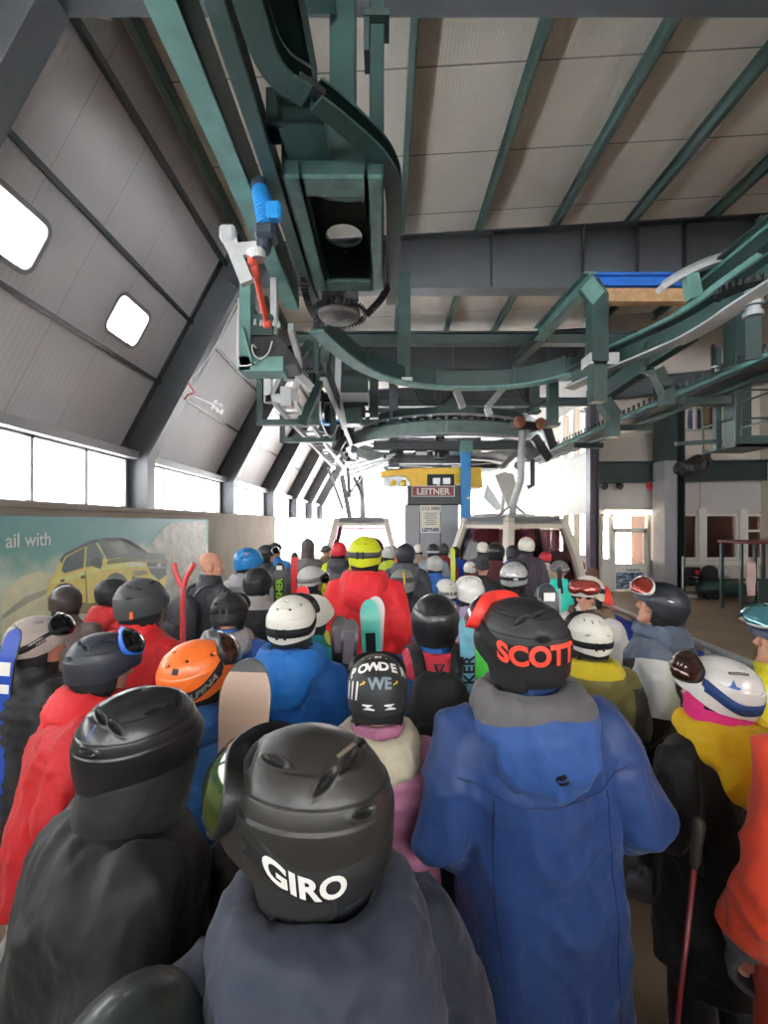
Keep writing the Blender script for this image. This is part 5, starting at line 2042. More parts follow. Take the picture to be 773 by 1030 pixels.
def cabin(loc, rz, label, hang=True, s=1.):
    r = empty('gondola_cabin', loc, label, 'gondola cabin', 'gondola cabins at the platform', rz)
    hb, hm_, ht = 1.0, 1.08, .78                     # half widths: floor, belt, roof
    zf, zb_, zr_ = .25, 1.05, 2.28

    def pt(sx, sy, z):
        if z <= zb_:
            k = hb + (hm_ - hb) * (z - zf) / (zb_ - zf)
        else:
            k = hm_ + (ht - hm_) * (z - zb_) / (zr_ - zb_)
        return Vector((sx * k, sy * k * 1.06, z))
    fl = MB()
    fl.loft([[pt(sx, sy, z) * 1 for sx, sy in ((-1, -1), (1, -1), (1, 1), (-1, 1))] for z in (zf - .08, zf, zb_ - .15)])
    fl.build('lower_body', M_CABF, r)
    for sx, sy in ((-1, -1), (1, -1), (1, 1), (-1, 1)):
        MB().sweep([pt(sx, sy, z) for z in (zb_ - .2, 1.5, 1.95, zr_ + .12)], boxprof(.17, .17), (0, 1, 0)).build('pillar', M_CABF, r)
    for (ax, ay), (bx_, by_) in (((-1, -1), (1, -1)), ((1, -1), (1, 1)), ((1, 1), (-1, 1)), ((-1, 1), (-1, -1))):
        q = MB()
        z0, z1 = zb_ - .14, zr_ - .1
        a, b_, c, d = [pt(x, y, z) * .985 for x, y, z in ((ax, ay, z0), (bx_, by_, z0), (bx_, by_, z1), (ax, ay, z1))]
        q.add([a, b_, c, d], [(0, 1, 2, 3)])
        q.build('window_glass', M_CABG, r)
        MB().bar(pt(ax, ay, zr_ - .04), pt(bx_, by_, zr_ - .04), .1, .12).build('head_rail', M_CABF, r)
        MB().bar(pt(ax, ay, zb_ - .12), pt(bx_, by_, zb_ - .12), .06, .1).build('belt_rail', M_CABP, r)
    rf_ = MB()
    rf_.loft([[Vector((sx * k, sy * k * 1.05, z)) for sx, sy in ((-1, -1), (1, -1), (1, 1), (-1, 1))] for k, z in ((.84, zr_ - .02), (.86, zr_ + .06), (.7, zr_ + .16), (.3, zr_ + .2))])
    rf_.build('roof', M_GALV, r)
    for sx in (-1, 1):
        MB().bar((sx * .04, -1.08, zb_ - .7), (sx * .04, -.84, zr_ - .1), .03, .05, (0, 1, 0)).build('door_edge', M_BLACK, r)
        MB().bx((sx * .62 - .22, -.75, .7), (sx * .62 + .22, .75, .78)).build('bench', M_SEAT, r)
        MB().bx((sx * .86 - .04, -.75, .78), (sx * .86 + .04, .75, 1.35)).build('backrest', M_SEAT, r)
    if hang:
        MB().tube([(0, 0, zr_ + .15), (0, -.05, zr_ + .5), (-.05, -.35, zr_ + 1.0), (-.05, -.42, zr_ + 2.2)], .085, 12).build('hanger_arm', M_SILV, r, True)
        g = MB().bx((-.35, -.62, zr_ + 2.15), (.3, -.3, zr_ + 2.35), bev=.03)
        g.build('grip', M_BLACK, r)
        for x in (-.3, .3):
            MB().lathe([(.06, -.05), (.14, -.04), (.14, .04), (.06, .05)], (x, -.62, zr_ + 2.3), (0, 1, 0), 16).build('roller', mat('roller_brown', lin((140, 84, 62)), .6), r, True)
        for sx in (-.5, .5):
            MB().tube([(sx, 0, zr_ + .15), (sx * .2, -.03, zr_ + .42)], .03, 8).build('suspension_strut', M_SILV, r)
    else:
        MB().tube([(0, 0, zr_ + .15), (0, -.05, zr_ + .5), (-.05, -.3, zr_ + 1.5)], .085, 12).build('hanger_arm', M_SILV, r, True)
    # ski rack on the door side
    for sx in (-.62, .62):
        MB().bx((sx - .28, -1.22, .75), (sx + .28, -1.1, 1.0), bev=.02).build('ski_rack', M_STEELD, r)
    return r


pl = P(365, 523, 14.5)
cabin((pl.x, 14.5, -.18), 0., 'white framed gondola cabin with pinkish windows left of the grey kiosk', False)
pr = P(507, 522, 12.2)
cabin((3.08, 10.75, -.2), math.radians(24), 'large white framed gondola cabin turned sideways right of the blue post')
cabin((4.6, 17.5, 0), math.radians(30), 'pale gondola cabin farther back behind the sideways one', False)

r = empty('wall_lamp', P(98, 6, 4.6), 'small white lamp housing with a dark arm at the top left corner', 'lamp')
child(MB().box(P(97, 2, 4.6), (.26, .2, .16), Matrix.Rotation(.2, 3, 'Y'), bev=.02), 'housing', M_WHITE, r)
child(MB().bar(P(62, 12, 4.6), P(90, 2, 4.6), .04, .04, (0, 1, 0)), 'arm', M_BLACK, r)

# hoses and cable loops slung along the steelwork
for pts, m_, rad_, lab in ((((300, 352), (306, 372), (318, 380), (330, 372), (334, 350)), M_BLACK, .022, 'black hose loop hanging between the drive box and the curved rail'),
                           (((322, 400), (324, 425), (333, 440), (340, 428)), M_GALV, .02, 'pale hose hanging left of the boxed hanger'),
                           (((416, 388), (424, 404), (440, 407), (452, 400), (458, 386)), M_BLACK, .022, 'black cable sagging under the middle of the big curved rail'),
                           (((520, 386), (527, 402), (540, 408), (552, 400)), M_BLACK, .022, 'black cable sagging under the right end of the big curved rail'),
                           (((356, 452), (372, 462), (386, 458)), M_GALV, .02, 'pale hose at the left end of the wide guide ring')):
    r = empty('hose', P(*pts[2], 9.0), lab, 'hose')
    child(MB().tube(smooth_path([P(px, py, 9.0 + .1 * i) for i, (px, py) in enumerate(pts)], 6), rad_, 8), 'tube', m_, r, True)
    child(MB().box(P(*pts[0], 9.0), (.12, .12, .14), None, bev=.02), 'end_box', M_STEELD, r)
for i, k in enumerate(range(4, 62, 8)):
    p = Es[k]
    child(MB().box(p + Vector((0, .02, .0)), (.02, .16, .22)), 'stiffener', M_GREEN, [o for o in COL.objects if o.name == 'curved_rail.001'][0])
# ------------------------------------------------------------------ the queue
C_ = lambda name, c, **k: cloth(name, lin(c), **k)
TROU = [C_('trousers_black', (26, 26, 30)), C_('trousers_charcoal', (44, 46, 52)), C_('trousers_navy', (28, 34, 52)), C_('trousers_wine', (66, 24, 30))]
BOOTM = [mat('boot_black', lin((30, 30, 33)), .35), mat('boot_grey', lin((110, 112, 116)), .35), mat('boot_white', lin((200, 200, 198)), .35)]
GLOV = [C_('glove_black', (24, 24, 26)), C_('glove_grey', (70, 70, 76)), C_('glove_dark', (34, 32, 36))]


def hc(name, c, rough=.42, coat=0., metal=0., var=.05):
    return mat('helmet_' + name, lin(c), rough, metal, var=var, vscale=6, coat=coat)


BLK = hc('matt_black', (34, 34, 36), .5)
BLKG = hc('satin_black', (30, 31, 34), .33, .25)
BRN = hc('black_bronze', (44, 42, 40), .4, .1)
DGR = hc('dark_grey', (66, 68, 72), .5)
ANT = hc('anthracite', (44, 48, 58), .45)
WHT = hc('white', (222, 218, 208), .4, .2)
WHTG = hc('gloss_white', (232, 230, 226), .2, .6)
GRYW = hc('pale_grey', (186, 186, 184), .45)
BEI = hc('beige_grey', (158, 146, 140), .5)
ORA = hc('orange', (236, 112, 44), .35, .2)
LIM = hc('lime', (196, 204, 30), .45)
BLU = hc('blue', (34, 124, 190), .45)
RDH = hc('red', (206, 44, 56), .4)
SIL = hc('silver', (196, 196, 196), .28, .4, .35)
FR_B = mat('goggle_black', lin((22, 22, 24)), .4, var=0)
FR_W = mat('goggle_white', lin((222, 220, 214)), .35, var=0)
FR_R = mat('goggle_red', lin((226, 58, 50)), .4, var=0)
FR_BL = mat('goggle_blue', lin((38, 100, 200)), .4, var=0)
FR_G = mat('goggle_grey', lin((110, 108, 106)), .4, var=0)


def lens(name, c, r=.08):
    return mat('lens_' + name, lin(c), r, .5, var=0, coat=.6)


LE_D, LE_G, LE_R, LE_T, LE_BR = lens('dark', (24, 24, 28)), lens('lime', (62, 80, 24)), lens('red', (150, 52, 44)), lens('teal', (74, 128, 138)), lens('brown', (70, 40, 32))
ST_B = mat('strap_black', lin((24, 24, 26)), .8, var=0)
ST_G = mat('strap_grey', lin((128, 126, 124)), .8, var=.1)
ST_BL = mat('strap_blue', lin((34, 64, 120)), .8, var=.35, vscale=60)
PR_W = mat('print_white', lin((236, 234, 230)), .5, var=0)
PR_R = mat('print_coral', lin((244, 72, 52)), .5, var=0)
PR_Y = mat('print_yellow', lin((236, 200, 40)), .5, var=0)
PR_G = mat('print_slate', lin((120, 138, 148)), .5, var=0)
PR_K = mat('print_black', lin((20, 20, 22)), .5, var=0)
PR_B = mat('print_blue_sticker', lin((60, 110, 170)), .5, var=0)
DISC = [(.009 * math.cos(2 * PI * i / 12), .006 * math.sin(2 * PI * i / 12)) for i in range(12)]
S1 = ((20, .0024), (46, .0022))
S3 = ((12, .0022), (26, .002), (48, .002))
S0 = ()


def oval(a, b, t, n=20):
    o = [(a * math.cos(2 * PI * i / n), b * math.sin(2 * PI * i / n)) for i in range(n)]
    return o


def strip(a, b):
    return [(-a, -b), (0, -b), (a, -b), (a, b), (0, b), (-a, b)]


def ring_sticker(mb, az, el, a, b, t, mi, off=.003):
    """thin oval outline"""
    n = 24
    k = len(mb.v)
    hsticker(mb, az, el, oval(a, b, t, n), off, mi)
    hsticker(mb, az, el, oval(a - t, b - t * .9, t, n), off + .0012, mi + 1)


def hair_cap(colr, name='hair', low=-.07, th=.012):
    def f(root, M):
        mb = MB()
        V, fs = [], []
        na, nz_ = 28, 9
        for i in range(nz_):
            for j in range(na):
                a = 2 * PI * j / na
                d = abs((math.degrees(a) + 180) % 360 - 180)
                lo = np.interp(d, [0, 40, 80, 180], [.045, .02, low + .03, low])
                z = lo + (.098 - lo) * (i / (nz_ - 1))
                k = math.sqrt(max(0., 1 - max(z - .0, 0) ** 2 / .1 ** 2))
                V.append(Vector((-(.075 + th) * max(k, .05) * math.sin(a), (.098 + th) * max(k, .05) * math.cos(a) - .012, z)))
            if i == nz_ - 1:
                V.append(Vector((0, -.012, .101)))
        for i in range(nz_ - 1):
            for j in range(na):
                j2 = (j + 1) % na
                fs.append((i * na + j, i * na + j2, (i + 1) * na + j2, (i + 1) * na + j))
        for j in range(na):
            fs.append(((nz_ - 1) * na + j, (nz_ - 1) * na + (j + 1) % na, nz_ * na))
        mb.add(V, fs)
        o = mb.build(name, colr, root, True)
        o.matrix_local = M
        o.modifiers.new('s', 'SOLIDIFY').thickness = -.008
        return o
    return f


def beanie(colr, brim=False, pom=False):
    def f(root, M):
        o = hair_cap(colr, 'beanie', -.04, .02)(root, M)
        t = MB()
        t.tube([(.1 * math.sin(a) * .98, .118 * math.cos(a) - .012, .012 + .022 * math.cos(a)) for a in [2 * PI * i / 28 for i in range(28)]], .018, 8, True)
        t.build('turn_up', colr, o, True)
        if brim:
            b = MB()
            b.loft([[Vector((.075 * math.cos(t_) * k, .1 + .0 + .085 * k * max(math.sin(t_), 0), .03 - .02 * k + d)) for t_ in [PI * i / 12 for i in range(13)]] for k, d in ((1, 0), (1, .006))])
            b.build('peak', colr, o, True)
    return f


def cap_hood(colr):
    """hood pulled up over the head"""
    def f(root, M):
        mb = MB()
        mb.ell((0, -.02, .02), (.12, .14, .14), 14)
        mb.loft([ring((0, -.02, z), r, r * 1.05, 20) for z, r in ((-.17, .12), (-.1, .115), (0, .115))])
        me = remesh(mb, .014, 3)
        wrinkle(me, .008, 10., None, 6, 5.)
        o = part_of(root, me, 'hood', colr)
        o.matrix_local = M
    return f


def sunglasses(root, M):
    mb = MB()
    for k in (-1, 1):
        mb.loft([[Vector((k * .033 + .027 * math.cos(t), .098 + d - .006 * abs(math.cos(t)), EYE - HC.z + .022 * math.sin(t))) for t in [2 * PI * i / 14 for i in range(14)]] for d in (0, .005)])
        mb.bar((k * .058, .092, EYE - HC.z + .008), (k * .08, -.01, EYE - HC.z + .01), .004, .008)
    mb.bar((-.01, .102, EYE - HC.z + .006), (.01, .102, EYE - HC.z + .006), .006, .006)
    o = mb.build('sunglasses', lens('black', (14, 12, 12), .1), root)
    o.matrix_local = M


def h(col, hi=1, **k):
    return dict(col=col, hi=hi, **k)


def g(fr=FR_B, le=LE_D, st=ST_B, **k):
    return dict(frame_m=fr, lens_m=le, strap_m=st, **k)


# --- nearest row
def x_giro(mb):
    hsttext(mb, '.......', .03, 165, 60, .0035, .002, 0)
    hsticker(mb, 168, -18, DISC, .003, 1)
    return [mat('print_bronze', lin((120, 110, 98)), .4, var=0), PR_Y]


person('person in slate navy jacket and big black ridged helmet at the bottom centre', 314, 803, 143, C_('slate_navy_jacket', (36, 41, 55), low=lin((18, 20, 27)), zl=1.2), yaw=74, pitch=-4, byaw=26, pose='front', vox=.0115, seed=1,  # darker lower jacket: shadow among the crowd painted into the colour
       hood=C_('slate_hood', (48, 54, 70)), hoodbig=1.25, gaiter=C_('black_gaiter', (20, 20, 22)), hi_body=True, collar=1.56, face=True,
       hm=h(BRN, 3, vents='free', steps=S3, extra=x_giro),
       gg=g(FR_B, LE_G, ST_B, gz=.034, gh=.05, zb=-.056, sw=.024, txt=[('GIRO', .047, 108, PR_W, .0018)], push=.0))


def x_blk(mb):
    hsticker(mb, 205, 32, strip(.002, .018), .003, 0)
    return [PR_B]


bc_ = person('person in black high-collared coat and satin black helmet at the left edge', 138, 740, 104, C_('black_coat', (22, 23, 25), yoke=lin((28, 29, 31)), zy=1.36), yaw=-48, pitch=10, roll=6, byaw=-52, pose='down', vox=.0115, seed=2, collar=1.60,
       gaiter=C_('grey_pattern_gaiter', (88, 88, 92)), hi_body=True, hm=h(BLKG, 3, vents='free', steps=S3, keel=.006, extra=x_blk), gg=None, bulk=1.22, face=True, lean=11, dY=.08)
tall_collar(bc_, MATS['black_coat'], 1.46, 1.60, .125, .135)
person('short person at the bottom left edge, only a dark helmet crown showing', 122, 1094, 160, C_('dark_short_jacket', (30, 32, 34)), yaw=-15, pose='down', vox=.02, seed=3, hm=h(hc('black_green', (36, 42, 40), .4, .2), 2, vents='none', steps=S1), Y=.56)


def x_scott(mb):
    hsticker(mb, 150, -24, DISC, .003, 0)
    return [PR_Y]


sc_ = person('person in long royal blue jacket and black helmet with coral lettered goggle strap', 527, 641, 82, C_('royal_blue_jacket', (34, 60, 112), rough=.5), yaw=32, pitch=0, byaw=2, pose='wide', side=-4., vox=.0105, seed=4, long=.56, bulk=1.05,
       hood=C_('blue_hood_grey_lining', (44, 80, 144), yoke=lin((96, 94, 96)), zy=1.5, slope=.22), hoodbig=1.15, gaiter=C_('yellow_gaiter', (214, 160, 40)), hi_body=True,
       hm=h(BLK, 3, vents='free', steps=S1, extra=x_scott), gg=g(FR_R, LE_D, ST_B, gz=.062, zb=-.012, sw=.026, txt=[('SCOTT', .07, 146, PR_R, .003)], push=.015))


piece(sc_, 'jacket')
hd_ = piece(sc_, 'hood')
decal(hd_, [[(-.002, 1.372), (.012, 1.376), (.018, 1.366), (.006, 1.358), (-.004, 1.362)], [(.02, 1.36), (.008, 1.352), (-.006, 1.356), (-.004, 1.347), (.01, 1.344), (.022, 1.35)], [(-.012, 1.368), (-.004, 1.374), (-.002, 1.364), (-.012, 1.356)]], PR_K, 'emblem')
jk_ = piece(sc_, 'jacket')
dk_ = mat('seam_navy', lin((22, 36, 78)), .7, var=0)
for path in ([(-.24, 1.33), (-.1, 1.27), (0, 1.255), (.1, 1.27), (.24, 1.33)], [(-.15, 1.28), (-.165, 1.0), (-.15, .6)], [(.15, 1.28), (.165, 1.0), (.15, .6)]):
    seam(jk_, path, dk_)


def x_pow(mb):
    hsttext(mb, 'IN', .022, 180, 66, .003, .0012, 0)
    for i, ch in enumerate('POWDER'):
        hsttext(mb, ch, .052, 180 + (i - 2.5) * 24, 43 - 2.4 * (i - 2.5) ** 2, .003, .0026, 0, rot=-(i - 2.5) * 9)
    hsttext(mb, 'WE', .056, 182, 13, .003, .0022, 1)
    for a in (150, 212):
        hsticker(mb, a, 12, [(-.012, -.008), (.004, 0), (.003, -.006), (.013, .006), (.002, .009), (.004, .004), (-.011, -.003)], .003, 2)
    for a, e in ((150, 62), (208, 60), (125, 58)):
        hsticker(mb, a, e, [(-.006, 0), (0, -.004), (.006, .002), (0, .004)], .003, 2)
    for a in (112, 124, 136):
        hsticker(mb, a, 0, [(-.006, -.03), (.004, -.032), (.012, .03), (.003, .034)], .003, 0)
    for a in (160, 200):
        hsticker(mb, a, -24, [(-.022, .008), (.02, .008), (-.004, -.006), (.024, -.008), (.022, -.014), (-.02, -.012), (.002, .002), (-.022, .003)], .003, 0)
    return [PR_W, PR_G, PR_Y]


person('person in mauve puffer jacket and black helmet covered in white hand lettering', 380, 690, 64, C_('mauve_puffer', (176, 112, 146), rough=.42), yaw=3, pitch=-14, pose='front', style='puffer', vox=.0125, seed=5,
       hood=C_('cream_hood', (206, 196, 172)), hoodbig=.6, hm=h(hc('lettered_black', (38, 40, 44), .5), 2, vents='none', steps=S0, extra=x_pow), gg=g(FR_B, LE_D, None, gz=.058))
bp = person('person in bright blue jacket with red hood, black helmet and rucksack', 438, 622, 50, C_('bright_blue_jacket', (24, 96, 170), low=lin((30, 34, 60)), zl=1.0), yaw=-6, pose='front', vox=.0125, seed=6, hood=C_('crimson_hood', (196, 44, 66)), hoodbig=.5, collar=1.57,
            hm=h(BLKG, 2, vents='none', steps=((30, .003),)), gg=None)
backpack(bp, C_('rucksack_black', (34, 33, 35)), C_('rucksack_grey', (52, 50, 52)), 'black rucksack on the bright blue jacket in mid crowd', 1., None, .06)
q_ = MB()
for x in (.03, .055):
    q_.bar((x - .01, -.392, 1.11), (x + .012, -.392, 1.145), .012, .004, (0, 1, 0))


def x_alp(mb):
    ring_sticker(mb, 108, 12, .012, .012, .004, 0)
    hsticker(mb, 222, 30, [(-.012, -.012), (.012, -.012), (.012, .012), (-.012, .012)], .003, 2)
    return [FR_G, WHT, PR_K]


person('person in quilted blue puffer jacket and orange helmet', 195, 674, 60, C_('quilted_blue', (40, 92, 150), rough=.42), yaw=-48, pitch=8, roll=10, byaw=-20, pose='front', style='puffer', vox=.0125, seed=7, hood=C_('quilted_blue_hood', (40, 88, 146)),
       hm=h(ORA, 2, vents='round', steps=S1, extra=x_alp), gg=g(FR_B, LE_BR, ST_B, gz=.06, zb=-.04, sw=.022, txt=[('ALPINA', .036, 262, ST_G, .0015)], push=.012))
person('person in vivid blue hooded jacket and white helmet with black strap', 293, 623, 49, C_('vivid_blue', (22, 88, 160)), yaw=-8, pose='front', vox=.0125, seed=8, hood=C_('vivid_blue_hood', (30, 112, 194)), hoodbig=1.1,
       hm=h(WHT, 2, vents='round', steps=S1), gg=g(FR_B, LE_D, ST_B, gz=.05, zb=-.035, sw=.02))
person('person in teal jacket and white helmet half hidden behind the other white helmet', 313, 616, 37, C_('teal_jacket', (30, 128, 138)), yaw=-55, pose='front', vox=.02, seed=9, hm=h(WHT, 1, vents='round', steps=S1))


def x_oak(mb):
    ring_sticker(mb, 250, 14, .03, .014, .005, 0)
    return [GRYW, ANT]


person('person in red jacket and anthracite helmet with an oval emblem and blue goggles at left', 102, 663, 58, C_('red_jacket', (186, 24, 32)), yaw=-58, pitch=10, byaw=-58, lean=14, dY=.12, bulk=1.18, pose='down', vox=.0135, seed=10, collar=1.55, hood=C_('red_hood', (206, 34, 40)), hoodbig=.8,
       hm=h(ANT, 2, vents='free', steps=S3, extra=x_oak), gg=g(FR_BL, LE_D, None, gz=.07))


def x_oak2(mb):
    ring_sticker(mb, 255, 12, .026, .012, .004, 0)
    return [PR_K, BEI]


person('person in black puffer and beige grey helmet at the left edge', 36, 642, 46, C_('black_puffer', (34, 35, 38)), yaw=-62, pose='down', style='puffer', vox=.018, seed=11, hm=h(BEI, 1, vents='free', steps=S3, extra=x_oak2), gg=g(FR_B, LE_D, ST_B, gz=.06, zb=-.03, sw=.018))


def x_clip(mb):
    hsticker(mb, 215, -28, strip(.008, .022), .006, 0)
    hsticker(mb, 150, -28, strip(.008, .022), .006, 0)
    hsticker(mb, 140, 22, strip(.005, .008), .004, 0)
    return [mat('clip_orange', lin((226, 112, 48)), .5, var=0)]


person('person in red jacket and dark grey helmet with orange clips', 141, 603, 50, C_('red_jacket_dark_hem', (204, 36, 42), low=lin((40, 40, 50)), zl=1.2), dY=.25, yaw=-22, pose='front', vox=.018, seed=12, collar=1.58, hm=h(DGR, 2, vents='free', steps=S1, extra=x_clip))
person('person in red hooded jacket with a small dark helmet before the car poster', 112, 594, 26, C_('red_shell', (200, 42, 48), low=lin((50, 50, 56)), zl=1.1), yaw=-30, pose='front', vox=.024, seed=13, hood=C_('red_shell_hood', (202, 46, 50)), hm=h(BLK, 1, vents='slit', steps=S1))
person('person in grey brown coat and dark helmet before the poster, leftmost of the far heads', 66, 603, 25, C_('grey_brown_coat', (110, 98, 94)), dY=-.35, yaw=35, pose='down', vox=.024, seed=14, hm=h(hc('dark_brown', (58, 48, 46)), 1, vents='none', steps=S1))

# --- middle of the crowd
bd = person('bald person in dark grey jacket looking right beside the poster end', 211, 566, 27, C_('dark_grey_jacket', (54, 56, 62)), yaw=-58, byaw=-35, pose='down', vox=.02, seed=15, hi_body=True, face=True, collar=1.55)
backpack(bd, C_('pack_charcoal', (58, 60, 66)), C_('pack_black', (38, 38, 42)), 'charcoal backpack on the bald person beside the poster', 1.05)
person('person in grey patterned jacket and blue helmet', 249, 563, 25, cloth('grey_pattern', lin((150, 150, 156)), yoke=lin((186, 186, 190)), zy=1.38, low=lin((70, 80, 100)), zl=1.15), yaw=-35, pose='front', vox=.024, seed=16, hood=C_('grey_pattern_hood', (168, 166, 170)), hoodbig=.8,
       hm=h(BLU, 1, vents='free', steps=S1, extra=lambda mb: (hsticker(mb, 230, 34, oval(.018, .012, 0), .003, 0), [mat('sticker_rust', lin((170, 96, 66)), .5, var=0)])[1]))
person('person in black jacket with grey collar and round black helmet below the blue helmet', 259, 584, 28, C_('black_jacket_grey_yoke', (32, 33, 38), yoke=lin((150, 146, 146)), zy=1.43), yaw=-12, pose='front', vox=.022, seed=17, collar=1.57, hm=h(BLK, 1, vents='slit', steps=S1))
person('person in deep blue jacket with pale grey hood and black vented helmet', 231, 613, 36, C_('deep_blue_jacket', (32, 78, 150)), yaw=4, pitch=-16, pose='front', vox=.018, seed=18, hood=C_('pale_grey_hood', (176, 172, 172)), hoodbig=1.1, hm=h(BLK, 2, vents='free', steps=S3, keel=.008), gg=g(FR_B, LE_D, ST_B, gz=.06))
person('person in black helmet with white goggles turned right near the left wall', 268, 556, 17, C_('dark_jacket', (50, 50, 56)), yaw=-80, pose='down', vox=.03, hm=h(BLK, 0, vents='none', steps=S0), gg=g(FR_W, LE_D, ST_B, gz=.03))
person('person in black beanie and bright blue collar near the left wall', 277, 552, 15, C_('blue_collar_jacket', (84, 90, 100), yoke=lin((38, 128, 206)), zy=1.36), yaw=-15, pose='down', vox=.03, head=beanie(C_('beanie_black', (38, 38, 42))))
person('person in pale camouflage jacket with a dark grey hood up', 310, 551, 14, cloth('camouflage', lin((150, 144, 142)), yoke=lin((120, 114, 114)), zy=1.3, slope=.8), yaw=-10, pose='down', vox=.03, head=cap_hood(C_('grey_up_hood', (92, 82, 84))))
person('person in grey beanie beside the red helmet', 328, 553, 12, C_('brown_grey_jacket', (120, 100, 84)), yaw=-25, pose='down', vox=.03, head=beanie(C_('beanie_grey', (92, 92, 94))))
person('person in pale grey helmet with round goggles turned right before the red jacket', 313, 581, 24, C_('black_shell', (40, 38, 42)), yaw=-75, pose='front', vox=.024, seed=19, hm=h(GRYW, 1, vents='slit', steps=S1), gg=g(FR_B, LE_D, ST_G, gz=.0, zb=-.02, sw=.02), face=True)
person('person in grey and lime hi-vis jacket and red helmet', 341, 553, 16, C_('hivis', (84, 84, 92), side=lin((206, 220, 40)), xs=.17), yaw=-12, pose='down', vox=.03, hm=h(RDH, 1, vents='none', steps=S0), hood=C_('hivis_hood', (74, 74, 82)), hoodbig=.8)
person('tall person in scarlet hooded jacket and lime green helmet', 367, 556, 34, C_('scarlet_jacket', (206, 28, 38)), yaw=-10, pose='down', vox=.0155, seed=20, hood=C_('scarlet_hood', (208, 32, 42)), hoodbig=1.2, collar=1.57, bulk=1.06,
       hm=h(LIM, 2, vents='round', steps=S1), gg=g(FR_B, LE_D, mat('strap_slate', lin((70, 76, 74)), .7), gz=.045, zb=-.005, sw=.019))


def x_stripe(mb):
    for k in range(7):
        hsticker(mb, 184, 6 + k * 9, strip(.008, .012), .003, 0)
    hpatch(mb, 100, 260, lambda a: .03, .022, .002, .003, 30, 1)
    return [mat('stripe_yellow', lin((236, 180, 40)), .5, var=0), mat('helmet_band', lin((58, 64, 70)), .4)]


person('person in blue jacket with navy hood and grey helmet with a yellow stripe', 405, 585, 29, C_('mid_blue_jacket', (34, 112, 186), yoke=lin((64, 96, 134)), zy=1.3, slope=-.4), dY=.3, yaw=2, pose='down', vox=.018, seed=21, hood=C_('navy_hood', (30, 36, 52)), hoodbig=1.25,
       hm=h(hc('grey', (128, 128, 128), .4), 2, vents='none', steps=S0, extra=x_stripe))
person('person in dark grey hooded parka and black helmet before the grey kiosk', 408, 556, 20, C_('dark_parka', (74, 78, 84)), yaw=-6, pose='down', vox=.022, seed=22, hood=C_('parka_hood', (80, 84, 90)), hoodbig=1.2, hm=h(ANT, 1, vents='none', steps=S1))
person('person in blue puffer and pale grey helmet seen from behind', 438, 567, 19, C_('blue_puffer', (50, 108, 190)), dY=.5, yaw=0, pose='down', style='puffer', vox=.024, seed=23, hm=h(GRYW, 1, vents='slit', steps=S1))
person('person in pale jacket and white helmet with a small blue emblem', 451, 593, 20, C_('pale_lilac', (150, 140, 160)), yaw=8, pose='down', vox=.026, seed=24, hm=h(WHT, 1, vents='none', steps=S1, extra=lambda mb: (hsticker(mb, 182, 42, [(-.02, -.012), (.02, -.012), (.012, .006), (0, .014), (-.008, .004)], .003, 0), [PR_B])[1]), gg=g(FR_W, LE_D, ST_G, zb=-.03, gz=.05))
person('person in lilac jacket and white helmet with grey seams', 474, 594, 28, C_('lilac_jacket', (178, 156, 196)), yaw=0, pose='down', vox=.02, seed=25, hm=h(WHTG, 1, vents='slit', steps=((28, .003),)), gg=g(FR_W, LE_D, None))
person('person in orange jacket and white helmet with red marks', 473, 571, 13, C_('orange_red_jacket', (222, 84, 52)), yaw=10, pose='down', vox=.03, hm=h(WHTG, 0, vents='none', steps=S0, extra=lambda mb: (hsticker(mb, 190, 12, oval(.03, .016, 0), .004, 0), [PR_R])[1]))
person('person in black jacket and patterned black headscarf', 486, 570, 17, C_('black_plain', (38, 36, 40)), yaw=-15, pose='down', vox=.028, seed=26, head=beanie(mat('scarf_pattern', lin((52, 50, 52)), .8, var=.9, vscale=40)))
person('person in black jacket and glossy silver helmet', 517, 578, 27, C_('black_zip', (36, 35, 38)), yaw=-28, pose='front', vox=.02, seed=27, collar=1.56, hm=h(SIL, 2, vents='slit', steps=S1), gg=g(FR_B, LE_D, ST_B, gz=.05, zb=-.02, sw=.014, txt=[('UVEX', .02, 200, PR_W, .001)]))
person('person in maroon jacket and shiny black helmet before the sideways cabin', 499, 554, 18, C_('maroon', (84, 36, 44)), yaw=-20, pose='down', vox=.03, hm=h(BLKG, 1, vents='none', steps=S1))
person('person in blue collar and dark grey helmet before the sideways cabin', 516, 555, 14, C_('dark_blue_collar', (64, 66, 76), yoke=lin((60, 96, 190)), zy=1.44), yaw=0, pose='down', vox=.03, collar=1.58, hm=h(DGR, 0, vents='none', steps=S0))
person('person in plum grey jacket and white helmet, tallest before the sideways cabin', 530, 548, 15, C_('plum_grey', (74, 66, 76)), dY=-.5, yaw=5, pose='down', vox=.026, hm=h(WHT, 1, vents='none', steps=S0))
person('person in pale jacket and red and white helmet at the right of the cabin', 549, 560, 11, C_('pale_jacket', (190, 180, 172)), yaw=20, pose='down', vox=.032, hm=h(RDH, 0, vents='none', steps=S0))
tp = person('person in teal and grey jacket and grey beanie with a pole grip over the shoulder', 563, 572, 20, C_('teal_grey_jacket', (40, 196, 176), side=lin((92, 104, 122)), xs=.16), yaw=-12, pose='down', vox=.022, seed=28, head=beanie(C_('beanie_taupe', (112, 106, 106))))
person('person in cobalt jacket and black helmet far ahead', 458, 555, 11, C_('cobalt_jacket', (34, 82, 206)), yaw=-8, pose='down', vox=.032, hm=h(BLK, 0, vents='none', steps=S0))
person('person in wine jacket and dark grey helmet beside the lime ski', 446, 552, 12, C_('wine_jacket', (120, 40, 48)), yaw=0, pose='down', vox=.032, hm=h(DGR, 0, vents='none', steps=S0))
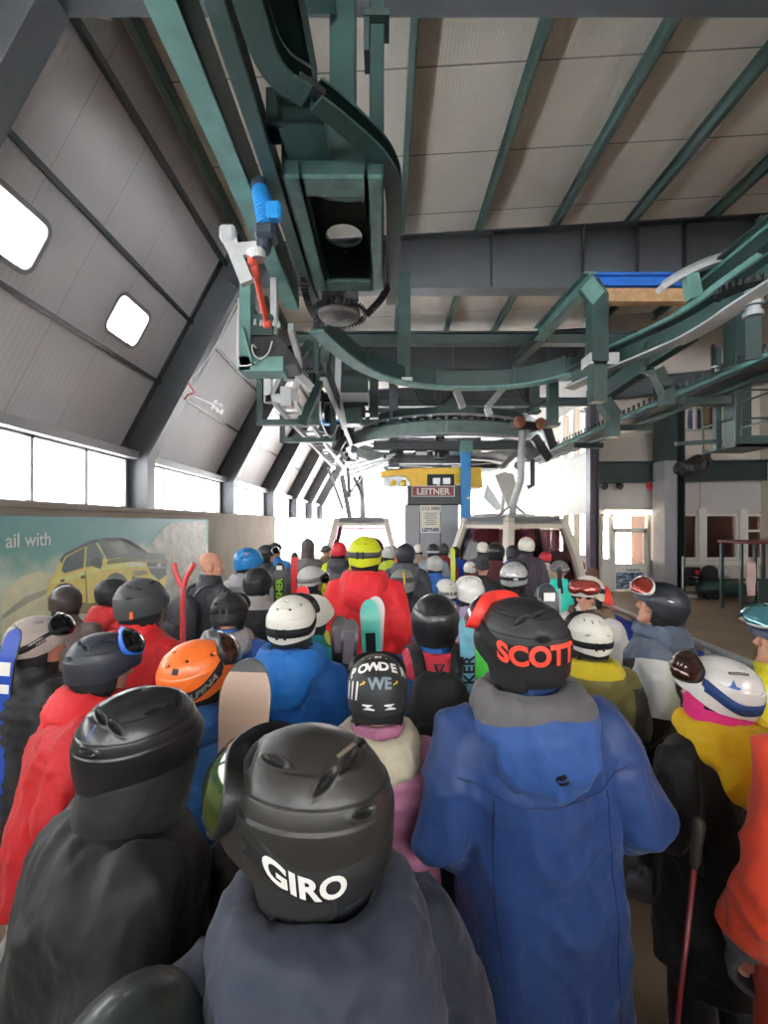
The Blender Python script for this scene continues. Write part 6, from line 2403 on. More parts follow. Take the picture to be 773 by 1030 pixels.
person('person in pale coat and black and white helmet before the kiosk', 436, 553, 12, C_('pale_blue_coat', (146, 156, 170)), dY=-.5, yaw=0, pose='down', vox=.032, hm=h(BLK, 0, vents='none', steps=S0, extra=lambda mb: (hpatch(mb, 90, 270, lambda a: -.03, .018, .003, .003, 16, 0), [GRYW])[1]))
person('person in tan coat and white helmet before the kiosk', 421, 552, 10, C_('tan_coat', (170, 150, 136)), yaw=-20, pose='down', vox=.032, hm=h(WHT, 0, vents='none', steps=S0))
person('person in lime yellow jacket and grey helmet left of the grey parka', 391, 556, 14, C_('lime_yellow_jacket', (190, 208, 70)), yaw=30, pose='down', vox=.032, hm=h(GRYW, 0, vents='none', steps=S0))
person('person in orange coat with a bare head left of the grey parka', 397, 553, 10, C_('orange_coat', (226, 120, 70)), yaw=-30, pose='down', vox=.032, head=hair_cap(mat('hair_grey', lin((150, 120, 104)), .8)))
person('person in white helmet far before the cabin door', 486, 551, 9, C_('slate_plain', (80, 84, 96)), dY=-2.3, yaw=0, pose='down', vox=.034, hm=h(WHT, 0, vents='none', steps=S0))

# --- right side of the queue
person('person in white fur-collared jacket facing back with sunglasses and white helmet', 592, 594, 31, C_('white_ski_jacket', (220, 216, 214)), yaw=138, pitch=-4, byaw=120, pose='down', vox=.018, seed=29, hi_body=True, face=True, collar=1.55,
       hood=mat('fur_collar', lin((116, 96, 80)), .95, var=.6, vscale=30, bump=1., bscale=60), hoodbig=.9, hm=h(WHT, 2, vents='slit', steps=S1), gg=g(FR_B, LE_R, ST_B, gz=.045, zb=.0), head=sunglasses)
person('person in red jacket and brown cap behind the white fur-collared jacket', 596, 577, 14, C_('tomato_jacket', (224, 62, 48)), yaw=-20, pose='down', vox=.026, hood=C_('tomato_hood', (226, 60, 46)), hoodbig=1.3, head=beanie(C_('cap_brown', (110, 78, 64))))
person('person in olive jacket with yellow hood and plain white helmet', 594, 638, 42, C_('olive_jacket', (96, 90, 50), yoke=lin((104, 96, 52)), zy=1.38, low=lin((44, 42, 40)), zl=1.15, side=lin((44, 42, 40)), xs=.2), yaw=-4, pose='front', vox=.0145, seed=30, hood=C_('mustard_hood', (112, 104, 56), yoke=lin((206, 184, 30)), zy=1.455), hoodbig=.9, collar=1.57,
       hm=h(WHT, 2, vents='slit', steps=S1), gg=g(FR_B, LE_D, ST_B, gz=.05, zb=-.03, sw=.017))


def x_smi(mb):
    ring_sticker(mb, 92, 14, .034, .011, .003, 0)
    hsticker(mb, 92, 14, [(-.02, -.002), (-.004, .004), (.02, .002), (.004, -.004)], .005, 0)
    return [PR_W, hc('navy_black', (30, 34, 44), .45)]


person('person in slate, white and black jacket looking up to the left in navy helmet', 668, 606, 46, C_('slate_white_jacket', (34, 35, 40), yoke=lin((104, 116, 136)), zy=1.29, slope=-.35, side=lin((226, 226, 228)), xs=.2, low=lin((34, 35, 40)), zl=1.1), yaw=72, pitch=16, byaw=58, dY=.22, pose='down', vox=.0125, seed=31, hi_body=True, face=True, collar=1.53,
       hood=C_('slate_hood_lower', (96, 108, 128)), hoodbig=.7, hm=h(hc('navy_black', (30, 34, 44), .45), 2, vents='none', steps=S1, extra=x_smi), gg=g(FR_W, LE_R, None, gz=.055, push=.02))


def x_right(mb):
    hsticker(mb, 112, 50, strip(.036, .006), .003, 0)
    hsticker(mb, 112, 50, strip(.032, .003), .0042, 1)
    hsticker(mb, 98, 26, [(-.026, -.012), (-.01, -.004), (0, .022), (.008, -.002), (.026, -.008), (.012, -.02), (-.004, -.014)], .003, 2)
    hsticker(mb, 105, -6, oval(.012, .007, 0), .003, 3)
    return [PR_K, ST_G, PR_B, mat('sticker_tan', lin((176, 128, 96)), .5, var=0)]


yh_ = person('person in black jacket with big yellow hood and white helmet with blue strap', 727, 690, 60, C_('black_yellow_jacket', (26, 26, 29)), yaw=62, pitch=6, roll=-4, byaw=18, pose='front', vox=.0125, seed=32, long=.5, trousers=TROU[0], hood=C_('yellow_hood', (236, 190, 20)), hoodbig=1.35,
       gaiter=C_('pink_gaiter', (232, 44, 130)), hm=h(WHTG, 2, vents='slit', steps=S1, extra=x_right), gg=g(FR_B, LE_BR, ST_BL, gz=.055, zb=-.035, sw=.022, push=.01))
ng_ = piece(yh_, 'neck_gaiter')
ng_.scale, ng_.location = (1.42, 1.5, 1.), (0, -.005, .05)
person('person in yellow jacket and dark helmet with teal goggles cut by the right edge', 797, 642, 74, C_('lemon_jacket', (228, 214, 40)), yaw=68, pitch=12, byaw=30, dY=.45, pose='down', vox=.0145, seed=33, hi_body=True, face=True,
       hm=h(hc('blue_black', (36, 48, 76), .4), 2, vents='none', steps=S1), gg=g(FR_W, LE_T, ST_B, gz=.065, zb=-.06, sw=.03, txt=[('SMITH', .036, 78, PR_W, .0016)], push=.03))
person('person in orange red jacket mostly outside the right edge', 884, 660, 100, C_('orange_red_shell', (206, 62, 32)), yaw=0, pose='down', vox=.0125, seed=34, bulk=1.12, long=.66, hm=h(BLK, 1, vents='none', steps=S1))
person('person in black puffer standing hidden in front of the big ridged helmet', 296, 776, 78, C_('jet_puffer', (22, 22, 25)), yaw=10, pose='front', style='puffer', vox=.016, seed=35, gloves=C_('glove_red', (176, 36, 46)), hm=h(BLK, 1, vents='none', steps=S1), Y=1.22)
# unseen people added behind and beside the camera to shade the crowd
for i, (x, y, c, hm_, lab) in enumerate(((-.95, -.35, (40, 42, 50), BLK, 'added unseen person in charcoal jacket and black helmet, behind the photographer on the wall side'), (-.3, -.62, (30, 34, 46), GRYW, 'added unseen person in night blue jacket and pale grey helmet, straight behind the photographer'),
                                       (.36, -.55, (52, 50, 54), DGR, 'added unseen person in grey jacket and dark grey helmet, just behind the royal blue jacket'), (1.02, -.4, (96, 34, 40), WHT, 'added unseen person in dark red jacket and white helmet, at the end of the queue'),
                                       (1.62, .1, (38, 58, 70), BLK, 'added unseen person in petrol jacket beside the orange red jacket'), (-1.5, .15, (46, 46, 48), BLU, 'added unseen person in dark jacket and blue helmet next to the wall'),
                                       (-.62, -1.25, (60, 66, 80), ORA, 'added unseen person in steel blue jacket and orange helmet, second row behind'), (.1, -1.3, (36, 36, 40), WHT, 'added unseen person in black jacket and white helmet, second row behind'), (.8, -1.2, (44, 66, 58), BLK, 'added unseen person in forest green jacket, second row behind'))):
    person(lab, CX, CY, 40, C_('rear_jacket_%d' % i, c), yaw=-20 + 9 * i, pose='front' if i % 2 else 'down', vox=.024, seed=40 + i % 3, hm=h(hm_, 1, vents='slit', steps=S1), Y=3.)
    r_, s_, y_ = PEOPLE[-1]
    k = .965 + .012 * (i % 4)
    r_.location, r_.scale = (x, y, .04 * k), (k, k, k)
print('PEOPLE', len(PEOPLE), [(round(s, 2), round(y, 1)) for r, s, y in PEOPLE])
# ------------------------------------------------------------------ skis, boards, poles
def ski(px, py, Y, wpx, label, top, base=None, lean=0., tilt=0., rz=0., lettering=None, curl=.05, kind='ski', group=None, tipc=None, tiplen=.12, patch=None):
    """ski or board standing on its tail; px, py = where the photo shows its tip"""
    tip = P(px, py, Y)
    w = wpx / F * Y
    Ln = tip.z - .02
    r = empty(kind, (tip.x - Ln * math.sin(math.radians(lean)), tip.y, .02), label, 'snowboard' if kind == 'snowboard' else 'ski', group)
    r.rotation_euler = (math.radians(tilt), math.radians(lean), math.radians(rz))
    hw = w / 2
    prof = []
    n = 40
    ts = [Ln * i / 26 for i in range(26)] + [Ln - hw * 1.5 * q for q in (1.5, 1.2, 1., .85, .7, .55, .42, .3, .2, .12, .06, .02, .004)]
    for t in sorted(q for q in ts if q >= 0):
        d = Ln - t
        k = 1.0
        if d < hw * 1.5:
            k = math.sqrt(max(0, 1 - (1 - d / (hw * 1.5)) ** 2))
        if t < hw:
            k = min(k, .75 + .25 * t / hw)
        waist = 1 - .18 * math.sin(PI * min(1, max(0, t / Ln)))
        prof.append((max(hw * k * waist, .001), t, curl * max(0, 1 - d / .22) ** 2))
    prof += [(max(.001, hw * .5 * math.sqrt(max(0, 1 - (1 - d / (hw * 1.5)) ** 2))), Ln - d, curl * max(0, 1 - d / .22) ** 2) for d in (hw * .2, hw * .08, 0)] if False else []
    th = .012
    mb = MB()
    V = []
    for h_, z, y in prof:
        V += [Vector((-h_, y, z)), Vector((h_, y, z)), Vector((h_, y + th, z)), Vector((-h_, y + th, z))]
    fs, mi = [], []
    k = len(prof)
    for i in range(k - 1):
        tipz = prof[i][1] > Ln - tiplen
        for a in range(4):
            b = (a + 1) % 4
            fs.append((i * 4 + a, i * 4 + b, (i + 1) * 4 + b, (i + 1) * 4 + a))
            mi.append((3 if tipc and tipz else 0) if a == 0 else 1 if a == 2 else 2)
    fs += [(3, 2, 1, 0), tuple((k - 1) * 4 + a for a in range(4))]
    mi += [2, 2]
    mb.v, mb.f, mb.m = [tuple(p) for p in V], fs, mi
    mats = [top, base or M_BLACK, mat('ski_edge', lin((150, 150, 150)), .3, .8, var=0), tipc or top]
    if patch:
        for (z0, z1, f_, m) in patch:
            mats.append(m)
            mb.bx((-hw * f_, -.0025, Ln - z1), (hw * f_, .003, Ln - z0), len(mats) - 1)
    if lettering:
        for (s, size, dz, m, rot) in lettering:
            mats.append(m)
            M = Matrix.Translation((size * .36 if rot else 0, -.004, Ln - dz)) @ Matrix.Rotation(math.radians(-90 if rot else 0), 4, 'Y')
            flat_text(mb, s, size, M, .002, len(mats) - 1)
    mb.build('deck', mats, r)
    return r


SK_BEI = mat('board_beige', lin((176, 150, 134)), .4, var=.08)
SK_BLK = mat('ski_black', lin((28, 28, 31)), .35, var=.1)
SK_GRY = mat('ski_grey', lin((112, 104, 112)), .4, var=.2)
SK_TEAL = mat('ski_teal', lin((70, 182, 168)), .35, var=.12)
SK_RED = mat('ski_red', lin((210, 40, 48)), .35, var=.1)
SK_GRN = mat('ski_green', lin((74, 196, 70)), .35)
SK_LIME = mat('ski_lime', lin((180, 190, 60)), .4)
SK_BLU = mat('ski_blue', lin((40, 74, 170)), .35, var=.15)
SK_ICE = mat('ski_ice', lin((110, 174, 196)), .35, var=.35, vscale=14)
SK_YEL = mat('ski_yellow', lin((226, 206, 40)), .4)
ski(247, 667, 1.5, 54, 'beige snowboard with black rounded nose standing before the vivid blue jacket', SK_BEI, SK_BLK, kind='snowboard', tipc=SK_BLK, tiplen=.055, lean=2)
ski(341, 621, 2.55, 18, 'black ski with grey tip patch, left one of the crossed pair behind the lettered helmet', SK_BLK, SK_BLK, lean=-2, patch=[(.05, .2, .6, SK_GRY)])
ski(353, 624, 2.5, 18, 'black ski with grey tip patch, right one of the crossed pair behind the lettered helmet', SK_BLK, SK_BLK, lean=4, patch=[(.06, .24, .6, SK_GRY)])
ski(371, 604, 2.78, 20, 'teal ski tip edged in black before the scarlet jacket', SK_TEAL, SK_BLK, lean=-3, patch=[(.2, .34, .5, SK_BLK)])
ski(378, 601, 2.84, 20, 'white ski tip just behind the teal one', mat('ski_white', lin((206, 210, 206)), .4), SK_BLK, lean=2)
ski(281, 566, 4.3, 11.5, 'black ski with lime lettering standing at the left of the white helmets', SK_BLK, SK_BLK, lettering=[('FISHER', .085, .28, mat('print_lime', lin((150, 210, 50)), .4, var=0), True)], patch=[(.03, .07, .5, FR_W)])
ski(296, 556, 5.4, 7, 'red ski beside the camouflage jacket', SK_RED, SK_BLK, tipc=SK_BLK, tiplen=.06)
ski(304, 590, 3.15, 15, 'small red rounded ski tip left of the scarlet jacket', SK_RED, SK_BLK, lean=2, patch=[(.04, .12, .16, SK_BLK)])
ski(327, 634, 2.62, 7, 'lime edged ski tip low beside the scarlet jacket', SK_LIME, SK_BLK, lean=-8)
ski(456, 551, 4.9, 5, 'narrow lime yellow ski rising before the grey kiosk', SK_LIME, SK_BLK)
ski(471, 622, 1.95, 17, 'ice blue ski with black lettering left of the coral goggle strap', SK_ICE, SK_BLK, lettering=[('ROCKER', .07, .3, PR_K, True)], lean=-1)
ski(487, 634, 1.75, 14, 'green ski close behind the ice blue one', SK_GRN, SK_BLK, lean=2)
ski(7, 634, 2.0, 17, 'blue ski at the left edge of the photo', SK_BLU, SK_BLK, lean=4, patch=[(.14, .2, .7, PR_W), (.24, .28, .7, PR_W)])
ski(553, 588, 2.7, 22, 'dark ski tip with a pale emblem under the grey beanie', SK_BLK, SK_BLK, patch=[(.05, .1, .5, PR_W)])


def pole(p0, p1, label, shaft, grip, strap=True, group=None):
    """ski pole from the grip p0 down to the tip p1"""
    p0, p1 = Vector(p0), Vector(p1)
    r = empty('ski_pole', p1, label, 'ski pole', group)
    d = (p0 - p1)
    L_ = d.length
    dn = d.normalized()
    child(MB().tube([p1, p1 + d * .93], [.005, .008], 10), 'shaft', shaft, r, True)
    child(MB().lathe([(.009, 0), (.014, .02), (.013, .06), (.016, .1), (.018, .125), (.012, .14), (0, .142)], p1 + d * (1 - .135 / L_), dn, 14), 'grip', grip, r, True)
    child(MB().lathe([(.006, 0), (.045, .004), (.045, .01), (.008, .02)], p1 + dn * .06, dn, 16), 'basket', M_BLACK, r)
    if strap:
        s = dn.orthogonal().normalized() * .02
        q = p0 - dn * .03
        child(MB().sweep(smooth_path([q, q + s + Vector((0, 0, -.05)), q + s * 2.2 + Vector((0, 0, -.14)), q + s * 1.2 + Vector((0, 0, -.12)), q + Vector((0, 0, -.02))], 4), boxprof(.014, .003), dn), 'wrist_strap', M_BLACK, r)
    return r


PK = mat('pole_pink_red', lin((206, 74, 78)), .35)
PW = mat('pole_pale', lin((196, 194, 196)), .35, .3)
PB = mat('pole_black', lin((30, 30, 33)), .4)
G_B = mat('grip_black', lin((26, 26, 28)), .6)
G_C = mat('grip_cream', lin((206, 180, 140)), .6)
p = P(186, 566, 2.9)
# pink fork-handled shovel strapped to a pack
r = empty('shovel', P(184, 632, 2.9), 'pink red forked shovel handle sticking up right of the grey helmet', 'shovel')
child(MB().tube([P(184, 640, 2.9) - Vector((0, 0, .9)), P(184, 600, 2.9), P(185, 588, 2.9)], .018, 10), 'shaft', PK, r, True)
child(MB().tube(smooth_path([P(175, 566, 2.9), P(177, 576, 2.9), P(184, 590, 2.9), P(189, 578, 2.9), P(196, 567, 2.9)], 5), .017, 10), 'forked_grip', PK, r, True)
child(MB().lathe([(.0, 0), (.1, .02), (.13, .1), (.12, .3), (.0, .32)], P(184, 640, 2.9) - Vector((0, 0, 1.22)), (0, 0, 1), 4), 'blade', PK, r)
pole(P(563, 571, 2.9), (P(563, 571, 2.9).x + .06, 3.0, .0), 'black ski pole with long grip held before the grey beanie', PW, G_B)
pole(P(181, 866, 1.02), (P(181, 866, 1.02).x - .05, 1.05, 0), 'ski pole with cream topped grip, left of the two beside the black coat', PB, G_C)
pole(P(192, 861, 1.05), (P(192, 861, 1.05).x + .05, 1.1, 0), 'ski pole with cream topped grip, right of the two beside the black coat', PB, G_C)
pole(P(704, 826, 1.28), (P(668, 1000, 1.25).x, 1.3, 0.0), 'ski pole with dark fuzzy grip beside the black and yellow jacket', mat('pole_dark_red', lin((110, 30, 36)), .35), mat('grip_taupe', lin((62, 56, 50)), .8))
# arm with a red glove next to the slate navy jacket: a child queueing behind the pole grips
# ------------------------------------------------------------------ wall poster with the car
XA = -4.70


def A(zx, zy):
    return PXW(30 + zx / 4.294, 530 + zy / 4.294, XA)


def print_sky():
    m, nt, b = new_mat('poster_sky')
    L = nt.links
    tc = N(nt, 'ShaderNodeTexCoord')
    sp_ = N(nt, 'ShaderNodeSeparateXYZ')
    L.new(tc.outputs['Object'], sp_.inputs[0])
    nz = N(nt, 'ShaderNodeTexNoise', Scale=1.6, Detail=7.)
    L.new(tc.outputs['Object'], nz.inputs['Vector'])
    ad_ = N(nt, 'ShaderNodeMath', operation='MULTIPLY_ADD')
    L.new(nz.outputs['Fac'], ad_.inputs[0])
    ad_.inputs[1].default_value = .9
    L.new(sp_.outputs[2], ad_.inputs[2])
    rp = N(nt, 'ShaderNodeValToRGB')
    e = rp.color_ramp.elements
    e[0].position, e[0].color = .3, (*lin((206, 212, 196)), 1)
    e[1].position, e[1].color = 1., (*lin((96, 152, 158)), 1)
    for ps_, c in ((.5, (232, 230, 204)), (.62, (222, 232, 212)), (.72, (118, 174, 168))):
        q = e.new(ps_)
        q.color = (*lin(c), 1)
    mr = N(nt, 'ShaderNodeMapRange')
    mr.inputs['From Min'].default_value = .0
    mr.inputs['From Max'].default_value = 2.4
    L.new(ad_.outputs[0], mr.inputs['Value'])
    L.new(mr.outputs[0], rp.inputs['Fac'])
    L.new(rp.outputs['Color'], b.inputs['Base Color'])
    b.inputs['Roughness'].default_value = .55
    return m


def snow_print():
    m, nt, b = new_mat('poster_snow')
    tc = N(nt, 'ShaderNodeTexCoord')
    nz = N(nt, 'ShaderNodeTexNoise', Scale=3.5, Detail=9., Roughness=.7)
    nt.links.new(tc.outputs['Object'], nz.inputs['Vector'])
    rp = N(nt, 'ShaderNodeValToRGB')
    rp.color_ramp.elements[0].position, rp.color_ramp.elements[0].color = .35, (*lin((138, 146, 136)), 1)
    rp.color_ramp.elements[1].position, rp.color_ramp.elements[1].color = .6, (*lin((214, 212, 200)), 1)
    nt.links.new(nz.outputs['Fac'], rp.inputs['Fac'])
    nt.links.new(rp.outputs['Color'], b.inputs['Base Color'])
    b.inputs['Roughness'].default_value = .55
    return m


ad_ = empty('billboard', (-4.72, 7, .4), 'long mountain billboard with a yellow off-road car along the left wall', 'billboard')
child(MB().bx((-4.75, .6, .4), (-4.705, 11.95, 2.19)), 'panel', print_sky(), ad_)
car = MB()
cm = []


def poly(pts, c, lay, rough=.55, m=None):
    c = tuple(min(250, int(v * 1.22)) for v in c)
    cm.append(m or mat('print_%d_%d_%d' % c, lin(c), rough, var=.08, vscale=5.))
    q = [A(*p_) for p_ in pts]
    car.add([Vector((XA + .0012 * lay, p_.y, p_.z)) for p_ in q], [tuple(range(len(q)))], len(cm) - 1)


def ell_(cx_, cy_, rx, ry, n=26, a0=0, a1=360):
    return [(cx_ + rx * math.cos(math.radians(a0 + (a1 - a0) * i / n)), cy_ + ry * math.sin(math.radians(a0 + (a1 - a0) * i / n))) for i in range(n)]


poly([(480, 130), (500, 95), (540, 55), (560, 20), (600, -12), (660, -22), (760, -26), (760, 470), (600, 470), (590, 200)], (0, 0, 0), 1, m=snow_print())
poly([(-120, 300), (-40, 215), (40, 190), (120, 230), (120, 470), (-120, 470)], (196, 192, 164), 1)
poly([(-120, 380), (-20, 300), (90, 262), (92, 280), (-10, 330), (-120, 400)], (150, 150, 130), 2)
poly([(75, 362), (73, 265), (84, 230), (106, 203), (132, 135), (170, 105), (230, 80), (290, 62), (330, 140), (420, 130), (500, 150), (565, 165), (592, 190), (588, 240), (560, 300), (430, 356), (250, 376)], (204, 188, 108), 3)
poly([(84, 232), (330, 165), (430, 150), (560, 165), (330, 182), (90, 250)], (218, 206, 130), 4)
poly([(78, 362), (75, 300), (250, 330), (430, 320), (560, 262), (560, 300), (430, 356), (250, 376)], (122, 112, 70), 4)
poly([(128, 142), (148, 116), (210, 84), (270, 57), (330, 47), (400, 46), (440, 60), (505, 108), (494, 112), (430, 72), (400, 58), (300, 64), (220, 92), (150, 128), (134, 160)], (58, 62, 60), 5)
poly([(298, 64), (400, 52), (436, 66), (498, 110), (420, 127), (335, 140)], (84, 88, 84), 5)
poly([(340, 70), (390, 58), (430, 112), (380, 124)], (112, 114, 104), 6)
poly([(335, 146), (420, 128), (500, 110), (578, 114), (594, 150), (588, 168), (500, 150), (440, 150), (330, 162)], (112, 112, 88), 5)
poly([(430, 128), (500, 110), (578, 114), (592, 150), (520, 140)], (76, 82, 76), 6)
poly([(136, 190), (142, 160), (156, 132), (236, 88), (230, 176), (150, 200)], (66, 76, 76), 5)
poly([(240, 174), (246, 84), (284, 70), (318, 128), (310, 158)], (78, 90, 90), 5)
poly([(262, 150), (276, 132), (300, 130), (312, 160), (302, 182), (268, 168)], (40, 44, 44), 7)
poly([(412, 158), (488, 154), (500, 164), (436, 172)], (226, 222, 190), 6)
poly([(500, 152), (588, 160), (590, 205), (556, 232), (522, 200)], (58, 62, 62), 6)
poly([(506, 170), (586, 172), (586, 178), (508, 178)], (150, 150, 140), 7)
poly(ell_(556, 166, 9, 8), (186, 186, 180), 8)
poly([(440, 190), (500, 186), (510, 204), (450, 214)], (150, 146, 110), 6)
poly([(440, 214), (540, 232), (520, 262), (440, 262)], (96, 92, 70), 6)
poly(ell_(372, 268, 54, 70), (50, 50, 46), 6)
poly(ell_(370, 282, 38, 54), (104, 104, 98), 7)
poly(ell_(152, 320, 66, 78), (50, 50, 46), 6)
poly(ell_(156, 334, 48, 62), (112, 110, 102), 7)
poly([(236, 190), (240, 190), (248, 330), (243, 330)], (120, 110, 66), 7)
poly([(218, 212), (236, 208), (236, 222), (218, 224)], (70, 66, 46), 7)
poly([(130, 228), (148, 224), (146, 238), (130, 240)], (70, 66, 46), 7)
child(car, 'car_picture', cm, ad_)
t = MB()
p = PXW(50.5, 548, XA)
flat_text(t, 'ail with', .262, Matrix.Translation((XA + .016, p.y, p.z)) @ Matrix.Rotation(PI / 2, 4, 'Z'), .004, align='RIGHT')
child(t, 'lettering', mat('poster_white', lin((238, 240, 236)), .6, var=0), ad_)

# ------------------------------------------------------------------ right side of the hall
YB = 12.5
tk = empty('air_compressor', P(722, 600, YB), 'dark green air compressor tank on wheels below the dark windows', 'compressor')
a, b_ = P(703, 592, YB), P(748, 592, YB)
child(MB().lathe([(0, -.02), (.12, 0), (.21, .06), (.23, .12), (.23, (b_ - a).length - .1), (.2, (b_ - a).length - .04), (0, (b_ - a).length)], a, (1, 0, 0), 24), 'tank', mat('tank_green', lin((34, 70, 72)), .4), tk, True)
for px in (708, 716):
    pp = P(px, 602, YB - .2)
    child(MB().lathe([(.04, -.04), (.12, -.035), (.12, .035), (.04, .04)], (pp.x + .1, YB - .22, .12), (0, 1, 0), 18), 'wheel', M_RUB, tk, True)
m_ = MB().lathe([(0, 0), (.13, .01), (.13, .3), (.06, .34), (0, .34)], P(722, 577, YB), (1, 0, .08), 18)
for k in range(6):
    m_.lathe([(.145, .03 + .045 * k), (.145, .045 + .045 * k)], P(722, 577, YB), (1, 0, .08), 18)
child(m_, 'motor', M_SILV, tk)
child(MB().lathe([(.2, -.02), (.24, -.02), (.24, .03), (.2, .03)], P(714, 577, YB), (0, 1, .0), 24).bx(P(708, 585, YB), P(720, 574, YB + .2)), 'flywheel_guard', M_BLACK, tk)
child(MB().bx(P(704, 584, YB + .1), P(742, 581.5, YB + .35)).bar(P(745, 592, YB), P(749, 604, YB), .04, .04), 'base_plate', M_BLACK, tk)
pm = empty('pump_cart', P(695, 600, YB + .2), 'small dark pump with red fittings left of the green tank', 'pump')
child(MB().lathe([(0, 0), (.13, .02), (.13, .24), (0, .26)], P(689, 585, YB + .2), (1, 0, 0), 16).bx(P(688, 580, YB + .2), P(700, 570, YB + .4)), 'body', M_BLACK, pm)
child(MB().tube([P(698, 596, YB + .1) + Vector((.3 * math.cos(t_), 0, .26 * math.sin(t_))) for t_ in [2 * PI * i / 20 for i in range(20)]], .02, 8, True), 'hoop', M_STEELD, pm, True)
child(MB().box(P(702, 576, YB + .1), (.1, .1, .12), None, bev=.02), 'fitting', M_RED, pm)
child(MB().tube([P(687, 598, YB + .2), P(687, 560, YB + .2)], .025, 8).bx((P(686, 0, YB).x, YB, 0), (P(702, 0, YB).x, YB + .3, .08)), 'upright', M_SILV, pm)
ct = empty('trolley', P(758, 606, 10.4), 'green steel trolley frame with a dark red top board at the right edge', 'trolley')
x0, x1 = P(744, 0, 10.4).x, P(790, 0, 10.4).x
zt = P(0, 547, 10.4).z
for x, yy in ((x0 + .05, 10.4), (x1, 10.4), (x0 + .05, 11.0), (x1, 11.0), (x0 + .45, 10.5)):
    child(MB().bx((x - .03, yy - .03, 0), (x + .03, yy + .03, zt)), 'upright', M_GREEN, ct)
child(MB().bx((x0, 10.3, zt), (x1, 11.1, zt + .07), bev=.015), 'top_board', mat('dark_red_board', lin((98, 40, 42)), .6), ct)
child(MB().bx((x0, 10.38, .75), (x1, 10.42, .81)).bx((x0, 10.38, .2), (x1, 10.42, .26)), 'rail', M_GREEN, ct)
child(MB().bx((x0 + .42, 10.35, .25), (x1, 10.37, .75)), 'mesh_panel', M_GREEND, ct)
tw = MB().loft([[Vector((x0 + .22 + a_ + .015 * math.sin(9 * a_ + z * 7), 10.33 + .015 * math.sin(30 * a_ + z * 3) + d_, z)) for a_, d_ in ((-.1, 0), (-.03, 0), (.04, 0), (.1, 0), (.1, .02), (.04, .02), (-.03, .02), (-.1, .02))] for z in (.42, .6, .8, 1.0, 1.2)])
mark(autosmooth(tw.build('cloth', mat('pale_cloth', lin((206, 178, 174)), .9, var=.2))), 'pale pink cloth hanging over the green trolley rail', 'cloth')
# alarm, camera heads, bundle on the beam
mark(MB().bx(P(653.5, 491, YW - .2), P(661, 483, YW - .05), bev=.02).bx(P(654.5, 493, YW - .16), P(660, 490, YW - .05), bev=.01).build('alarm_box', M_RED), 'small red alarm box on the grey cladding above the door', 'alarm')
for px, lab in ((609, 'left'), (621, 'right')):
    r = empty('floodlight', P(px, 490, YW - .2), 'small dark spotlight on the cladding above the door, %s one of two' % lab, 'lamp')
    child(MB().lathe([(.03, 0), (.09, .05), (.1, .16), (0, .17)], P(px, 488, YW - .15), (-.4 if lab == 'left' else .3, -.7, -.3), 14), 'head', M_BLACK, r, True)
    child(MB().bar(P(px, 488, YW - .15), P(px, 484, YW), .04, .04), 'arm', M_BLACK, r)
bg_ = MB().ell(P(694, 470, YW - 1.0), (.42, .22, .22), 14).ell(P(705, 466, YW - 1.0), (.32, .2, .25), 12).ell(P(711, 459, YW - .98), (.12, .12, .18), 10).ell(P(688, 474, YW - .98), (.25, .18, .14), 10)
me = remesh(bg_, .03, 2)
wrinkle(me, .045, 7., None, 3, 99.)
me.materials.append(mat('black_sheet', lin((44, 42, 42)), .45))
bo_ = bpy.data.objects.new('tarpaulin', me)
COL.objects.link(bo_)
mark(bo_, 'crumpled black tarpaulin bundle lying against the green wall beam', 'tarpaulin')
for i, (px, c) in enumerate(((699, (38, 52, 84)), (709, (150, 140, 100)), (716, (110, 50, 50)))):
    p = P(px, 433, YW + .7)
    cb_ = MB().loft([ring((p.x, p.y, p.z + z), rx, ry, 14, 2.5) for z, rx, ry in ((.05, .2, .09), (.3, .2, .1), (.62, .19, .09), (.72, .1, .06), (.76, .03, .03))])
    cb_.tube([(p.x, p.y, p.z + .75), (p.x, p.y, p.z + .9)], .012, 6)
    mark(cb_.build('hanging_coat', C_('coat_%d' % i, c), smooth=True), ('dark blue', 'sand coloured', 'dark red')[i] + ' coat hanging behind the gallery window', 'coat')
# wall grid lamp by the gallery, little round lamps
for px, py, y_, lab in ((718, 371, 8.0, 'small white round lamp under the broad curved rail'), (590, 322, 8.4, 'tiny white round lamp left of the elbow post')):
    r = empty('round_lamp', P(px, py, y_), lab, 'lamp')
    child(MB().lathe([(0, 0), (.05, .0), (.06, .03), (.045, .09), (0, .1)], P(px, py, y_), (0, -1, -.2), 16), 'housing', M_WHITE, r, True)
    child(MB().lathe([(0, 0), (.03, .0), (.03, .012), (0, .012)], P(px, py, y_) + Vector((0, -.1, -.02)), (0, -1, -.2), 14), 'lens', M_STEELD, r)
    child(MB().bar(P(px, py - 3, y_), P(px, py - 24, y_ + .2), .05, .05, (0, 1, 0)), 'stem', M_GREEN, r)
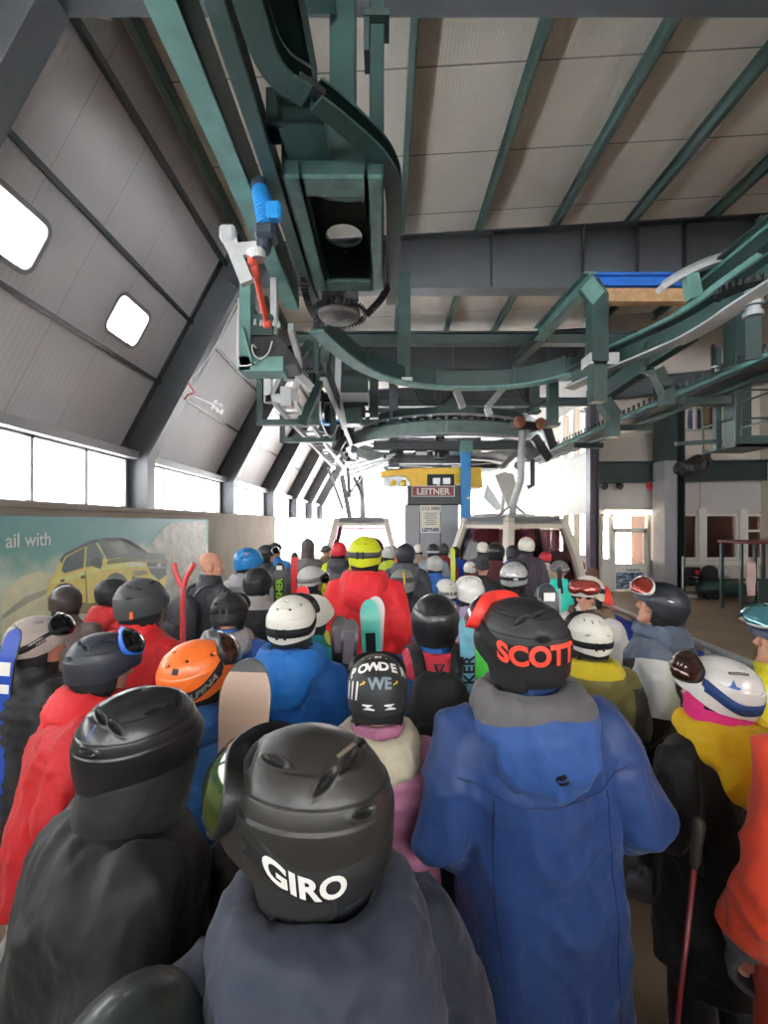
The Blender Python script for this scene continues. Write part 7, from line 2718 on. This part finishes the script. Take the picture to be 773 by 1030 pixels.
# fence of the queue
r = empty('barrier', (2.9, 4.7, 0), 'galvanised pipe barrier along the right of the queue', 'barrier')
child(MB().tube([(3.0, 6.4, .55), (3.0, 6.4, .97), (2.98, 6.3, 1.0), (2.86, 3.3, 1.0), (2.8, 1.9, 1.0)], .03, 12), 'top_pipe', M_GALV, r, True)
child(MB().tube([(3.0, 6.35, .5), (2.8, 1.9, .5)], .02, 10), 'lower_pipe', M_GALV, r, True)
for yy in (6.4, 5.2, 4.0, 2.8, 1.9):
    x = 2.8 + .2 * (yy - 1.9) / 4.5
    child(MB().tube([(x, yy, 0), (x, yy, .99)], .025, 10).lathe([(.07, 0), (.07, .01)], (x, yy, 0), (0, 0, 1), 14), 'post', M_GALV, r, True)
bn = MB()
n_ = 14
V = [Vector((2.83 + .17 * (3.9 + 2.3 * i / n_ - 1.9) / 4.5 + .012 * math.sin(i * 1.9) + t_, 3.9 + 2.3 * i / n_, z)) for t_ in (-.03, -.024) for i in range(n_ + 1) for z in (.15, .93)]
k = 2 * (n_ + 1)
fs = [(2 * i, 2 * i + 2, 2 * i + 3, 2 * i + 1) for i in range(n_)] + [(k + 2 * i, k + 2 * i + 1, k + 2 * i + 3, k + 2 * i + 2) for i in range(n_)]
fs += [(2 * i + 1, 2 * i + 3, k + 2 * i + 3, k + 2 * i + 1) for i in range(n_)]
mark(bn.add(V, fs).build('banner', mat('banner_blue', lin((36, 78, 190)), .6)), 'plain blue banner hung on the pipe barrier behind the man looking left', 'banner')
# red ring and cans by the side wall
r = empty('life_ring', P(581, 566, 13.2), 'round sign with a dark red rim on the side wall past the beanie', 'sign')
child(MB().lathe([(.17, 0), (.23, 0), (.23, .04), (.17, .04)], P(581, 570, 13.2), (0, -1, 0), 28), 'rim', mat('rim_red', lin((150, 60, 62)), .5), r)
child(MB().lathe([(0, 0), (.17, .0), (.17, .03), (0, .03)], P(581, 570, 13.18), (0, -1, 0), 24), 'face', M_WHITE, r)
child(MB().bx(P(580, 602, 13.2), P(582, 573, 13.24)), 'stand', M_GALV, r)

# pull cord with connectors on the second raking leg
r = empty('pull_cord', P(208, 410, 8.6), 'pink and white cord with a plug cluster on the raking wall pillar', 'cord')
pc_ = mat('cord_pink', lin((196, 120, 128)), .6)
child(MB().tube(smooth_path([P(238, 305, 8.6), P(216, 350, 8.6), P(193, 384, 8.6), P(190, 395, 8.6), P(205, 402, 8.6), P(218, 409, 8.6)], 5), .014, 8), 'rope', mat('rope_white', lin((206, 202, 204)), .7), r, True)
child(MB().tube(smooth_path([P(186, 402, 8.55), P(189, 397, 8.55), P(195, 394, 8.55), P(190, 386, 8.55)], 5), .022, 8), 'pink_coil', pc_, r, True)
pl_ = MB()
for i, (px, py) in enumerate(((218, 404), (223, 408), (219, 412), (224, 414), (215, 410))):
    pl_.box(P(px, py, 8.6), (.09, .07, .07), Matrix.Rotation(i * .7, 3, 'Y'), bev=.012)
child(pl_, 'plug_cluster', mat('plug_white', lin((222, 218, 220)), .5), r)

# added fill light, no lamp there: lifts the room behind the dark panes
ll = bpy.data.lights.new('room_fill_light', 'POINT')
ll.energy = 60.
ll.color = (1., .86, .78)
ll.shadow_soft_size = .15
lo = bpy.data.objects.new('room_fill_light', ll)
COL.objects.link(lo)
lo.location = (wx(725), YW + 1.0, 2.9)
SKY = 7.0
EXPO = 0.8
SUN = 250.
# ------------------------------------------------------------------ daylight, camera
w = bpy.data.worlds.new('overcast')
S.world = w
w.use_nodes = True
nt = w.node_tree
bg = nt.nodes['Background']
tc = N(nt, 'ShaderNodeTexCoord')
sp = N(nt, 'ShaderNodeSeparateXYZ')
nt.links.new(tc.outputs['Generated'], sp.inputs[0])
rp = N(nt, 'ShaderNodeValToRGB')
rp.color_ramp.elements[0].position, rp.color_ramp.elements[0].color = .5, (1, .99, .97, 1)
rp.color_ramp.elements[1].position, rp.color_ramp.elements[1].color = 1., (.9, .94, 1, 1)
ad = N(nt, 'ShaderNodeMapRange')
ad.inputs['From Min'].default_value = -1
nt.links.new(sp.outputs[2], ad.inputs['Value'])
nt.links.new(ad.outputs[0], rp.inputs['Fac'])
nt.links.new(rp.outputs['Color'], bg.inputs['Color'])
bg.inputs['Strength'].default_value = SKY

cam = bpy.data.cameras.new('camera')
co = bpy.data.objects.new('camera', cam)
COL.objects.link(co)
co.location = (0, 0, H)
co.rotation_euler = (PI / 2, 0, 0)
cam.sensor_fit = 'HORIZONTAL'
cam.sensor_width = 36.
cam.lens = 36. * F / 773.
cam.shift_y = (CY - 515.) / 773.
cam.clip_start = .02
S.camera = co
S.view_settings.view_transform = 'Standard'
S.view_settings.look = 'None'
S.view_settings.gamma = 1.
S.view_settings.use_curve_mapping = False
S.view_settings.exposure = EXPO
S.cycles.use_denoising = True
S.cycles.max_bounces = 8
S.cycles.diffuse_bounces = 5
S.cycles.transparent_max_bounces = 16
S.cycles.sample_clamp_indirect = 6.
S.cycles.caustics_reflective = False
S.cycles.caustics_refractive = False
sl = bpy.data.lights.new('sun', 'SUN')
sl.energy = SUN
sl.angle = math.radians(1.5)
sl.color = (1, .97, .93)
so = bpy.data.objects.new('sun', sl)
COL.objects.link(so)
so.location = (30, -10, 30)
so.rotation_euler = Vector((-.62, .22, -1.1)).to_track_quat('-Z', 'Y').to_euler()
